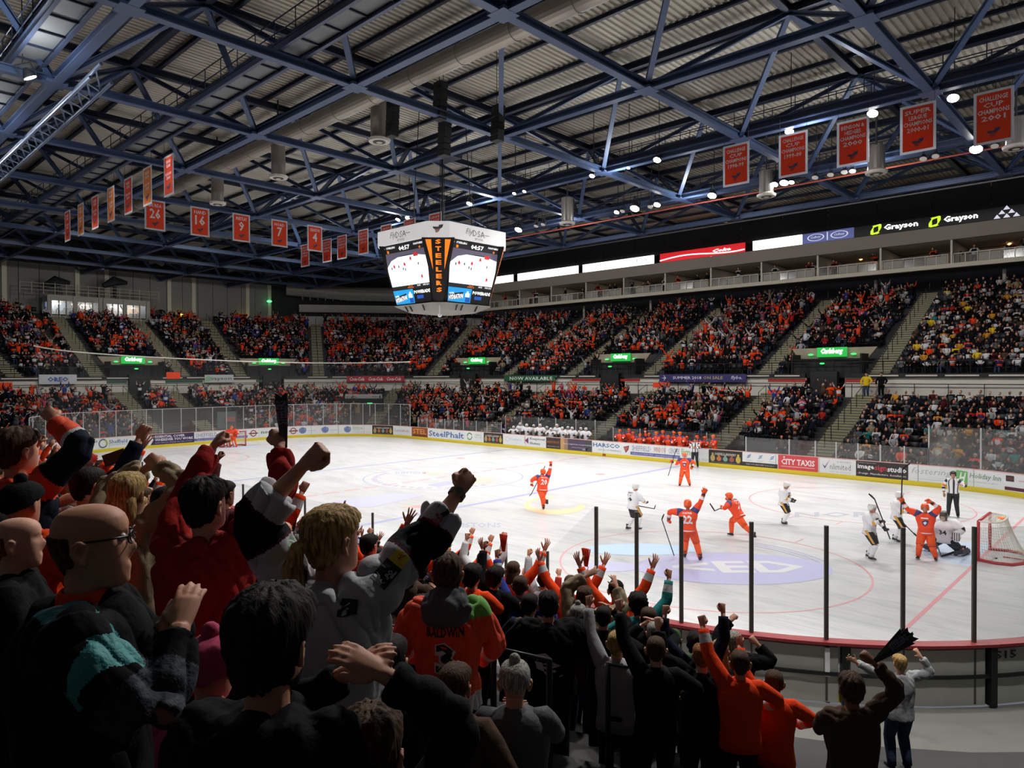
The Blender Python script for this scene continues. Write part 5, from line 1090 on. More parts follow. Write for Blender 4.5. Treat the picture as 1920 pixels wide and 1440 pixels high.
def add_hand(mb, W, d, n, s, kind='fist', sd=6, mi=0, k=1.0, glove=0.):
    """W wrist, d forearm direction, n palm normal, s thumb side (all unit-ish)"""
    W = np.array(W, float); d = nv(d); n = nv(n-d*np.dot(n, d)); s = nv(s-d*np.dot(s, d)-n*np.dot(s, n)); g = 1+glove
    F = lambda a, b_, c: W+(d*a+s*b_+n*c)*k
    mb.tube([F(-.015, 0, 0), F(.02, 0, 0), F(.055, .002, .002), F(.085, .002, .004), F(.098, .002, .004)], [(.026*g*k, .020*g*k), (.033*g*k, .019*g*k), (.040*g*k, .018*g*k), (.041*g*k, .016*g*k), (.034*g*k, .010*g*k)], 10, mi, ref=s)
    for j in range(4):
        b0 = (.030-.020*j)*g; L = (.040, .045, .042, .033)[j]; r = (.0098, .0102, .0098, .0086)[j]*g
        if kind == 'fist':
            p = [F(.075, b0, .004), F(.098, b0, -.002), F(.104, b0, .022), F(.088, b0*.95, .040), F(.062, b0*.9, .036), F(.060, b0*.9, .022)]
        elif kind == 'grip':
            p = [F(.075, b0, .004), F(.102, b0, .006), F(.106, b0, .032), F(.088, b0*.95, .05), F(.066, b0*.9, .046)]
        elif kind == 'open':
            sp = (.35, .12, -.1, -.32)[j]; p = [F(.08, b0, 0)]
            for q in (.5, 1., 1.5, 1.95): p.append(F(.085+L*q, b0+sp*L*q, .006*q*q))
        else:
            sp = (.08, .02, -.03, -.1)[j]; p = [F(.08, b0, .002)]
            for q, c in ((.6, .008), (1.2, .02), (1.7, .036)): p.append(F(.085+L*q, b0+sp*L*q, c))
        mb.tube(p, [r*k]*(len(p)-1)+[r*k*.7], sd, mi)
    if kind in ('fist', 'grip'): p = [F(.02, .03, .006), F(.05, .048, .022), F(.075, .036, .045), F(.085, .012, .052)]
    elif kind == 'open': p = [F(.015, .025, .006), F(.045, .055, .014), F(.07, .08, .018), F(.09, .095, .02)]
    else: p = [F(.02, .028, .008), F(.05, .046, .02), F(.08, .05, .028), F(.1, .048, .03)]
    mb.tube(p, [.0145*g*k, .0135*g*k, .0115*g*k, .008*g*k], sd, mi)
def rot(ax, a): return np.array(Matrix.Rotation(a, 3, ax))
class Fig:
    """one human figure in local space (facing +Y, feet at z=0, 1.75 m tall)"""
    def __init__(s, arms, seat=False, lean=0., side=0., twist=0., head=(0, 0, 0), feet=None, hands=('fist', 'fist'), bulk=1., fem=False, pads=0., sd=10, hs=6, skate=False, glove=0., knee=None, nu=20, hipdrop=0.):
        s.zp = .52 if seat else .93-hipdrop; s.piv = np.array([0, 0, s.zp]); s.R = rot('Z', twist)@rot('X', -lean)@rot('Y', side)
        dz = s.zp-.93; up = lambda x, y, z: s.piv+s.R@(np.array([x, y, z+dz])-s.piv); s.up = up
        sw = (.185 if not fem else .165)*bulk+pads*.03; s.sh = {}; s.el = {}; s.wr = {}; s.hd = {}
        for k, sx in (('R', 1), ('L', -1)):
            a = arms[0 if k == 'R' else 1]; S0 = up(sx*sw, 0, 1.415)
            T = np.array(a[0], float); raise_ = max(0, min(1, (T[2]-S0[2])/.5)); S0 = S0+s.R@np.array([-sx*.025*raise_, 0, .055*raise_])
            E, Wt = ik(S0, T, .29, .265, a[1]); s.sh[k], s.el[k], s.wr[k] = S0, E, Wt
        zk = .5 if not seat else .52
        feet = feet or (((.13, .46, .09), (-.13, .46, .09)) if seat else ((.12, 0, .09), (-.12, 0, .09)))
        s.hip = {'R': s.piv+np.array([.09, 0, -.02]), 'L': s.piv+np.array([-.09, 0, -.02])}; s.an = {'R': np.array(feet[0], float), 'L': np.array(feet[1], float)}; s.kn = {}
        for q in 'RL': s.kn[q], s.an[q] = ik(s.hip[q], s.an[q], .43, .42, (knee or {}).get(q, (0, 1, .35 if seat else 0)))
        s.hc = up(0, .03, 1.625); s.Rh = s.R@rot('Z', head[0])@rot('X', head[1])@rot('Y', head[2] if len(head) > 2 else 0); s.hc = up(0, .0, 1.53)+s.Rh@np.array([0, .022, .1])
        s.bulk = bulk; s.pads = pads; s.sd = sd; s.hs = hs; s.hands = hands; s.glove = glove; s.fem = fem; s.nu = nu; s.seat = seat; s.skate = skate
    def torso(s, mb, g, z0=.82, mi=0, n=None, hemflare=0.):
        b = s.bulk; f = 1. if not s.fem else .93; p = s.pads
        rg = [(.82, .165, .115), (.92, .168, .115), (1.02, .155, .108), (1.14, .165, .112), (1.26, .182+p*.02, .122+p*.02), (1.36, .185+p*.03, .118+p*.03), (1.42, .165+p*.03, .1+p*.02), (1.462, .115, .08), (1.487, .07, .065)]
        rg = [r for r in rg if r[0] >= z0-.001]
        pts = [s.up(0, -.01 if z > 1.2 else 0, z) for z, _, _ in rg]; rad = [(a*b*f+g+(hemflare if i == 0 else 0), c*b+g+(hemflare if i == 0 else 0)) for i, (_, a, c) in enumerate(rg)]
        mb.tube(pts, rad, n or s.sd+6, mi, ref=s.R@np.array([1, 0, 0]), sq=.85)
    def arm(s, mb, k, g, t1=1., mi=0, seg=None, n=None):
        sx = 1 if k == 'R' else -1; S0, E, W = s.sh[k], s.el[k], s.wr[k]; b = s.bulk; sp = s.pads*.025
        I0 = s.up(sx*.09, 0, 1.40)
        pts = [I0, S0+(E-S0)*-.02, S0+(E-S0)*.3, S0+(E-S0)*.65, E*.93+S0*.07, E+(W-E)*.06, E+(W-E)*.35, E+(W-E)*.7, W]
        rad = [.06*b+g, .062*b+g+sp, .056*b+g+sp, .048*b+g+sp*.6, .043*b+g, .043*b+g, .042*b+g, .034*b+g*.9, .026*b+g*.75]
        if t1 < 1:
            L = [0]; 
            for a, c in zip(pts[:-1], pts[1:]): L.append(L[-1]+np.linalg.norm(c-a))
            tt = L[-1]*t1; i = max(j for j in range(len(L)) if L[j] < tt); f = (tt-L[i])/(L[i+1]-L[i]); pts = pts[:i+1]+[pts[i]*(1-f)+pts[i+1]*f]; rad = rad[:i+1]+[(rad[i]*(1-f)+rad[i+1]*f)+g*.25]
        n = n or s.sd; k0 = len(mb.f); mb.tube(pts, rad, n, mi)
        if seg:     # paint rings
            for j in range(len(pts)-1):
                for q in range(n): mb.m[k0+j*n+q] = seg[min(j, len(seg)-1)]
    def leg(s, mb, k, g, t0=0, t1=1., mi=0, n=None):
        H, K, A = s.hip[k], s.kn[k], s.an[k]; b = s.bulk
        pts = [H+(K-H)*-.05, H+(K-H)*.3, H+(K-H)*.7, K, K+(A-K)*.3, K+(A-K)*.7, A]; rad = [.092*b+g, .085*b+g, .068*b+g, .057*b+g, .056*b+g, .044*b+g, .036*b+g]
        i0, i1 = int(round(t0*6)), int(round(t1*6)); mb.tube(pts[i0:i1+1], rad[i0:i1+1], n or s.sd, mi)
    def shoe(s, mb, k, mi=0, sc=1.):
        A = s.an[k]; sx = 1 if k == 'R' else -1; sh = nv(A-s.kn[k]); f = np.array([sx*.15, 1, 0.]) if not s.seat else np.array([0, 1, 0.]); f = nv(f)
        if abs(sh[2]) < .85: f = nv(f-sh*.0+np.array([0, 0, -.1]))
        c = A+np.array([0, 0, -.045]); mb.tube([c-f*.07, c-f*.03, c+f*.04, c+f*.12, c+f*.17], [(.03*sc, .03), (.04*sc, .045), (.043*sc, .04), (.042*sc, .028), (.02*sc, .015)], 8, mi, ref=np.cross(f, (0, 0, 1)))
        mb.tube([A+np.array([0, 0, .05]), c], [.045*sc, .045*sc], 8, mi)
    def body(s, mb, mi=0, handmi=None):
        """skin: head, neck, trunk, limbs and hands as one mesh"""
        add_head(mb, s.hc, s.Rh, s.nu, mi)
        mb.tube([s.up(0, -.01, 1.42), s.up(0, 0, 1.49), s.hc+s.Rh@np.array([0, -.02, -.09]), s.hc+s.Rh@np.array([0, -.02, -.03])], [.062, .055, .054, .05], 12, mi)
        s.torso(mb, -.012, .82, mi, 10)
        for k in 'RL':
            s.arm(mb, k, -.003, 1, mi); s.leg(mb, k, -.01, 0, 1, mi)
            sx = 1 if k == 'R' else -1; d = nv(s.wr[k]-s.el[k])
            hk = s.hands[0 if k == 'R' else 1]; kind, nrm, thumb = hk if isinstance(hk, tuple) else (hk, None, None)
            if nrm is None: nrm = np.array([-sx*.6, .8, -.1]) if kind != 'clap' else np.array([-sx, .1, .1])
            if thumb is None: thumb = np.array([-sx, -.1, .2]) if abs(d[2]) > .6 else np.array([0, 0, 1.])
            if kind == 'clap': kind = 'relax'; thumb = np.array([0, -.6, .6])
            add_hand(mb, s.wr[k], d, np.array(nrm, float), np.array(thumb, float), kind, s.hs, mi if handmi is None else handmi, 1., s.glove)
def smooth_join(mb, voxel, it=3, dec=None, name='body', fold=None):
    me = mb.mesh(name); o = bpy.data.objects.new('tmp', me); COL.objects.link(o)
    r = o.modifiers.new('r', 'REMESH'); r.mode = 'VOXEL'; r.voxel_size = voxel
    if it: s_ = o.modifiers.new('s', 'SMOOTH'); s_.factor = .5; s_.iterations = it
    if dec: d = o.modifiers.new('d', 'DECIMATE'); d.ratio = dec
    dg = bpy.context.evaluated_depsgraph_get(); m2 = bpy.data.meshes.new_from_object(o.evaluated_get(dg)); m2.name = name
    bpy.data.objects.remove(o); bpy.data.meshes.remove(me)
    if fold:
        amp, sc = fold; n = len(m2.vertices); co = np.empty(n*3); m2.vertices.foreach_get('co', co); no = np.empty(n*3); m2.vertices.foreach_get('normal', no); co = co.reshape(-1, 3); no = no.reshape(-1, 3)
        d = np.array([noise.noise(Vector((c[0]*sc*1.1+.4*math.sin(c[2]*9), c[1]*sc*1.1, c[2]*sc*.55))) for c in co]); d2 = np.sqrt(np.abs(d)+.003)
        co += no*(amp*(1.6*d2-.75))[:, None]; m2.vertices.foreach_set('co', co.ravel()); m2.update()
    m2.polygons.foreach_set('use_smooth', [True]*len(m2.polygons)); return m2
def paint_mesh(me, fn):
    c = np.empty(len(me.polygons)*3); me.polygons.foreach_get('center', c); c = c.reshape(-1, 3); me.polygons.foreach_set('material_index', [int(fn(p)) for p in c])
def seg_t(p, a, b):
    d = b-a; t = np.dot(p-a, d)/np.dot(d, d); t = min(1, max(0, t)); return t, np.linalg.norm(p-(a+d*t))
def drape(me, items, origin, ux, uz, dirn, mats, parent, name='print', lift=.004):
    """lettering laid onto the surface of mesh ME (local space)"""
    bvh = BVHTree.FromPolygons([v.co for v in me.vertices], [tuple(p.vertices) for p in me.polygons])
    mb = MB(); O = np.array(origin, float); ux = nv(ux); uz = nv(uz); dn = Vector(nv(dirn)); fl = []
    f = lambda u, v: O+ux*u+uz*v
    for it in items:
        if it[0] == 't': _, tx, u0, u1, v0, v1, mi = it[:7]; text_on(mb, tx, f, u0, u1, v0, v1, mi, it[7] if len(it) > 7 else .02)
        elif it[0] == 'r':
            _, u0, u1, v0, v1, mi = it; n = 8
            for i in range(n):
                for j in range(3): a, b_ = u0+(u1-u0)*i/n, u0+(u1-u0)*(i+1)/n; c, d = v0+(v1-v0)*j/3, v0+(v1-v0)*(j+1)/3; mb.add([f(a, c), f(b_, c), f(b_, d), f(a, d)], [(0, 1, 2, 3)], mi)
        elif it[0] == 'p': mb.poly([f(u, v) for u, v in it[1]], it[2])
    out = []
    for k, v in enumerate(mb.v):
        hit = bvh.ray_cast(Vector(v)-dn*.6, dn, 1.2)
        out.append(tuple(hit[0]-dn*lift) if hit[0] else None)
    ok = [i for i, v in enumerate(out) if v is not None]
    if not ok: return
    mb2 = MB(); mp = {o: i for i, o in enumerate(ok)}; mb2.v = [out[o] for o in ok]
    for fc, mi in zip(mb.f, mb.m):
        if all(q in mp for q in fc): mb2.f.append(tuple(mp[q] for q in fc)); mb2.m.append(mi)
    return obj(name, mb2, mats, parent)
SKIN = [M('skin_a', 'c08a70', .6, spec=.35, var=.08, scale=14), M('skin_b', 'b37a60', .6, spec=.35), M('skin_c', 'cf9c84', .6, spec=.35), M('skin_d', '8a5a44', .6, spec=.35)]
def hairmat(name, col):
    m = M(name, col, .72, spec=.15); nt = m.node_tree; b = nt.nodes['Principled BSDF']; tc = nt.nodes.new('ShaderNodeTexCoord'); mp = nt.nodes.new('ShaderNodeMapping'); mp.inputs['Scale'].default_value = (95, 95, 12)
    n = nt.nodes.new('ShaderNodeTexNoise'); n.inputs['Scale'].default_value = 1.; n.inputs['Detail'].default_value = 3; cr = nt.nodes.new('ShaderNodeValToRGB'); c = srgb(col)
    cr.color_ramp.elements[0].position = .35; cr.color_ramp.elements[0].color = (*[x*.35 for x in c], 1); cr.color_ramp.elements[1].position = .65; cr.color_ramp.elements[1].color = (*[min(1, x*1.35) for x in c], 1)
    bp = nt.nodes.new('ShaderNodeBump'); bp.inputs['Strength'].default_value = .7; bp.inputs['Distance'].default_value = .006
    for a_, b_ in ((tc.outputs['Object'], mp.inputs[0]), (mp.outputs[0], n.inputs['Vector']), (n.outputs['Fac'], cr.inputs[0]), (cr.outputs[0], b.inputs['Base Color']), (n.outputs['Fac'], bp.inputs['Height']), (bp.outputs[0], b.inputs['Normal'])): nt.links.new(a_, b_)
    return m
HCOL = {'brown': hairmat('hair_brown', '4a3626'), 'dark': hairmat('hair_dark', '1a1512'), 'blond': hairmat('hair_blond', 'b0905c'), 'grey': hairmat('hair_grey', '98958e'), 'ginger': hairmat('hair_ginger', '8a5a34')}
CL = {k: M('cloth_'+k, v, .9, var=.14, scale=7, bump=.14, bscale=9, spec=.12) for k, v in dict(orange='e5451a', black='101013', navy='151c2c', grey='55575a', white='c9cacc', red='9c2420', blue='2f3f92', beige='8f7f66', purple='4b3a6a', teal='2a7f80', green='3e5a3a', brown='4a382c', pink='b84a6a', gold='c88a28', denim='33405a', lightgrey='9a9ca0', maroon='4a1a1e', yellow='d8b82a').items()}
# ---------------------------------------------------------------- players on the ice
icel = lambda px, py: at_z(px, py, 0)
oj = M('jersey_orange', 'f04a1e', .7, var=.06, scale=8, bump=.12, bscale=12); op = M('pants_orange', 'f0551e', .75, var=.05, scale=8, bump=.12, bscale=12); jp = M('trim_purple', '3f3f78', .7); jw = M('trim_white', 'e8e8ec', .7); wj = M('jersey_white', 'e9e9ee', .7, var=.04, scale=8, bump=.12, bscale=12); pk = M('pants_black', '1d1f24', .7, bump=.2, bscale=18); gold = M('trim_gold', 'd8a048', .7); helo = M('helmet_orange', 'ee5a1c', .3, coat=.4); helw = M('helmet_white', 'e6e4e0', .3, coat=.4); skb = M('skate_black', '1a1c20', .4); blade = M('skate_blade', 'c8ccd0', .25, .8); gb = M('glove_black', '16171a', .6); vis = glass_mat('visor', .12, (.8, .85, .88), .05)
def skates(F, root):
    for k in 'RL':
        mb = MB(); F.shoe(mb, k, 0, 1.15); A = F.an[k]; mb.tube([A+np.array([0, 0, .1]), A+np.array([0, 0, -.04])], [.06, .055], 10)
        c = A+np.array([0, 0, -.085]); o = obj('skate', mb, skb, root, True)
        m2 = MB(); m2.box(c+np.array([0, .04, .012]), (.006, .27, .03)); m2.box(c+np.array([0, -.02, .03]), (.02, .05, .03)); m2.box(c+np.array([0, .1, .03]), (.02, .05, .03)); obj('blade', m2, blade, o)
def stick(p0, p1, butt, lab, yaw=0., tape='141414'):
    """p0 top of shaft, p1 heel, butt blade tip (world points)"""
    root = empty('hockey_stick', loc=p0, label=lab, cat='hockey stick'); z = np.array(p0, float)
    mb = MB(); mb.beam((0, 0, 0), np.array(p1)-z, .024, .03); obj('shaft', mb, M('stick_shaft', '2c2c30', .4), root)
    mb = MB(); a, b_ = np.array(p1)-z, np.array(butt)-z; mb.tube([a, a+(b_-a)*.5+np.array([0, 0, .005]), b_], [(.012, .035), (.012, .04), (.01, .03)], 8, 0, ref=(1, 0, 0)); obj('blade', mb, M('stick_tape', tape, .8), root)
PL = {}
def player(px, py, face, team, lab, arms, hands=('grip', 'grip'), num=None, name='', wpos=None, k=1., lean=.1, side=0., head=(0, 0, 0), feet=None, knee=None, twist=0., gcol=None, helmet=True, hipdrop=.05, group=None):
    p = icel(px, py) if wpos is None else np.array(wpos, float)
    root = empty('hockey_player', loc=p, rz=face, label=lab, cat='player', group=group); root.scale = (k,)*3
    F = Fig(arms, lean=lean, side=side, head=head, feet=feet or ((.17, .02, .1), (-.17, -.02, .1)), hands=hands, bulk=1.12, pads=1., sd=10, glove=.45, knee=knee, twist=twist, hipdrop=hipdrop, nu=16)
    orange = team == 'o'; jm = oj if orange else wj
    mb = MB(); F.body(mb, 0, 0); obj('body', mb, SKIN[0], root, True)
    mb = MB()
    for q in 'RL':
        sx = 1 if q == 'R' else -1; d = nv(F.wr[q]-F.el[q]); hk = F.hands[0 if q == 'R' else 1]; kind = hk[0] if isinstance(hk, tuple) else hk
        add_hand(mb, F.wr[q], d, np.array([-sx*.6, .8, -.1]), np.array([-sx, -.1, .2]), kind, 6, 0, 1.08, .75); mb.tube([F.wr[q]-d*.12, F.wr[q]-d*.02, F.wr[q]+d*.03], [.062, .058, .045], 10, 1)
    obj('gloves', mb, [op if orange else gb, skb if orange else gb], root, True)
    mb = MB(); F.torso(mb, .045, .82, 0, 18, .02)
    for q in 'RL': F.arm(mb, q, .026, .93, 0, seg=[1, 1, 0, 0, 0, 0, 2, 0, 0] if orange else [0, 0, 0, 0, 0, 3, 0, 0, 0])
    # purple shoulder yoke / hem bands
    mb.tube([F.up(0, -.01, 1.40), F.up(0, -.005, 1.45), F.up(0, 0, 1.492)], [(.225, .15), (.15, .115), (.085, .08)], 18, 1 if orange else 0, ref=F.R@np.array([1, 0, 0]))
    mb.tube([F.up(0, 0, .86), F.up(0, 0, .90)], [(.236, .184), (.234, .182)], 18, 2, ref=F.R@np.array([1, 0, 0]), cap=False, sq=.85)
    jme = mb.mesh('jersey', True); jo = put('jersey', jme, [jm, jp, jw, gold], root)
    if num:
        its = [('t', num, -.14, .14, -.02, .24, 0, .04), ('t', name, -.14, .14, .27, .32, 0, .03)]
        drape(jme, its, F.up(0, -.3, 1.12), F.R@np.array([1, 0, 0]), F.R@np.array([0, 0, 1]), F.R@np.array([0, 1, 0]), [jw if orange else skb], jo, 'number', .008)
        its = [('p', [(-.09, .05), (.0, .12), (.11, .1), (.07, -.02), (0, -.09), (-.06, -.03)], 1), ('r', -.1, .1, .15, .19, 0), ('p', [(-.05, .03), (.02, .07), (.06, .03), (0, -.04)], 0)]
        drape(jme, its, F.up(0, .3, 1.18), F.R@np.array([-1, 0, 0]), F.R@np.array([0, 0, 1]), F.R@np.array([0, -1, 0]), [jw if orange else skb, jp if orange else gb], jo, 'crest', .008)
    mb = MB()
    for q in 'RL': F.leg(mb, q, .045, 0, .5, 0, 12)
    mb.tube([F.piv+np.array([0, 0, -.12]), F.piv+np.array([0, 0, .05])], [(.17, .14), (.19, .15)], 14, 0, ref=(1, 0, 0))
    if not orange:
        for q in 'RL':
            sx = 1 if q == 'R' else -1; H, K = F.hip[q], F.kn[q]; o_ = np.array([sx*.156, 0, 0]); mb.add([H+o_+np.array([0, -.05, .05]), H+o_+np.array([0, .05, .05]), K+o_*.8+np.array([0, .04, .03]), K+o_*.8+np.array([0, -.03, .03])], [(0, 1, 2, 3)], 1)
            mb.add([H+np.array([sx*.05, -.16, .05]), H+np.array([sx*.12, -.125, .05]), K+np.array([sx*.075, -.1, .04]), K+np.array([sx*.03, -.125, .04])], [(0, 1, 2, 3)], 1)
    obj('hockey_pants', mb, [op if orange else pk, gold], root, True)
    mb = MB()
    for q in 'RL':
        F.leg(mb, q, .03, .5, 1, 0, 12); A = F.an[q]+(F.kn[q]-F.an[q])*.35; B = F.an[q]+(F.kn[q]-F.an[q])*.5; mb.tube([A, B], [.079, .083], 12, 1, cap=False)
    obj('socks', mb, [op if orange else wj, jw if orange else wj], root, True)
    skates(F, root)
    h = put('helmet', hairm('helmet'), None, root); h.data = hairm('helmet')
    if len(h.data.materials) == 0: h.data.materials.append(helw)
    h.material_slots[0].link = 'OBJECT'; h.material_slots[0].material = helo if orange else helw
    h.matrix_local = Matrix.Translation(Vector(F.hc)) @ Matrix(F.Rh.tolist()).to_4x4() @ Matrix.Scale(1.06, 4)
    mb = MB(); mb.add([F.hc+F.Rh@np.array([x*(.085), .11 if abs(x) < .6 else .07, z]) for z in (.06, -.01) for x in (-1, -.5, .5, 1)], [(0, 1, 5, 4), (1, 2, 6, 5), (2, 3, 7, 6)]); obj('visor', mb, vis, root)
    PL[lab] = (root, F); return root, F
def W(root, F, p):  # local -> world
    return np.array(root.matrix_basis @ Vector(p)) if False else np.array((Matrix.Translation(root.location) @ root.rotation_euler.to_matrix().to_4x4() @ Matrix.Diagonal((*root.scale, 1))) @ Vector(p))
def facing(p, q): return math.atan2(q[1]-p[1], q[0]-p[0])-math.pi/2
TC = math.atan2(CAM[1], CAM[0])-math.pi/2
def rel(px, py, a):   # facing angle relative to looking toward the camera; a=0 to camera, pi away
    p = icel(px, py); return facing(p, CAM)-a
E_ = (0, -.5, -1)
def gp(root, F, q, f=.0):
    s_ = 1 if q == 'R' else -1; d = nv(F.wr[q]-F.el[q]); return W(root, F, F.wr[q]+d*.08)
# 1 orange skater with raised fist on one leg, seen from behind
r, F = player(1017, 955, rel(1017, 955, math.pi-.35), 'o', 'orange player on one leg with right fist raised, over the tan ring', [((.42, .02, 1.98), (1, 0, -.6)), ((-.42, .18, 1.08), (-1, -.2, -.2))], ('fist', 'grip'), '20', 'KNOX', lean=.12, side=.1, feet=((.05, 0, .1), (-.02, -.62, .42)), knee={'L': (0, .6, -.3)})
h = gp(r, F, 'L'); a, b_ = at_d(1022, 874, np.dot(h-CAM, _F)), at_d(996, 927, np.dot(h-CAM, _F)); stick(a, b_, b_+np.array([-.2, .1, -.1]), 'hockey stick held upright by the one-legged orange player')
# 2 orange, facing camera, stick in his right hand
r, F = player(1284, 911, rel(1284, 911, .1), 'o', 'orange player facing the stands below the window advert, stick held out', [((.62, .15, 1.25), (.6, 0, -1)), ((-.38, .1, 1.0), (-1, -.3, 0))], ('grip', 'fist'), '28', 'ARMS', feet=((.24, .1, .1), (-.24, -.05, .1)), lean=.15)
h = gp(r, F, 'R'); t = np.dot(h-CAM, _F); stick(at_d(1253, 892, t), at_d(1266, 848, t), at_d(1270, 841, t), 'hockey stick of the orange player below the window advert')
# 3 white 16
r, F = player(1187, 993, rel(1187, 993, math.pi+1.0), 'w', 'white player number 16 seen from behind, stick pointing aside', [((.2, .42, 1.02), (.8, 0, -.8)), ((-.15, .45, 1.05), (-.8, 0, -.8))], ('grip', 'grip'), '16', 'HEWITT', feet=((.1, .15, .1), (-.14, -.15, .1)), lean=.14)
h = gp(r, F, 'R'); t = np.dot(h-CAM, _F); stick(at_d(1195, 948, t), at_d(1227, 954, t), at_d(1229, 947, t-.1), 'hockey stick with black blade held level by white number 16')
# 4 big orange with arms raised
r, F = player(1291, 1047, rel(1291, 1047, math.pi+.1), 'o', 'tallest orange player seen from behind, right glove high, stick low in the other hand', [((.46, .1, 1.98), (1, -.2, -.5)), ((-.58, .05, 1.12), (-1, 0, -.5))], ('open', 'grip'), '22', 'FORTIER', feet=((.34, -.1, .1), (-.12, .1, .1)), lean=.05, k=1.06, side=-.04)
h = gp(r, F, 'L'); t = np.dot(h-CAM, _F); stick(at_d(1264, 1042, t), at_d(1241, 974, t), at_d(1245, 964, t), 'hockey stick held blade-up by the tallest orange player')
# 5 orange skating left, leaning
r, F = player(1385, 1008, rel(1385, 1008, .95*math.pi/2+.5), 'o', 'orange player skating hard with front glove stretched out', [((.28, .52, 1.22), (.5, 0, -1)), ((-.3, .45, 1.05), (-1, 0, -.4))], ('fist', 'grip'), '7', 'WALLACE', lean=.55, feet=((.12, .32, .1), (-.18, -.72, .14)), knee={'R': (.3, 1, 0), 'L': (0, .6, 0)}, hipdrop=.14, head=(0, .35, 0))
h = gp(r, F, 'L'); t = np.dot(h-CAM, _F); stick(h, at_d(1340, 958, t+.3), at_d(1331, 944, t+.3), 'thin hockey stick of the skating orange player')
# 6 white, standing sideways
r, F = player(1469, 982, rel(1469, 982, -1.2), 'w', 'white player in gold-striped black pants standing alone, head bowed', [((.1, .36, .98), (.6, -.3, -.6)), ((-.12, .34, 1.0), (-.6, -.3, -.6))], ('grip', 'grip'), '5', 'SHIELDS', head=(0, -.35, 0), k=.95, feet=((.1, .04, .1), (-.12, -.06, .1)))
# 7 white with stick angled
r, F = player(1630, 1047, rel(1630, 1047, -1.15), 'w', 'white player nearest the camera, elbow bent round an angled stick', [((.2, .42, 1.25), (.8, -.3, -.8)), ((-.1, .42, 1.0), (-.8, -.3, -.8))], ('grip', 'grip'), '19', 'BOLD', feet=((.12, .1, .1), (-.14, -.1, .1)))
t = np.dot(gp(r, F, 'R')-CAM, _F); stick(at_d(1669, 1011, t), at_d(1640, 936, t), at_d(1629, 926, t), 'hockey stick held blade-up by the white player nearest the camera')
# 8 white 5
r, F = player(1681, 1015, rel(1681, 1015, -1.35), 'w', 'white player number 5 standing behind the posts', [((.14, .38, 1.08), (.8, -.3, -.8)), ((-.12, .35, 1.05), (-.8, -.3, -.8))], ('grip', 'grip'), '5', 'BOUT', feet=((.12, .1, .1), (-.14, -.1, .1)))
t = np.dot(gp(r, F, 'R')-CAM, _F); stick(at_d(1690, 977, t), at_d(1713, 1000, t-.2), at_d(1720, 1006, t-.2), 'hockey stick of white number 5')
# 9 orange facing camera, arms up
r, F = player(1736, 1049, rel(1736, 1049, .12), 'o', 'orange player facing the stands, one arm out with upright stick, other glove on head', [((.62, .1, 1.74), (.6, 0, -1)), ((-.16, .1, 1.8), (-1, 0, .3))], ('grip', 'open'), '9', 'SCORER', feet=((.2, .05, .1), (-.26, -.05, .1)), lean=-.05, side=.04)
t = np.dot(gp(r, F, 'R')-CAM, _F); stick(at_d(1689, 965, t), at_d(1692, 880, t), at_d(1706, 869, t), 'long black hockey stick held straight up by the orange player facing the stands')
# referees
def ref(px, py, face, lab, arms, hands):
    p = icel(px, py); root = empty('referee', loc=p, rz=face, label=lab, cat='referee'); root.scale = (1.04,)*3
    F = Fig(arms, hands=hands, bulk=1.05, feet=((.16, 0, .1), (-.16, 0, .1)), sd=10, nu=16)
    mb = MB(); F.body(mb); obj('body', mb, SKIN[0], root, True)
    mb = MB(); F.torso(mb, .02, .92, 0, 24)
    for j in range(len(mb.f)-2): mb.m[j] = 1 if (j % 24) % 3 == 0 else 0
    n0 = len(mb.f)
    for q in 'RL': F.arm(mb, q, .015, .92, 0, seg=[0, 1, 0, 2, 0, 1, 0, 1])
    obj('striped_shirt', mb, [jw, skb, M('armband', 'e8642a', .7)], root, True)
    mb = MB()
    for q in 'RL': F.leg(mb, q, .02, 0, 1, 0, 12)
    mb.tube([F.piv+np.array([0, 0, -.1]), F.piv+np.array([0, 0, .06])], [(.17, .12), (.18, .125)], 14, 0, ref=(1, 0, 0)); obj('trousers', mb, pk, root, True); skates(F, root)
    h = put('helmet', hairm('helmet'), None, root); h.material_slots[0].link = 'OBJECT'; h.material_slots[0].material = skb; h.matrix_local = Matrix.Translation(Vector(F.hc)) @ Matrix(F.Rh.tolist()).to_4x4()
ref(1787, 969, rel(1787, 969, .1), 'referee in black and white stripes standing alone near the green-square advert', [((.3, .08, .9), (1, -.5, 0)), ((-.25, .25, 1.3), (-1, -.3, -.6))], ('relax', 'relax'))
ref(1303, 876, rel(1303, 876, .1), 'referee in stripes with arms folded against the far boards', [((.05, .25, 1.2), (1, 0, -.4)), ((-.05, .27, 1.18), (-1, 0, -.4))], ('relax', 'relax'))
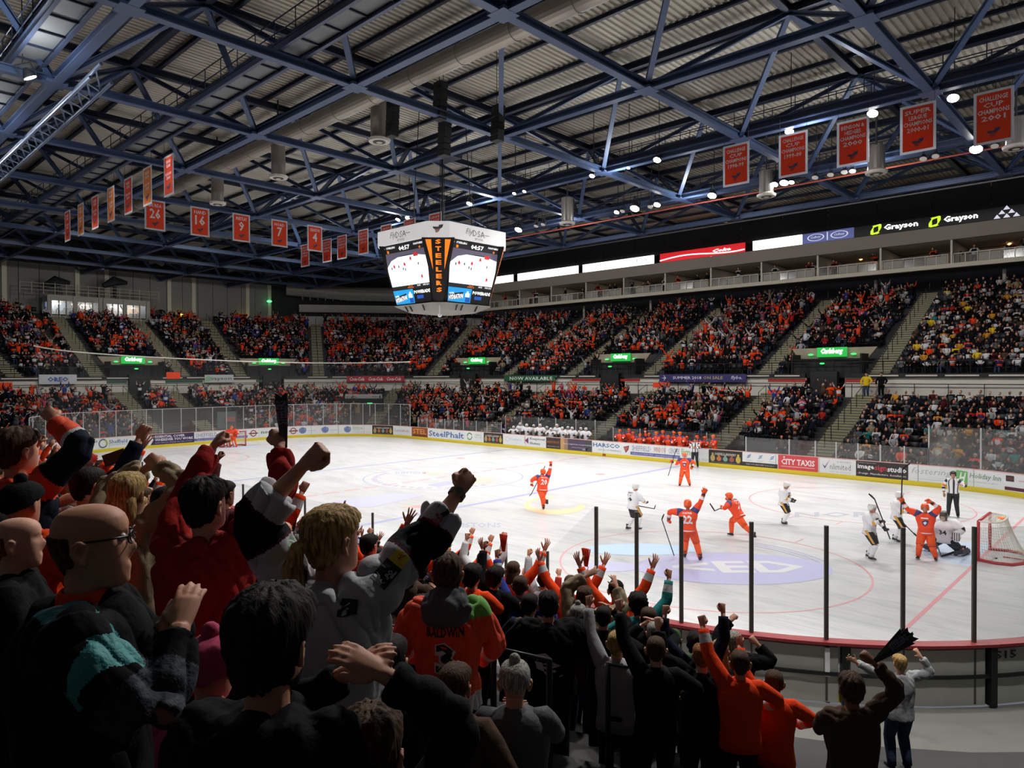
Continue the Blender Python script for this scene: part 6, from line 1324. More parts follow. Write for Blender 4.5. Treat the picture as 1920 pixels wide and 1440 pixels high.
# netminders
def goalie(px, py, face, team, lab, kneel):
    p = icel(px, py); root = empty('netminder', loc=p, rz=face, label=lab, cat='player'); orange = team == 'o'; root.scale = (1.04,)*3
    hd = .46 if kneel else .12
    feet = ((.42, -.35, .12), (-.42, -.35, .12)) if kneel else ((.25, 0, .1), (-.25, 0, .1))
    F = Fig([((.38, .2, .62 if kneel else .95), (1, 0, .2)), ((-.36, .25, .62 if kneel else .95), (-1, 0, .2))], hands=('relax', 'relax'), bulk=1.25, pads=1.4, lean=.18, feet=feet, hipdrop=hd, sd=10, nu=16, head=(0, -.1, 0), glove=.4, knee={'R': (.3, 1, -.2), 'L': (-.3, 1, -.2)})
    mb = MB(); F.body(mb); obj('body', mb, SKIN[0], root, True)
    mb = MB(); F.torso(mb, .07, .82, 0, 18, .03)
    for q in 'RL': F.arm(mb, q, .04, .93, 0, seg=[0, 0, 0, 0, 1, 0, 0, 0])
    jme = mb.mesh('jersey', True); jo = put('jersey', jme, [oj if orange else wj, jw if orange else skb], root)
    drape(jme, [('t', '34', -.1, .1, .0, .16, 0, .03)] if not orange else [('t', '33', -.1, .1, 0, .16, 0, .03)], F.up(0, .4, 1.12), (-1, 0, 0), (0, 0, 1), (0, -1, 0), [skb if not orange else jw], jo, 'crest', .008)
    mb = MB()
    for q in 'RL': F.leg(mb, q, .05, 0, .5, 0, 12)
    obj('hockey_pants', mb, op if orange else M('pants_navy', '1f2638', .7), root, True)
    for q in 'RL':
        mb = MB(); K, A = F.kn[q], F.an[q]; d = nv(A-K); f = nv(np.array([0, 1, 0])-d*d[1]); x = np.cross(d, f); mb.box((K+A)/2-d*.04+f*.07, (.27, .72, .12), 0, (x, d, f)); mb.box((K+A)/2-d*.04+f*.14, (.09, .66, .04), 1, (x, d, f)); obj('leg_pad', mb, [op if orange else M('pad_navy', '232b3c', .6), jw], root)
    skates(F, root)
    mb = MB(); mb.box(F.wr['R']+np.array([.02, .12, -.02]), (.22, .05, .36)); obj('blocker', mb, op if orange else jw, root)
    mb = MB(); c = F.wr['L']+np.array([-.03, .12, 0]); mb.ball(c, (.13, .06, .17), 0, 12, 8); 
    for j in range(4): mb.box(c+np.array([-.09+.06*j, .055, .0]), (.018, .02, .24), 1)
    obj('catching_glove', mb, [op if orange else jw, skb], root)
    h = put('helmet', hairm('goalie'), None, root)
    if len(h.data.materials) == 0: h.data.materials.append(helw)
    h.material_slots[0].link = 'OBJECT'; h.material_slots[0].material = helo if orange else M('mask_dark', '3c3a34', .4, coat=.4); h.matrix_local = Matrix.Translation(Vector(F.hc)) @ Matrix(F.Rh.tolist()).to_4x4() @ Matrix.Scale(1.1, 4)
    mb = MB()
    for z in (-.08, -.05, -.02, .01, .04): mb.tube([F.hc+F.Rh@np.array([x, .13-.5*x*x*10, z]) for x in (-.07, -.04, 0, .04, .07)], .004, 4)
    for x in (-.04, 0, .04): mb.tube([F.hc+F.Rh@np.array([x, .125-.5*x*x*10, z]) for z in (-.1, .05)], .004, 4)
    obj('face_cage', mb, M('cage_pale', 'd8d4c0', .4), root)
    return root, F
r, F = goalie(1772, 1036, rel(1772, 1036, .25), 'w', 'white netminder kneeling in front of the nearer goal', True)
h = gp(r, F, 'R'); stick(np.array([h[0], h[1], .75]), at_z(1765, 1043, .06), at_z(1815, 1028, .05), 'wide dark netminder stick lying across the ice by the kneeling netminder', tape='33363a')
goalie(436, 838, rel(436, 838, .35), 'o', 'small orange netminder standing before the far goal', False)
# benches
benchm = M('bench_grey', '3c3c3e', .7)
mb = MB(); box_strip(mb, bench_s0, bench_s1, .12, 1.9, .0, .28, 0); box_strip(mb, bench_s0, bench_s1, 1.2, 1.6, .28, .75, 0); obj('team_bench', mb, benchm, kind='structure', label='dark team bench platform behind the far boards')
bglass = [s_at(x, 1.95, 2.) for x in (1150, 1116, 1080, 1042, 1010, 978, 948)]
for a, c in zip(bglass[:-1], bglass[1:]):
    mb = MB(); box_strip(mb, a, c-.05, 1.95, 1.97, .9, 2.35); obj('pane', mb, gm, glass); mb = MB(); mb.box(P(c, 1.96, 1.2), (.06, .06, 2.4)); obj('post', mb, clear_post, glass)
bg2 = [s_at(x, 1.95, 2.) for x in (1395, 1325, 1262, 1200, 1150)]
for a, c in zip(bg2[:-1], bg2[1:]):
    mb = MB(); box_strip(mb, a, c-.05, 1.95, 1.97, .9, 1.9); obj('pane', mb, gm, glass); mb = MB(); mb.box(P(c, 1.96, 1.), (.06, .06, 1.9)); obj('post', mb, clear_post, glass)
def bench_player(px, row, team, lab, up, grp):
    s = s_at(px, .7+row*.55, 1.7); p = P(s, .55+row*.6, .28+.0); y = facing(p, (0, 0)) if not up else facing(p, (14, 0))
    arms = [((.25, .2, 1.0 if row else 1.12), (1, 0, -.5)), ((-.25, .2, 1.0 if row else 1.12), (-1, 0, -.5))]
    if up: arms[0] = ((.3, .1, 1.95), (1, 0, -.2))
    root, F = player(0, 0, y+random.uniform(-.3, .3), team, lab, arms, ('fist', 'fist'), wpos=p, k=random.uniform(.9, 1.0), feet=((.12, 0, .1), (-.12, 0, .1)), hipdrop=.02 if random.random() < .6 else .2, group=grp)
    return root
wb = [966, 978, 991, 1003, 1016, 1028, 1036, 1047, 1058, 1067, 1076, 1092, 1102]
for k, x in enumerate(wb): bench_player(x, k % 2, 'w', 'white-shirted bench player behind the boards, %s from the end nearer the scoreboard' % ['first', 'second', 'third', 'fourth', 'fifth', 'sixth', 'seventh', 'eighth', 'ninth', 'tenth', 'eleventh', 'twelfth', 'last'][k], False, 'white team on the bench')
obn = [1166, 1182, 1190, 1204, 1219, 1235, 1246, 1257, 1267, 1279, 1291, 1311, 1325, 1342]
for k, x in enumerate(obn): bench_player(x, 0 if k in (0, 3, 5, 7, 9, 11, 13) else 1, 'o', 'orange bench player behind the boards, %s' % ['first one beside the dark officials', 'second along', 'third along', 'fourth along', 'fifth along, arm up', 'sixth along', 'seventh along', 'eighth along', 'ninth along', 'tenth along', 'eleventh along beside the official', 'twelfth along', 'thirteenth along', 'last one at the bench door'][k], k == 4, 'orange team on the bench')
# ---------------------------------------------------------------- spectators near the camera
def floor_at(x, y):
    o = offset_of(x, y)
    if o < L0_: return 0.
    if o > L0_+LT*NL: return 4.1
    return lowz(min(NL-1, int((o-L0_)/LT)))
TGT = (14., -2.)
def place_t(px, py, t):
    p = at_d(px, py, t); return p
NEAR = []; KEEP = []
def root_at(px, py, t, seat=False, face=None, lab='', kmin=.9, kmax=1.1, group=None, cat='person'):
    """PX, PY crown of the head in the photo frame, T depth in metres"""
    p = place_t(px, py, t); fl = floor_at(p[0], p[1]); H = 1.755 if not seat else 1.345
    k = min(kmax, max(kmin, (p[2]-fl)/H)); z = p[2]-H*k
    f = facing(p, TGT) if face is None else face
    root = empty('person', loc=(p[0], p[1], z), rz=f, label=lab, cat=cat, group=group); root.scale = (k,)*3
    NEAR.append((p[0], p[1])); KEEP.append((px, py, t)); return root
def loc(root, p):
    m = Matrix.Translation(root.location) @ root.rotation_euler.to_matrix().to_4x4() @ Matrix.Diagonal((*root.scale, 1)); return np.array(m.inverted() @ Vector(p))
def put_hair(F, root, kind, col, name=None, sc=1.04, hi=False):
    nm = name or {'beanie': 'beanie', 'cap': 'cap'}.get(kind, 'hair'); me = hairm(kind, hi); m = HCOL[col] if col in HCOL else CL[col]
    if len(me.materials) == 0: me.materials.append(m)
    o = put(nm, me, None, root); o.material_slots[0].link = 'OBJECT'; o.material_slots[0].material = m
    o.matrix_local = Matrix.Translation(Vector(F.hc)) @ Matrix(np.array(F.Rh).tolist()).to_4x4() @ Matrix.Scale(sc, 4); return o
def hi_person(px, py, t, lab, wr, top, topname='jacket', hair=('short', 'dark'), skin=0, face=None, hands=('fist', 'fist'), lean=0., head=(0, 0, 0), seat=False, fem=False, bulk=1., g=.03, sleeve=.95, bands=None, fold=.02, trouser='black', twist=0., side=0., kmin=.9, vox=.009, hem=.86, tv=.014):
    """detailed figure; WR = ((px,py,dt,pole) right, left) wrist targets in the photo frame, dt depth relative to the head; or local xyz"""
    root = root_at(px, py, t, seat, face, lab, kmin)
    arms = []
    for wv, sx in zip(wr, (1, -1)):
        if len(wv) == 4: arms.append((loc(root, at_d(wv[0], wv[1], t+wv[2])), wv[3]))
        else: arms.append((np.array(wv, float), (sx, -.2, -.6)))
    F = Fig(arms, seat=seat, lean=lean, head=head, hands=hands, bulk=bulk, fem=fem, sd=14, hs=8, nu=28, twist=twist, side=side)
    mb = MB(); F.body(mb); me = smooth_join(mb, vox, 1, .4); put('body', me, SKIN[skin], root)
    mb = MB(); F.torso(mb, g, .82, 0, 24, .01)
    for q in 'RL': F.arm(mb, q, g*.75, sleeve, 0, n=16)
    mb.tube([F.up(0, -.01, 1.44), F.up(0, 0, 1.475), F.up(0, 0, 1.50)], [(.10, .085), (.075, .07), (.066, .063)], 16)
    me = smooth_join(mb, tv, 2, .6 if tv > .012 else None, topname, (fold, 9.)); mats = [CL[top]] if isinstance(top, str) else [CL[x] if x in CL else MATS[x] for x in top]
    o = put(topname, me, mats, root)
    if bands: paint_mesh(me, lambda p: bands(p, F))
    mb = MB()
    for q in 'RL': F.leg(mb, q, .025, 0, 1, 0, 14)
    mb.tube([F.piv+np.array([0, 0, -.1]), F.piv+np.array([0, 0, .05])], [(.165, .125), (.18, .13)], 14, 0, ref=(1, 0, 0)); obj('trousers', mb, CL[trouser], root, True)
    for q in 'RL': mb = MB(); F.shoe(mb, q); obj('shoe', mb, CL['black'], root, True)
    if hair and hair[0]: put_hair(F, root, *hair, hi=True)
    return root, F, o, me
def arm_t(p, F):
    """which arm and how far down it (0 shoulder .. 1 wrist), or None for the trunk"""
    best = None
    for q in 'RL':
        t1, d1 = seg_t(p, F.sh[q], F.el[q]); t2, d2 = seg_t(p, F.el[q], F.wr[q]); t, d = (t1*.5, d1) if d1 < d2 else (.5+t2*.5, d2)
        if d < .115 and (best is None or d < best[2]): best = (q, t, d)
    return best
O_ = (1, -.3, -.3)
# --- blonde woman with ponytail, white and black jersey, both fists up
def jb(p, F):
    a = arm_t(p, F)
    if a and a[1] > .12:
        if .30 < a[1] < .32: return 2
        if .32 <= a[1] < .60: return 1
        if .60 <= a[1] < .62: return 2
        return 0
    z = p[2]
    if 1.0 < z < 1.02 or 1.17 < z-.25*abs(p[0]) < 1.18: return 2
    return 0
CL['jersey_grey'] = M('cloth_jersey_grey', 'b4b5bc', .8, var=.06, scale=9, bump=.12, bscale=9)
r, F, o, me = hi_person(618, 957, 2.35, 'blonde woman with ponytail in white and black jersey, both fists raised, watch on wrist', ((860, 922, .27, (.7, -.2, -.9)), (566, 876, .02, (-.9, -.2, -.2))), ('jersey_grey', 'black', 'maroon'), 'jersey', ('pony', 'blond'), 0, fem=True, bulk=1.02, g=.055, sleeve=.8, bands=jb, fold=.03, vox=.0065, tv=.0065, face=facing(at_d(618, 957, 2.3), (6, 4)), head=(-.45, .05, 0), twist=-.1)
B = F.R@np.array([0, 1, 0])
pr = [M('print_ink', '14141a', .7), M('print_redw', 'b02a2a', .7), M('print_bluew', '2a4a8a', .7), M('print_greenw', '4a9a30', .7), M('print_yellow', 'd8c030', .7), M('print_whitew', 'd0d0d4', .7)]
drape(me, [('t', 'SBK', -.05, .06, -.2, -.16, 2), ('r', .1, .16, .06, .11, 0), ('t', 'C', .11, .145, .07, .1, 5), ('t', 'HINES', -.12, .02, .02, .06, 1)], F.up(0, -.35, 1.36), F.R@np.array([1, 0, 0]), F.R@np.array([0, 0, 1]), B, pr, o, 'shoulder_print')
for q, its in (('R', [('r', .02, .12, -.035, .035, 0), ('t', 'CAPO', .03, .09, -.02, .0, 5), ('r', .12, .17, -.03, .03, 4), ('t', 'DHL', .125, .165, -.01, .01, 1), ('t', 'S', .38, .45, -.03, .04, 0, .04), ('t', 'Steelers', .34, .38, -.03, .03, 1)]), ('L', [('r', .02, .12, -.04, .03, 0), ('t', 'united', .03, .1, -.02, .0, 5), ('r', .13, .2, -.03, .03, 3), ('t', 'SHEFFIELD', .38, .46, .0, .012, 0), ('t', 'STEELERS', .37, .47, -.02, -.006, 0)])):
    ax = nv(F.wr[q]-F.sh[q]); vd = nv(loc(r, CAM)-F.el[q]); vd = nv(vd-ax*np.dot(vd, ax)); uz = np.cross(ax, vd)*(1 if q == 'R' else -1)
    drape(me, its, F.sh[q]+vd*.3, ax if q == 'R' else ax, -uz if q == 'R' else uz, -vd, pr, o, 'sleeve_print')
d = nv(F.wr['R']-F.el['R']); vd = nv(loc(r, CAM)-F.wr['R']); vd = nv(vd-d*np.dot(vd, d)); wc = F.wr['R']-d*.015
mb = MB(); mb.tube([wc-d*.012, wc+d*.012], .036, 18, 0); mb.tube([wc+vd*.028, wc+vd*.042], .021, 18, 1); mb.tube([wc+vd*.043, wc+vd*.045], .017, 18, 2); obj('wristwatch', mb, [M('strap_brown', '4a3424', .5), M('watch_gold', 'b89858', .3, .8), M('watch_face', '6f7468', .3)], r, label='gold wristwatch')
mb = MB(); mb.ball(F.hc+F.Rh@np.array([0, -.118, .03]), (.02, .02, .02)); obj('hair_band', mb, HCOL['brown'], r)
# --- man in red sweater, both arms up, clapper in right hand
r, F, o, me = hi_person(383, 903, 3.0, 'man in dark red sweater seen from behind, both arms raised, clapper in right fist', ((524, 838, .25, (.9, -.3, -.5)), (402, 832, .35, (-1, -.3, -.3))), 'red', 'sweater', ('short', 'dark'), 0, hands=('grip', 'fist'), fold=.03, vox=.0065, tv=.009, g=.04, face=facing(at_d(383, 903, 3.), (2, 2)), bulk=1.04, head=(-.3, .12, 0))
h = W(r, F, F.wr['R']+nv(F.wr['R']-F.el['R'])*.08); t = float(np.dot(h-CAM, _F))
def clapper(px0, py0, px1, py1, t0, t1, lab, txt, sp=1., wd=1.):
    a, b_ = at_d(px0, py0, t0), at_d(px1, py1, t1); root = empty('paper_clapper', loc=a, label=lab, cat='clapper'); d = b_-a; L = np.linalg.norm(d); d /= L; vd = nv(CAM-a); x = nv(np.cross(d, vd))
    for j in range(7):
        ang = (j-3)*.055*sp; e = nv(d+x*ang*1.2+vd*(j-3)*.02); side = nv(np.cross(e, vd)+vd*(.3 if j % 2 else -.3))
        mb = MB(); n_ = np.cross(e, side)*.0012; w0, w1 = .014, .034*wd; m_ = L*(.94+.06*(j % 3))
        q = [-side*w0, side*w0, e*m_+side*w1, e*(m_-.02), e*m_-side*w1]; mb.add([v+n_ for v in q]+[v-n_ for v in q], [(0, 1, 2, 3, 4), (9, 8, 7, 6, 5)]+[(i, (i+1) % 5, 5+(i+1) % 5, 5+i) for i in range(5)], 0); obj('paper_blade', mb, M('clapper_black', '1b1d22', .45), root)
    x = -x; mb = MB(); text_on(mb, txt, lambda u, v: d*(L*(.45+u*.45))+x*v+vd*.03, 0, 1, -.02, .025, 0, .02); obj('lettering', mb, M('clapper_ink', '6a7080', .6), root)
clapper(533, 840, 527, 742, t, t-.03, 'black folded paper clapper held upright by the man in the red sweater', 'STEELERS', .12, .75)
# --- bald man with glasses clapping, nearest on the left
CL['bluegrey'] = M('cloth_bluegrey', '17202e', .8, var=.1, scale=6, bump=.2, bscale=20); CL['tealp'] = M('cloth_tealp', '3a8f90', .7, var=.1, scale=6, bump=.2, bscale=20)
def bald_b(p, F):
    a = arm_t(p, F); x, y, z = p
    n0, n1 = F.up(.06, -.06, 1.48), F.sh['R']*.35+F.el['R']*.65+np.array([.02, -.03, .05])
    t, d = seg_t(p, n0, n1)
    if d < .062+.03*t and 0 < t < 1: return 2
    if a and a[1] > .12: return 1 if a[0] == 'R' and .3 < a[1] < .78 else 0
    return 0
r, F, o, me = hi_person(158, 947, 1.64, 'bald man with black-framed glasses in dark coat with teal panel, clapping, nearest on the left', ((338, 1175, -.02, (.7, .1, -.8)), (322, 1172, .10, (-.5, .2, -.8))), ('black', 'bluegrey', 'tealp', 'orange'), 'coat', None, 0, hands=(('relax', np.array([-1, .2, 0]), np.array([0, -.6, .6])), ('relax', np.array([1, .2, 0]), np.array([0, -.6, .6]))), face=facing(at_d(158, 947, 1.7), at_d(158, 947, 1.7)+_R2*1.0+_F*.42), bulk=1.2, g=.035, bands=bald_b, fold=.02, vox=.006, tv=.006, head=(0, .02, 0), kmin=.8)
mb = MB(); q = lambda x, y, z: F.hc+F.Rh@np.array([x, y, z])
for sx in (-1, 1):
    A = [2*math.pi*k/14 for k in range(15)]; mb.tube([q(sx*.034+.026*math.cos(a), .108-.01*abs(math.cos(a)), .027+.019*math.sin(a)) for a in A], .0026, 6)
    mb.tube([q(sx*.060, .098, .034), q(sx*.082, .05, .034), q(sx*.084, -.01, .032), q(sx*.08, -.03, .015)], .0032, 6)
mb.tube([q(-.009, .11, .03), q(.009, .11, .03)], .0026, 6); obj('glasses', mb, M('frame_black', '101010', .3), r, True)
mb = MB()
for sx in (-1, 1): mb.ball(q(sx*.031, .079, .028), .0125, 0, 10, 8); mb.ball(q(sx*.031, .089, .028), .0055, 1, 8, 6)
obj('eyes', mb, [M('eye_white', 'd8d0c8', .3), M('eye_dark', '1a1410', .2)], r, True)
me2 = hairm('fringe'); put_hair(F, r, 'fringe', 'brown', 'hair', 1.0, True)
mb = MB(); mb.tube([F.up(0, -.01, 1.455), F.up(0, 0, 1.50), F.up(0, .0, 1.515)], [(.085, .078), (.072, .068), (.066, .062)], 18, 0, cap=False); obj('collar', mb, CL['orange'], r, True)
# --- dark-haired head in front
r, F, o, me = hi_person(500, 1128, 1.28, 'person with thick dark hair seen from behind, below the ponytailed woman', ((.3, .3, 1.0), (-.3, .3, 1.0)), 'black', 'coat', ('short', 'dark', None, 1.14), 0, face=facing(at_d(500, 1100, 1.3), (8, 4)), kmin=.7, head=(-.1, 0, 0), vox=.008)
r, F, o, me = hi_person(688, 1345, 1.3, 'person low at the bottom whose clapping hands rise in front of the white jersey', ((716, 1262, .0, (.8, .1, -.8)), (655, 1258, .05, (-.8, .1, -.8))), 'black', 'coat', ('short', 'brown'), 0, hands=(('relax', np.array([-1, .2, 0]), np.array([0, -.6, .6])), ('relax', np.array([1, .2, 0]), np.array([0, -.6, .6]))), face=facing(at_d(688, 1345, 1.3), (8, 4)), kmin=.65, vox=.0065)
# --- orange jersey with name
def jo3(p, F):
    a = arm_t(p, F)
    if a and a[1] > .12: return 1 if .6 < a[1] < .72 else 0
    if p[2] < .93: return 1
    if p[0] > .08 and p[2] > 1.40: return 2
    return 0
CL['oj'] = M('cloth_oj', 'e0451c', .8, var=.12, scale=7, bump=.12, bscale=9); CL['limeg'] = M('cloth_lime', '6aa848', .8)
r, F, o, me = hi_person(838, 1045, 4.05, 'short-haired man in orange jersey number 3 with grey hood, seen from behind', ((.2, .26, 1.0), (-.2, .26, 1.02)), ('oj', 'white', 'limeg'), 'jersey', ('short', 'brown'), 0, g=.05, bulk=.98, tv=.01, bands=jo3, fold=.03, face=facing(at_d(838, 1045, 4.), (0, 4)), head=(.0, 0, 0))
drape(me, [('t', 'BALDWIN', -.115, .115, .07, .13, 0, .03), ('t', '3', -.068, .068, -.17, .04, 5, .09), ('t', '3', -.06, .06, -.162, .032, 0, .03), ('r', -.13, .13, .145, .18, 5), ('t', 'DRAPER', -.1, .08, .15, .175, 2, .02), ('t', 'HARSCO', -.1, .12, -.27, -.22, 2, .03), ('r', -.12, .14, -.28, -.21, 5)], F.up(0, -.4, 1.24), F.R@np.array([1, 0, 0]), F.R@np.array([0, 0, 1]), F.R@np.array([0, 1, 0]), pr, o, 'back_print', .006)
mb = MB(); mb.tube([F.up(0, -.14, 1.37), F.up(0, -.15, 1.41), F.up(0, -.13, 1.47), F.up(0, -.03, 1.53), F.up(0, .05, 1.5)], [(.09, .05), (.15, .07), (.17, .075), (.125, .07), (.09, .03)], 18, 0, ref=(1, 0, 0)); hm_ = smooth_join(mb, .014, 3, None, 'hood', (.02, 12.)); put('hood', hm_, CL['grey'], r)
# --- blonde in beige coat, fists up
r, F, o, me = hi_person(236, 893, 4.1, 'long-haired blonde woman in beige coat with both fists raised together', ((297, 872, .2, (.8, -.2, -.4)), (277, 877, .25, (-.8, -.2, -.4))), 'beige', 'coat', ('long', 'blond'), 0, fem=True, g=.05, fold=.03, face=facing(at_d(236, 893, 4.), (0, 6)))
# --- navy and orange jersey man at the far left with raised fist
def jn(p, F):
    a = arm_t(p, F)
    if a and a[1] > .12: return (1 if a[1] < .12 else 0 if a[1] < .62 else 2 if a[1] < .68 else 1)
    return 1 if p[2] > 1.38 or 1.0 < p[2] < 1.08 else 2 if .94 < p[2] < 1.0 else 0
r, F, o, me = hi_person(28, 808, 4.3, 'man at the left edge in navy and orange striped jersey, one fist thrown up', ((103, 788, .1, (.9, -.2, -.5)), (.0, .3, 1.3)), ('navy', 'oj', 'white'), 'jersey', ('short', 'brown'), 0, g=.04, fold=.02, tv=.01, bands=jn, face=facing(at_d(28, 808, 4.), (4, 4)), head=(-.3, .05, 0))
r, F, o, me = hi_person(36, 911, 3.6, 'person in black beanie with orange collar below the striped jersey man', ((.3, .2, 1.0), (-.3, .2, 1.0)), ('orange',), 'hoodie', ('beanie', 'black'), 0, g=.05, face=facing(at_d(36, 911, 3.6), (4, 4)), vox=.014)
r, F, o, me = hi_person(24, 972, 2.9, 'bald man in profile at the left edge in a dark top', ((.25, .3, 1.0), (-.25, .3, 1.0)), 'black', 'coat', None, 2, face=facing(at_d(24, 972, 2.9), at_d(24, 972, 2.9)+_R2+_F*.5), kmin=.85)
put_hair(F, r, 'fringe', 'ginger', 'hair', .99, True)
r, F, o, me = hi_person(505, 978, 5.0, 'large man in navy coat behind the ponytailed woman', ((.35, .2, .98), (-.35, .2, 1.0)), 'navy', 'coat', ('short', 'brown'), 0, g=.06, bulk=1.2, face=facing(at_d(505, 978, 5), (4, 8)), vox=.014)
# --- puffer and hood jackets in the middle
r, F, o, me = hi_person(1028, 1114, 6.2, 'man in black hooded jacket with pale print across the back', ((.3, .3, 1.1), (-.3, .3, 1.1)), 'black', 'jacket', ('short', 'dark'), 0, g=.07, bulk=1.15, face=facing(at_d(1028, 1114, 6.2), (4, 6)), vox=.014)
its = [('p', [(-.13, .1), (-.02, .12), (.03, .08), (-.1, .05)], 5), ('p', [(-.1, .0), (.03, .04), (.12, .0), (.0, -.04)], 5), ('p', [(-.04, -.06), (.06, -.04), (.14, -.1), (.02, -.13)], 5), ('p', [(-.12, .04), (-.05, .03), (-.03, -.06), (-.1, -.03)], 5)]
drape(me, its, F.up(0, -.4, 1.16), F.R@np.array([1, 0, 0]), F.R@np.array([0, 0, 1]), F.R@np.array([0, 1, 0]), pr, o, 'back_print', .006)
r, F, o, me = hi_person(1096, 1104, 8.6, 'person in beige coat between the glass posts, both arms stretched up', ((1156, 1100, .2, (.9, -.2, -.5)), (1099, 1080, .2, (-.9, -.2, -.3))), 'beige', 'coat', ('short', 'brown'), 0, hands=('open', 'open'), g=.05, vox=.014)
r, F, o, me = hi_person(1377, 1189, 7.6, 'grey-haired man in black jacket beside a glass post, both fists raised', ((1420, 1207, .1, (.9, -.2, -.7)), (1371, 1163, .3, (-.8, -.2, -.3))), 'black', 'jacket', ('short', 'grey'), 0, g=.05, vox=.014)
def puff(p, F): return 0
r, F, o, me = hi_person(1316, 1211, 6.3, 'man with thinning fair hair in quilted black puffer jacket', ((.3, .35, 1.3), (-.42, .15, 1.86)), 'black', 'puffer_jacket', ('thin', 'ginger'), 2, g=.06, vox=.014, fold=.02)
r, F, o, me = hi_person(1688, 1231, 8.6, 'blond child in grey sweater with both open hands raised at the boards', ((1727, 1232, 0, (.9, -.2, -.5)), (1573, 1228, 0, (-.9, -.2, -.5))), 'lightgrey', 'sweater', ('short', 'blond'), 2, hands=('open', 'open'), g=.03, vox=.014, kmin=.8, trouser='denim')
r, F, o, me = hi_person(1598, 1268, 4.6, 'man at the front waving a black paper clapper over the boards', ((1638, 1242, .1, (.9, -.2, -.5)), (.0, .4, 1.2)), 'brown', 'jacket', ('short', 'brown'), 3, hands=('grip', 'fist'), g=.03, vox=.014, kmin=.8)
clapper(1640, 1240, 1707, 1188, 4.65, 4.65, 'black folded paper clapper waved above the near boards', 'STEELERS', .6, .8)
# --- phone held up
mb = MB(); a = at_d(215, 858, 5.0); mb.box(a, (.16, .012, .085), 0, (nv(_R2+_U2*.35), nv(_F), nv(_U2-_R2*.35))); obj('mobile_phone', mb, M('phone_black', '24211f', .4), label='dark mobile phone held up over the heads on the left', cat='phone')
# plastic cup and tray table
a = at_d(731, 1172, 4.3); root = empty('plastic_cup', loc=a, label='clear plastic cup with orange drink beside the number 3 jersey', cat='cup')
mb = MB(); mb.tube([(0, 0, -.06), (0, 0, .05), (0, 0, .0)][:2], [.028, .04], 16, 0, cap=False); obj('cup_wall', mb, glass_mat('cup_plastic', .1, (.9, .9, .9), .1), root); mb = MB(); mb.tube([(0, 0, -.058), (0, 0, -.01)], [.027, .033], 16); obj('drink', mb, M('drink_orange', 'd8441c', .3), root)
def rail_(p0, p1, lab, h=.9):
    mb = MB(); p0 = np.array(p0); p1 = np.array(p1); mb.tube([p0-np.array([0, 0, h]), p0, p1, p1-np.array([0, 0, h])], .024, 8); mb.tube([p0-np.array([0, 0, h*.5]), p1-np.array([0, 0, h*.5])], .02, 6); obj('seat_rail', mb, railm, smooth=True, label=lab, cat='railing')
rail_(at_d(925, 1212, 4.9), at_d(1030, 1238, 5.2), 'black tubular rail right of the number 3 jersey'); rail_(at_d(700, 1163, 4.2), at_d(765, 1180, 4.3), 'black tubular rail left of the number 3 jersey'); rail_(at_d(1140, 1245, 5.8), at_d(1250, 1262, 6.2), 'black tubular rail below the puffer jackets')
# ---------------------------------------------------------------- shared poses for the rest
POSES = {
 'v_open': dict(arms=[((.45, .12, 1.92), (1, -.2, -.4)), ((-.45, .12, 1.92), (-1, -.2, -.4))], hands=('open', 'open')),
 'fists': dict(arms=[((.3, .2, 1.95), (1, 0, -.3)), ((-.34, .2, 1.9), (-1, 0, -.3))], hands=('fist', 'fist')),
 'fist_r': dict(arms=[((.38, .25, 1.9), (1, 0, -.3)), ((-.3, .25, 1.1), (-1, -.3, 0))], hands=('fist', 'fist'), twist=.15),
 'fist_l': dict(arms=[((.3, .25, 1.1), (1, -.3, 0)), ((-.3, .3, 1.92), (-1, 0, -.3))], hands=('fist', 'fist'), twist=-.15),
 'clap': dict(arms=[((.06, .36, 1.30), (1, 0, -.8)), ((-.06, .36, 1.28), (-1, 0, -.8))], hands=('clap', 'clap')),
 'clap_high': dict(arms=[((.08, .3, 1.66), (1, 0, -.6)), ((-.08, .3, 1.64), (-1, 0, -.6))], hands=('clap', 'clap')),
 'stand': dict(arms=[((.3, .12, .93), (1, -.5, 0)), ((-.28, .2, 1.0), (-1, -.5, 0))], hands=('relax', 'relax')),
 'sit': dict(seat=True, arms=[((.12, .42, .68), (1, 0, -.3)), ((-.12, .42, .68), (-1, 0, -.3))], hands=('relax', 'relax')),
 'sit_clap': dict(seat=True, arms=[((.05, .36, .95), (1, 0, -.8)), ((-.05, .36, .93), (-1, 0, -.8))], hands=('clap', 'clap')),
 'sit_up': dict(seat=True, arms=[((.38, .2, 1.5), (1, 0, -.3)), ((-.38, .2, 1.5), (-1, 0, -.3))], hands=('open', 'open')),
}
MID = {}
def mid(pose):
    if pose in MID: return MID[pose]
    F = Fig(sd=8, hs=5, nu=16, **POSES[pose]); out = {}
    mb = MB(); F.body(mb); out['body'] = mb.mesh('body', True)
    mb = MB(); F.torso(mb, .035, .82, 0, 16, .015)
    for q in 'RL': F.arm(mb, q, .024, .95, 0, n=10, seg=[0, 0, 0, 0, 0, 0, 1, 0])
    mb.tube([F.up(0, -.01, 1.44), F.up(0, 0, 1.50)], [(.1, .085), (.066, .063)], 12); out['top'] = mb.mesh('top', True)
    mb = MB()
    for q in 'RL': F.leg(mb, q, .022, 0, 1, 0, 8)
    mb.tube([F.piv+np.array([0, 0, -.1]), F.piv+np.array([0, 0, .05])], [(.165, .12), (.175, .125)], 10, 0, ref=(1, 0, 0)); out['trousers'] = mb.mesh('trousers', True)
    MID[pose] = (out, F); return MID[pose]
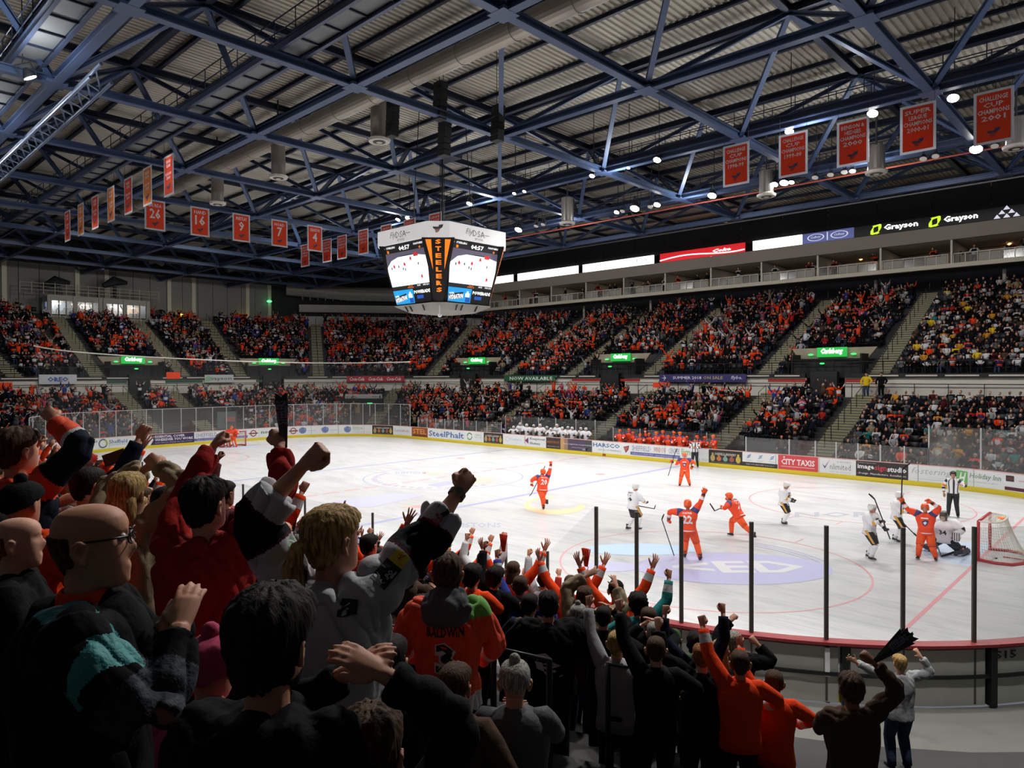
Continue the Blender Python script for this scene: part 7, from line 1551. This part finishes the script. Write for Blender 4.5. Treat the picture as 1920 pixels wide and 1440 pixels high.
TOPN = {'orange': 'jersey', 'oj': 'jersey', 'white': 'jersey', 'blue': 'jersey', 'teal': 'jersey', 'red': 'hoodie', 'purple': 'jersey', 'jersey_grey': 'jersey'}
CHEAP = {}
def mid_person(p, face, k, pose, top, hair, lab, skin=0, group=None, name=None, detail=True, band=None):
    root = empty('person', loc=p, rz=face, label=lab, cat='person', group=group); root.scale = (k,)*3
    ms, F = mid(pose)
    colcopy('body', ms['body'], [SKIN[skin]], root); colcopy(TOPN.get(top, 'jacket'), ms['top'], [CL[top], CL[band or top]], root)
    if detail: colcopy('trousers', ms['trousers'], [CL[random.choice(('black', 'denim', 'black', 'navy'))]], root)
    if hair[0]: put_hair(F, root, hair[0], hair[1])
    NEAR.append((p[0], p[1])); return root, F, ms
# px, py crown, depth, pose, top, hair, label, (back text)
LIST = [
 (138, 862, 5.0, 'fist_r', 'navy', ('cap', 'maroon'), 'man in maroon cap and navy shirt on the left', None, 0),
 (160, 881, 4.6, 'clap', 'white', ('short', 'dark'), 'dark-haired man in profile in front of the maroon cap', None, 0),
 (150, 853, 6.4, 'clap_high', 'orange', ('cap', 'red'), 'fan in red cap just behind the maroon cap', None, 0),
 (72, 872, 6.6, 'fists', 'orange', ('short', 'brown'), 'fan in orange jersey with both fists up, left of the maroon cap', None, 0),
 (196, 907, 4.5, 'stand', 'white', (None, None), 'bald man in white shirt beside the blonde in the beige coat', None, 2),
 (310, 918, 4.6, 'stand', 'black', ('long', 'dark'), 'person with long dark hair in black coat behind the red sweater', None, 0),
 (190, 866, 8.5, 'v_open', 'orange', ('short', 'brown'), 'distant fan in orange by the near low glass, arms wide', None, 0),
 (318, 925, 9.5, 'fists', 'orange', ('short', 'dark'), 'distant fan in orange behind the red sweater shoulder, fists up', None, 0),
 (418, 905, 7.5, 'fist_l', 'maroon', ('short', 'dark'), 'fan with a dark gloved fist up beside the red sweater man', None, 3),
 (447, 1044, 4.4, 'fist_r', 'white', ('short', 'grey'), 'grey-haired man in white top with fist up', None, 0),
 (528, 980, 6.2, 'clap', 'black', (None, None), 'small bald man beside the large navy coat', None, 2),
 (482, 950, 7.6, 'fist_r', 'orange', ('long', 'blond'), 'blond fan in orange and purple jersey with one arm up', None, 0),
 (462, 975, 7.0, 'clap_high', 'orange', ('short', 'brown'), 'brown-haired fan in orange jersey beside the blond one', None, 0),
 (690, 1005, 8.5, 'v_open', 'orange', ('short', 'dark'), 'fan in orange sleeves arms up, right of the ponytail', None, 0),
 (835, 1018, 13.2, 'fist_r', 'orange', ('cap', 'green'), 'fan in green cap and orange jersey at the low glass, arm up', None, 0),
 (868, 1033, 12.6, 'fist_r', 'orange', ('short', 'dark'), 'dark-haired fan in orange at the glass, fist by a post', None, 0),
 (905, 1037, 12.0, 'fists', 'white', ('short', 'dark'), 'fan in white and orange jersey at the glass, both fists up', 'CONB', 0),
 (962, 1056, 11.0, 'v_open', 'orange', ('long', 'brown'), 'long-haired fan in orange jersey with both hands high', None, 0),
 (1019, 1074, 11.5, 'fist_l', 'lightgrey', ('short', 'dark'), 'man in striped grey top with fist up by the low glass end', None, 0),
 (1069, 1081, 10.5, 'v_open', 'orange', ('thin', 'brown'), 'thin-haired fan in orange and navy jersey, both arms up at the glass', None, 0),
 (884, 1064, 8.6, 'clap', 'orange', ('curly', 'dark'), 'curly-haired fan clapping in orange top', None, 0),
 (927, 1068, 8.9, 'fist_l', 'black', ('curly', 'dark'), 'person in black hooded coat below the white jersey fan', None, 0),
 (975, 1083, 9.2, 'fist_l', 'blue', ('short', 'brown'), 'fan in bright blue jersey with raised fist', None, 0),
 (992, 1117, 7.2, 'stand', 'navy', ('short', 'dark'), 'person with fur-edged hood beside the printed black jacket', None, 0),
 (1155, 1092, 9.4, 'v_open', 'orange', ('cap', 'black'), 'fan in orange jersey and black cap with both hands up before the second tall post', None, 0),
 (1083, 1137, 7.8, 'clap', 'brown', ('beanie', 'grey'), 'person in grey beanie with yellow letters on the back', 'ACKS', 0),
 (1131, 1141, 7.2, 'clap_high', 'black', ('short', 'dark'), 'dark-haired fan in black top with gold badge', None, 0),
 (1197, 1117, 8.0, 'fist_r', 'teal', ('curly', 'dark'), 'curly-haired fan in teal and black jersey number 7', 'CLANCY', 0),
 (1217, 1143, 7.6, 'clap', 'black', ('short', 'brown'), 'brown-haired man right of the teal jersey', None, 0),
 (1262, 1184, 7.4, 'stand', 'green', ('cap', 'green'), 'person in camouflage cap below the board rail', None, 0),
 (1228, 1170, 6.9, 'clap_high', 'black', ('thin', 'grey'), 'grey thin-haired man clapping high in black', None, 2),
 (1156, 1188, 6.0, 'fist_l', 'lightgrey', ('short', 'blond'), 'fan in pale grey sweater with fist high', None, 0),
 (1230, 1198, 5.6, 'fist_l', 'black', ('thin', 'brown'), 'thin-haired man in black quilted jacket, fist near face', None, 2),
 (1308, 1192, 6.6, 'fists', 'navy', ('curly', 'dark'), 'person in navy coat raising a fist above the puffer jacket', None, 0),
 (1350, 1205, 6.9, 'clap', 'black', ('long', 'blond'), 'blonde woman beside the puffer jacket', None, 0),
 (1388, 1225, 6.0, 'fist_l', 'orange', ('short', 'brown'), 'fan in orange jersey before the fourth tall post, fist up', None, 0),
 (1452, 1262, 6.3, 'fist_l', 'orange', ('short', 'brown'), 'fan in orange top at the front rail, fist up', None, 0),
 (726, 1200, 3.0, 'clap', 'black', ('short', 'dark'), 'dark short-haired man low beside the jersey hem', None, 0),
 (965, 1248, 3.7, 'clap', 'grey', ('beanie', 'grey'), 'person in grey knitted hat at the bottom, hands up', None, 0),
 (850, 1252, 3.4, 'stand', 'brown', ('short', 'brown'), 'brown-haired person at the bottom below the number 3 jersey', None, 0),
 (392, 1203, 2.3, 'stand', 'pink', ('beanie', 'pink'), 'child in pink striped top and hat behind the dark-haired person', None, 0),
 (790, 1120, 5.2, 'clap', 'navy', ('short', 'dark'), 'person in navy coat clapping left of the number 3 jersey', None, 0),
]
for (px, py, t, pose, top, hair, lab, txt, sk) in LIST:
    p = place_t(px, py, t); fl = floor_at(p[0], p[1]); KEEP.append((px, py, t)); k = min(1.08, max(.85, (p[2]-fl)/1.755)); root_p = (p[0], p[1], p[2]-1.755*k)
    r, F, ms = mid_person(root_p, facing(p, TGT)+random.uniform(-.2, .2), k, pose, top, hair, lab, sk, band={'orange': 'white', 'blue': 'white', 'teal': 'white'}.get(top))
    if txt: drape(ms['top'], [('t', txt, -.14, .14, .08, .15, 0, .03)]+([('t', '7', -.06, .06, -.14, .05, 0, .05)] if txt == 'CLANCY' else []), (0, -.4, 1.2), (1, 0, 0), (0, 0, 1), (0, 1, 0), [CL['yellow'] if txt == 'ACKS' else CL['white']], [c for c in r.children if c.name.split('.')[0] in ('jersey', 'jacket')][0], 'back_print', .006)
    if 'fur-edged' in lab: mb = MB(); mb.tube([(.0, -.12, 1.45), (.11, -.06, 1.47), (.12, .04, 1.45)], .045, 8); mb.tube([(.0, -.12, 1.45), (-.11, -.06, 1.47), (-.12, .04, 1.45)], .045, 8); obj('fur_trim', mb, M('fur_tan', '8a7458', .9, var=.4, scale=60, bump=.8, bscale=80), r, True)
def small_prop(name, a, d, col, lab): pass
# orange paper clappers held by fans at the glass
for px, py, t in ((1100, 1058, 10.4), (945, 1030, 10.9)):
    a = at_d(px, py, t); root = empty('paper_clapper', loc=a, label='folded orange paper clapper held up at the low glass, '+('near the third fan pair' if px > 1000 else 'by the long-haired fan'), cat='clapper'); mb = MB()
    for j in range(5): mb.box(np.array([.02*j-.04, 0, .1]), (.012, .05, .26), 0, (nv((1, .3*j-.6, 0)), nv((-.3*j+.6, 1, 0)), (.1*(j-2), 0, 1)))
    obj('paper_blades', mb, CL['oj'], root)
# ---- fill the near stand row by row below the photographed skyline of heads
SIL = np.array([(-400, 700), (0, 790), (60, 850), (130, 862), (200, 880), (300, 915), (430, 950), (520, 978), (640, 1000), (700, 1010), (760, 1022), (830, 1035), (900, 1055), (960, 1068), (1020, 1088), (1080, 1105), (1150, 1112), (1200, 1135), (1260, 1190), (1330, 1215), (1400, 1225), (1460, 1275), (1560, 1330), (1700, 1420), (1800, 1600), (2000, 1700)])
HAIRS = [('short', 'brown'), ('short', 'dark'), ('short', 'dark'), ('long', 'brown'), ('long', 'blond'), ('short', 'grey'), ('cap', 'black'), ('beanie', 'black'), ('thin', 'grey'), ('curly', 'dark'), ('beanie', 'orange'), ('short', 'ginger'), ('long', 'dark'), ('cap', 'orange')]
HN = {'short': 'short %s hair', 'long': 'long %s hair', 'curly': 'curly %s hair', 'thin': 'thinning %s hair', 'cap': '%s cap', 'beanie': '%s beanie'}
PN = {'v_open': 'hands spread high', 'fists': 'both fists up', 'fist_r': 'right fist up', 'fist_l': 'left fist up', 'clap': 'clapping', 'clap_high': 'clapping overhead', 'stand': 'standing still', 'sit': 'seated', 'sit_clap': 'seated and clapping', 'sit_up': 'seated with arms up'}
rng = random.Random(11); NFILL = []; usedlab = {}
FARROW = []
for i in range(NL):
    off = L0_+LT*i+.42; s = S_NEAR0-2
    while s < LP+9.4:
        p = P(s, off, lowz(i)); sc = np.linalg.norm(P(s+.1, off)-P(s, off))/.1; s += rng.uniform(.56, .66)/sc
        d = math.hypot(p[0]-CAM[0], p[1]-CAM[1])
        if d < 2.5: continue
        k = rng.uniform(.92, 1.04); q = proj((p[0], p[1], p[2]+1.755*k))[0]
        if q[2] < 1.4 or q[0] < -150 or q[0] > 2000 or q[1] > 1600: continue
        if q[1] < np.interp(q[0], SIL[:, 0], SIL[:, 1])+4: 
            k *= .9; q = proj((p[0], p[1], p[2]+1.755*k))[0]
            if q[1] < np.interp(q[0], SIL[:, 0], SIL[:, 1])-2: continue
        if q[2] < 4.2 and q[1] < 1262 and 60 < q[0] < 1000: continue      # keeps the close, hand-placed figures clear
        hw = FPX*.27/q[2]
        if any(tm_ > q[2] and abs(xm-q[0]) < hw+10 and q[1] < ym+FPX*.5/tm_ for xm, ym, tm_ in KEEP): continue
        if any(math.hypot(p[0]-a, p[1]-b_) < .46 for a, b_ in NEAR): continue
        NFILL.append((d, tuple(p), k, q)); NEAR.append((p[0], p[1]))
NFILL.sort(key=lambda a: a[0])
ordn = ['front row', 'second row', 'third row', 'fourth row', 'fifth row', 'sixth row', 'seventh row', 'eighth row', 'ninth row', 'tenth row', 'eleventh row', 'twelfth row', 'top row']
def landmark(q):
    x = q[0]
    for lim, nm in ((110, 'under the striped jersey man'), (260, 'around the bald man with glasses'), (420, 'below the red sweater'), (620, 'below the ponytailed woman'), (800, 'left of the number 3 jersey'), (930, 'below the number 3 jersey'), (1080, 'below the printed black jacket'), (1200, 'below the first tall post'), (1320, 'below the third tall post'), (1450, 'below the fourth tall post'), (3000, 'by the near boards')):
        if x < lim: return nm
NEARN = 110
for d, p, k, q in NFILL[:NEARN]:
    pose = rng.choice(['v_open', 'fists', 'fist_r', 'fist_l', 'clap', 'clap', 'clap_high', 'clap_high', 'stand', 'fists'])
    if q[1]-60*8/d*2.2 < np.interp(q[0], SIL[:, 0], SIL[:, 1])-70: pose = 'clap'
    if q[2] < 3.2: pose = 'clap'
    top = rng.choice(['orange', 'orange', 'oj', 'black', 'black', 'navy', 'black', 'navy', 'grey', 'white', 'brown', 'blue', 'green', 'red']); hair = rng.choice(HAIRS)
    top2 = rng.choice(['scarf', 'plain', 'loose', 'zipped', 'tucked']) if 0 else ''
    lab = '%s fan, %s, %s, %s' % (top if top != 'oj' else 'orange-shirted', HN[hair[0]] % hair[1], PN[pose], landmark(q))
    usedlab[lab] = usedlab.get(lab, 0)+1
    mid_person(p, facing(p, TGT)+rng.uniform(-.3, .3), k, pose, top, hair, lab, rng.choice([0, 0, 2, 1]), 'standing fans in the near stand', band='white' if top in ('orange', 'oj', 'blue') else None)
FARNEAR = NFILL[NEARN:]
# ---------------------------------------------------------------- the distant crowd
PALM = ['orange', 'oj', 'black', 'navy', 'grey', 'white', 'red', 'blue', 'brown', 'purple', 'beige', 'gold', 'lightgrey', 'maroon', 'yellow', 'pink', 'denim', 'teal']
cmats = SKIN+list(HCOL.values())+[CL[x] for x in PALM]; cix = {x: 9+i for i, x in enumerate(PALM)}
CL['orange'].node_tree.nodes['Principled BSDF'].inputs['Base Color'].default_value = (*srgb('f04a22'), 1)
def low(pose):
    """about 150 triangles; slots 0 skin 1 top 2 hair 3 trousers"""
    kw = POSES[pose]; F = Fig(sd=5, hs=3, nu=6, arms=kw['arms'], seat=kw.get('seat', False)); mb = MB()
    mb.ball(F.hc+np.array([0, .01, -.005]), (.078, .098, .118), 0, 7, 5); mb.ball(F.hc+np.array([0, -.03, .03]), (.086, .09, .105), 2, 7, 4)
    z = [.86, 1.1, 1.36, 1.47]; mb.tube([F.up(0, 0, q) for q in z], [(.19, .13), (.18, .13), (.215, .13), (.08, .07)], 7, 1, ref=(1, 0, 0))
    for j in range(7): mb.m[-9-7+j] = 4; mb.m[-9-21+j] = 4 if 0 else 1
    for q in 'RL':
        k0 = len(mb.f); mb.tube([F.sh[q], F.el[q], F.wr[q]], [.075, .06, .045], 4, 1, cap=False)
        for j in range(4, 8): mb.m[k0+j] = 4
        h = F.wr[q]+nv(F.wr[q]-F.el[q])*.07; mb.tube([F.wr[q]-nv(F.wr[q]-F.el[q])*.01, h, h+nv(F.wr[q]-F.el[q])*.07], [.035, .05, .02], 4, 0)
        mb.tube([F.hip[q], F.kn[q], F.an[q]], [.1, .075, .05], 4, 3, cap=False)
    return tmpl_of(mb)
LOWP = ['sit', 'sit_clap', 'sit_up', 'clap', 'v_open', 'fists', 'stand', 'fist_r', 'clap_high', 'fist_l']
tm = [low(p) for p in LOWP]
def home_top(r): return r.choices(['orange', 'oj', 'black', 'navy', 'grey', 'white', 'red', 'blue', 'brown', 'purple', 'lightgrey', 'pink', 'denim', 'beige'], [13, 6, 32, 13, 6, 5, 4, 2, 6, 2, 4, 1, 3, 3])[0]
def away_top(r): return r.choices(['black', 'navy', 'white', 'lightgrey', 'gold', 'brown', 'beige', 'grey', 'orange', 'yellow', 'maroon', 'teal', 'red'], [40, 14, 8, 5, 6, 8, 3, 8, 2, 1, 4, 1, 2])[0]
S_AW = s_at(1600, 6, 2.)+.3
crowd = []
for (T_, i, s, off, z) in SEATS:
    p = P(s, off, z); q = proj(p)[0]
    if q[2] < 3 or q[0] < -200 or q[0] > 2120: continue
    if s > S_NEAR0-2 and not T_: continue
    if rng.random() < (.05 if T_ == 0 else .07): continue
    awaysec = s < (S_AW if T_ == 0 else UA[0]) 
    if awaysec: pose = rng.choices([0, 1, 6], [70, 14, 2])[0]; top = away_top(rng)
    else:
      pose = rng.choices(range(10), [26, 12, 7, 14, 9, 7, 5, 5, 8, 5])[0] if T_ == 0 else rng.choices(range(10), [34, 12, 7, 12, 7, 5, 6, 4, 6, 4])[0]; top = home_top(rng)
      cl = noise.noise(Vector((p[0]*.33, p[1]*.33, p[2]*.6)))
      if cl > .16 and rng.random() < .55: top = 'orange'
      if cl < -.15 and top in ('orange', 'oj') and rng.random() < .7: top = 'black'
    x, y, _ = p; yw = yaw_in(s)+rng.uniform(-.35, .35)
    if rng.random() < .10: continue
    crowd.append((q[2], T_, i, s, (x+rng.uniform(-.05, .05), y+rng.uniform(-.05, .05), z+(.0 if pose > 2 else .0), yw, rng.uniform(.84, .98), pose, top)))
for d, p, k, q in FARNEAR: crowd.append((q[2], 2, 0, 0, (p[0], p[1], p[2], facing(p, TGT)+rng.uniform(-.3, .3), k, rng.choice([3, 4, 5, 8, 7]), home_top(rng))))
crowd.sort(key=lambda a: a[0] if a[1] != 2 else a[0]+.01)
ind = [c for c in crowd if 0 <= proj(c[4][:3])[0][0] <= 1925][:125]; ids = set(id(c) for c in ind); rest = [c for c in crowd if id(c) not in ids]
places = []
for (d, T_, i, s, (x, y, z, yw, k, pose, top)) in rest:
    mm = [rng.choice([0, 0, 2, 1, 3]), cix[top], rng.choice([4, 4, 5, 5, 6, 7, 8, 8]), cix[rng.choice(['black', 'denim', 'navy', 'black'])]]
    mm.append(mm[1] if rng.random() < .45 else cix[rng.choice(['white', 'black', 'navy', 'black', 'lightgrey', 'purple'])] if top in ('orange', 'oj') else cix[rng.choice([top, top, 'black', 'white', 'grey'])])
    if rng.random() < .12: mm[2] = cix[rng.choice(['orange', 'white', 'black', 'red'])]
    places.append((x, y, z, yw, k, pose, mm))
# people on the suite balconies
for k in range(95):
    x = rng.uniform(SX0+1, SX1-1); pz = SZ+.42; places.append((x, SY+rng.uniform(.5, 3.), pz, math.pi+rng.uniform(-.5, .5), rng.uniform(.9, 1), rng.choice([6, 3, 0, 1, 8, 6]), [0, cix[rng.choice(['black', 'orange', 'navy', 'white', 'brown', 'grey', 'red'])], rng.choice([4, 5, 6]), cix['black'], cix['black']]))
mass('crowd', tm, places, cmats, kind='stuff', label='mass of seated and standing spectators filling the far tiers')
lowme = {}
gsec = {}
for (d, T_, i, s, (x, y, z, yw, k, pose, top)) in ind:
    if pose not in lowme:
        v, f, m_ = tm[pose]; me = bpy.data.meshes.new('person'); me.from_pydata(v.tolist(), [], f.tolist()); me.polygons.foreach_set('material_index', m_.astype(np.int32)); me.polygons.foreach_set('use_smooth', [True]*len(f)); lowme[pose] = me
        for c in (SKIN[0], CL['black'], HCOL['dark'], CL['black'], CL['black']): me.materials.append(c)
    hc = rng.choice(list(HCOL)); q = proj((x, y, z+1))[0]
    side_ = 'left of the wide steps' if s > S_AW else 'right of the wide steps'
    wh_ = ('behind the red advert' if q[0] < 1534 else 'behind the grey word advert' if q[0] < 1605 else 'behind the black advert' if q[0] < 1703 else 'behind the handwritten advert' if q[0] < 1790 else 'behind the green advert') if q[0] > 1380 else ('behind the orange bench' if q[0] > 1150 else landmark(q))
    lab = '%s-shirted spectator, %s hair, %s, %s' % (top if top != 'oj' else 'orange', hc, PN[LOWP[pose]], wh_)
    if T_ == 0: lab = '%s, %s' % (ordn[i], lab)
    o = put('person', lowme[pose], None, loc=(x, y, z), rz=yw, label=lab, cat='person', group='spectators in the first rows behind the boards'); o.scale = (k,)*3
    for j, m_ in enumerate((SKIN[rng.choice([0, 2, 1])], CL[top], HCOL[hc], CL[rng.choice(['black', 'denim'])], CL[top if rng.random() < .5 else rng.choice(['white', 'black', 'navy'])])): o.material_slots[j].link = 'OBJECT'; o.material_slots[j].material = m_
# stewards and signs held in the crowd
for px, py, col, w_, h_, lab in ((1451, 735, 'ff4a18', .95, .3, 'left one of two plain orange cards above the crowd'), (1488, 737, 'ff4a18', .95, .42, 'right one of two plain orange cards above the crowd'), (325, 704, 'f04a18', 1.3, .65, 'orange cloth held up in the end stand'), (10, 725, 'ff4a18', 1.1, .7, 'orange cloth at the far left edge'), (1240, 722, 'ff5a20', 1.6, .45, 'bright orange cloth held under the indigo banner')):
    s = s_at(px, 11, 5.); t = float(proj(P(s, 11, 5.))[0][2]); a = at_d(px, py, t); mb = MB(); mb.box(a, (w_, .03, h_), 0, (TAN(s), NRM(s), (0, 0, 1))); obj('held_card', mb, M('card_orange', 'f84a1c', .8), label=lab, cat='card')
for px, lab, top in ((1625, 'steward in yellow jacket at the head of the wide steps', 'yellow'), (1653, 'dark-dressed person beside the yellow steward', 'black')):
    s = s_at(px, 12.3, 5.); p = P(s, 12.25, 4.1); mid_person(tuple(p), yaw_in(s), 1., 'stand', top, ('short', 'dark'), lab, 0)
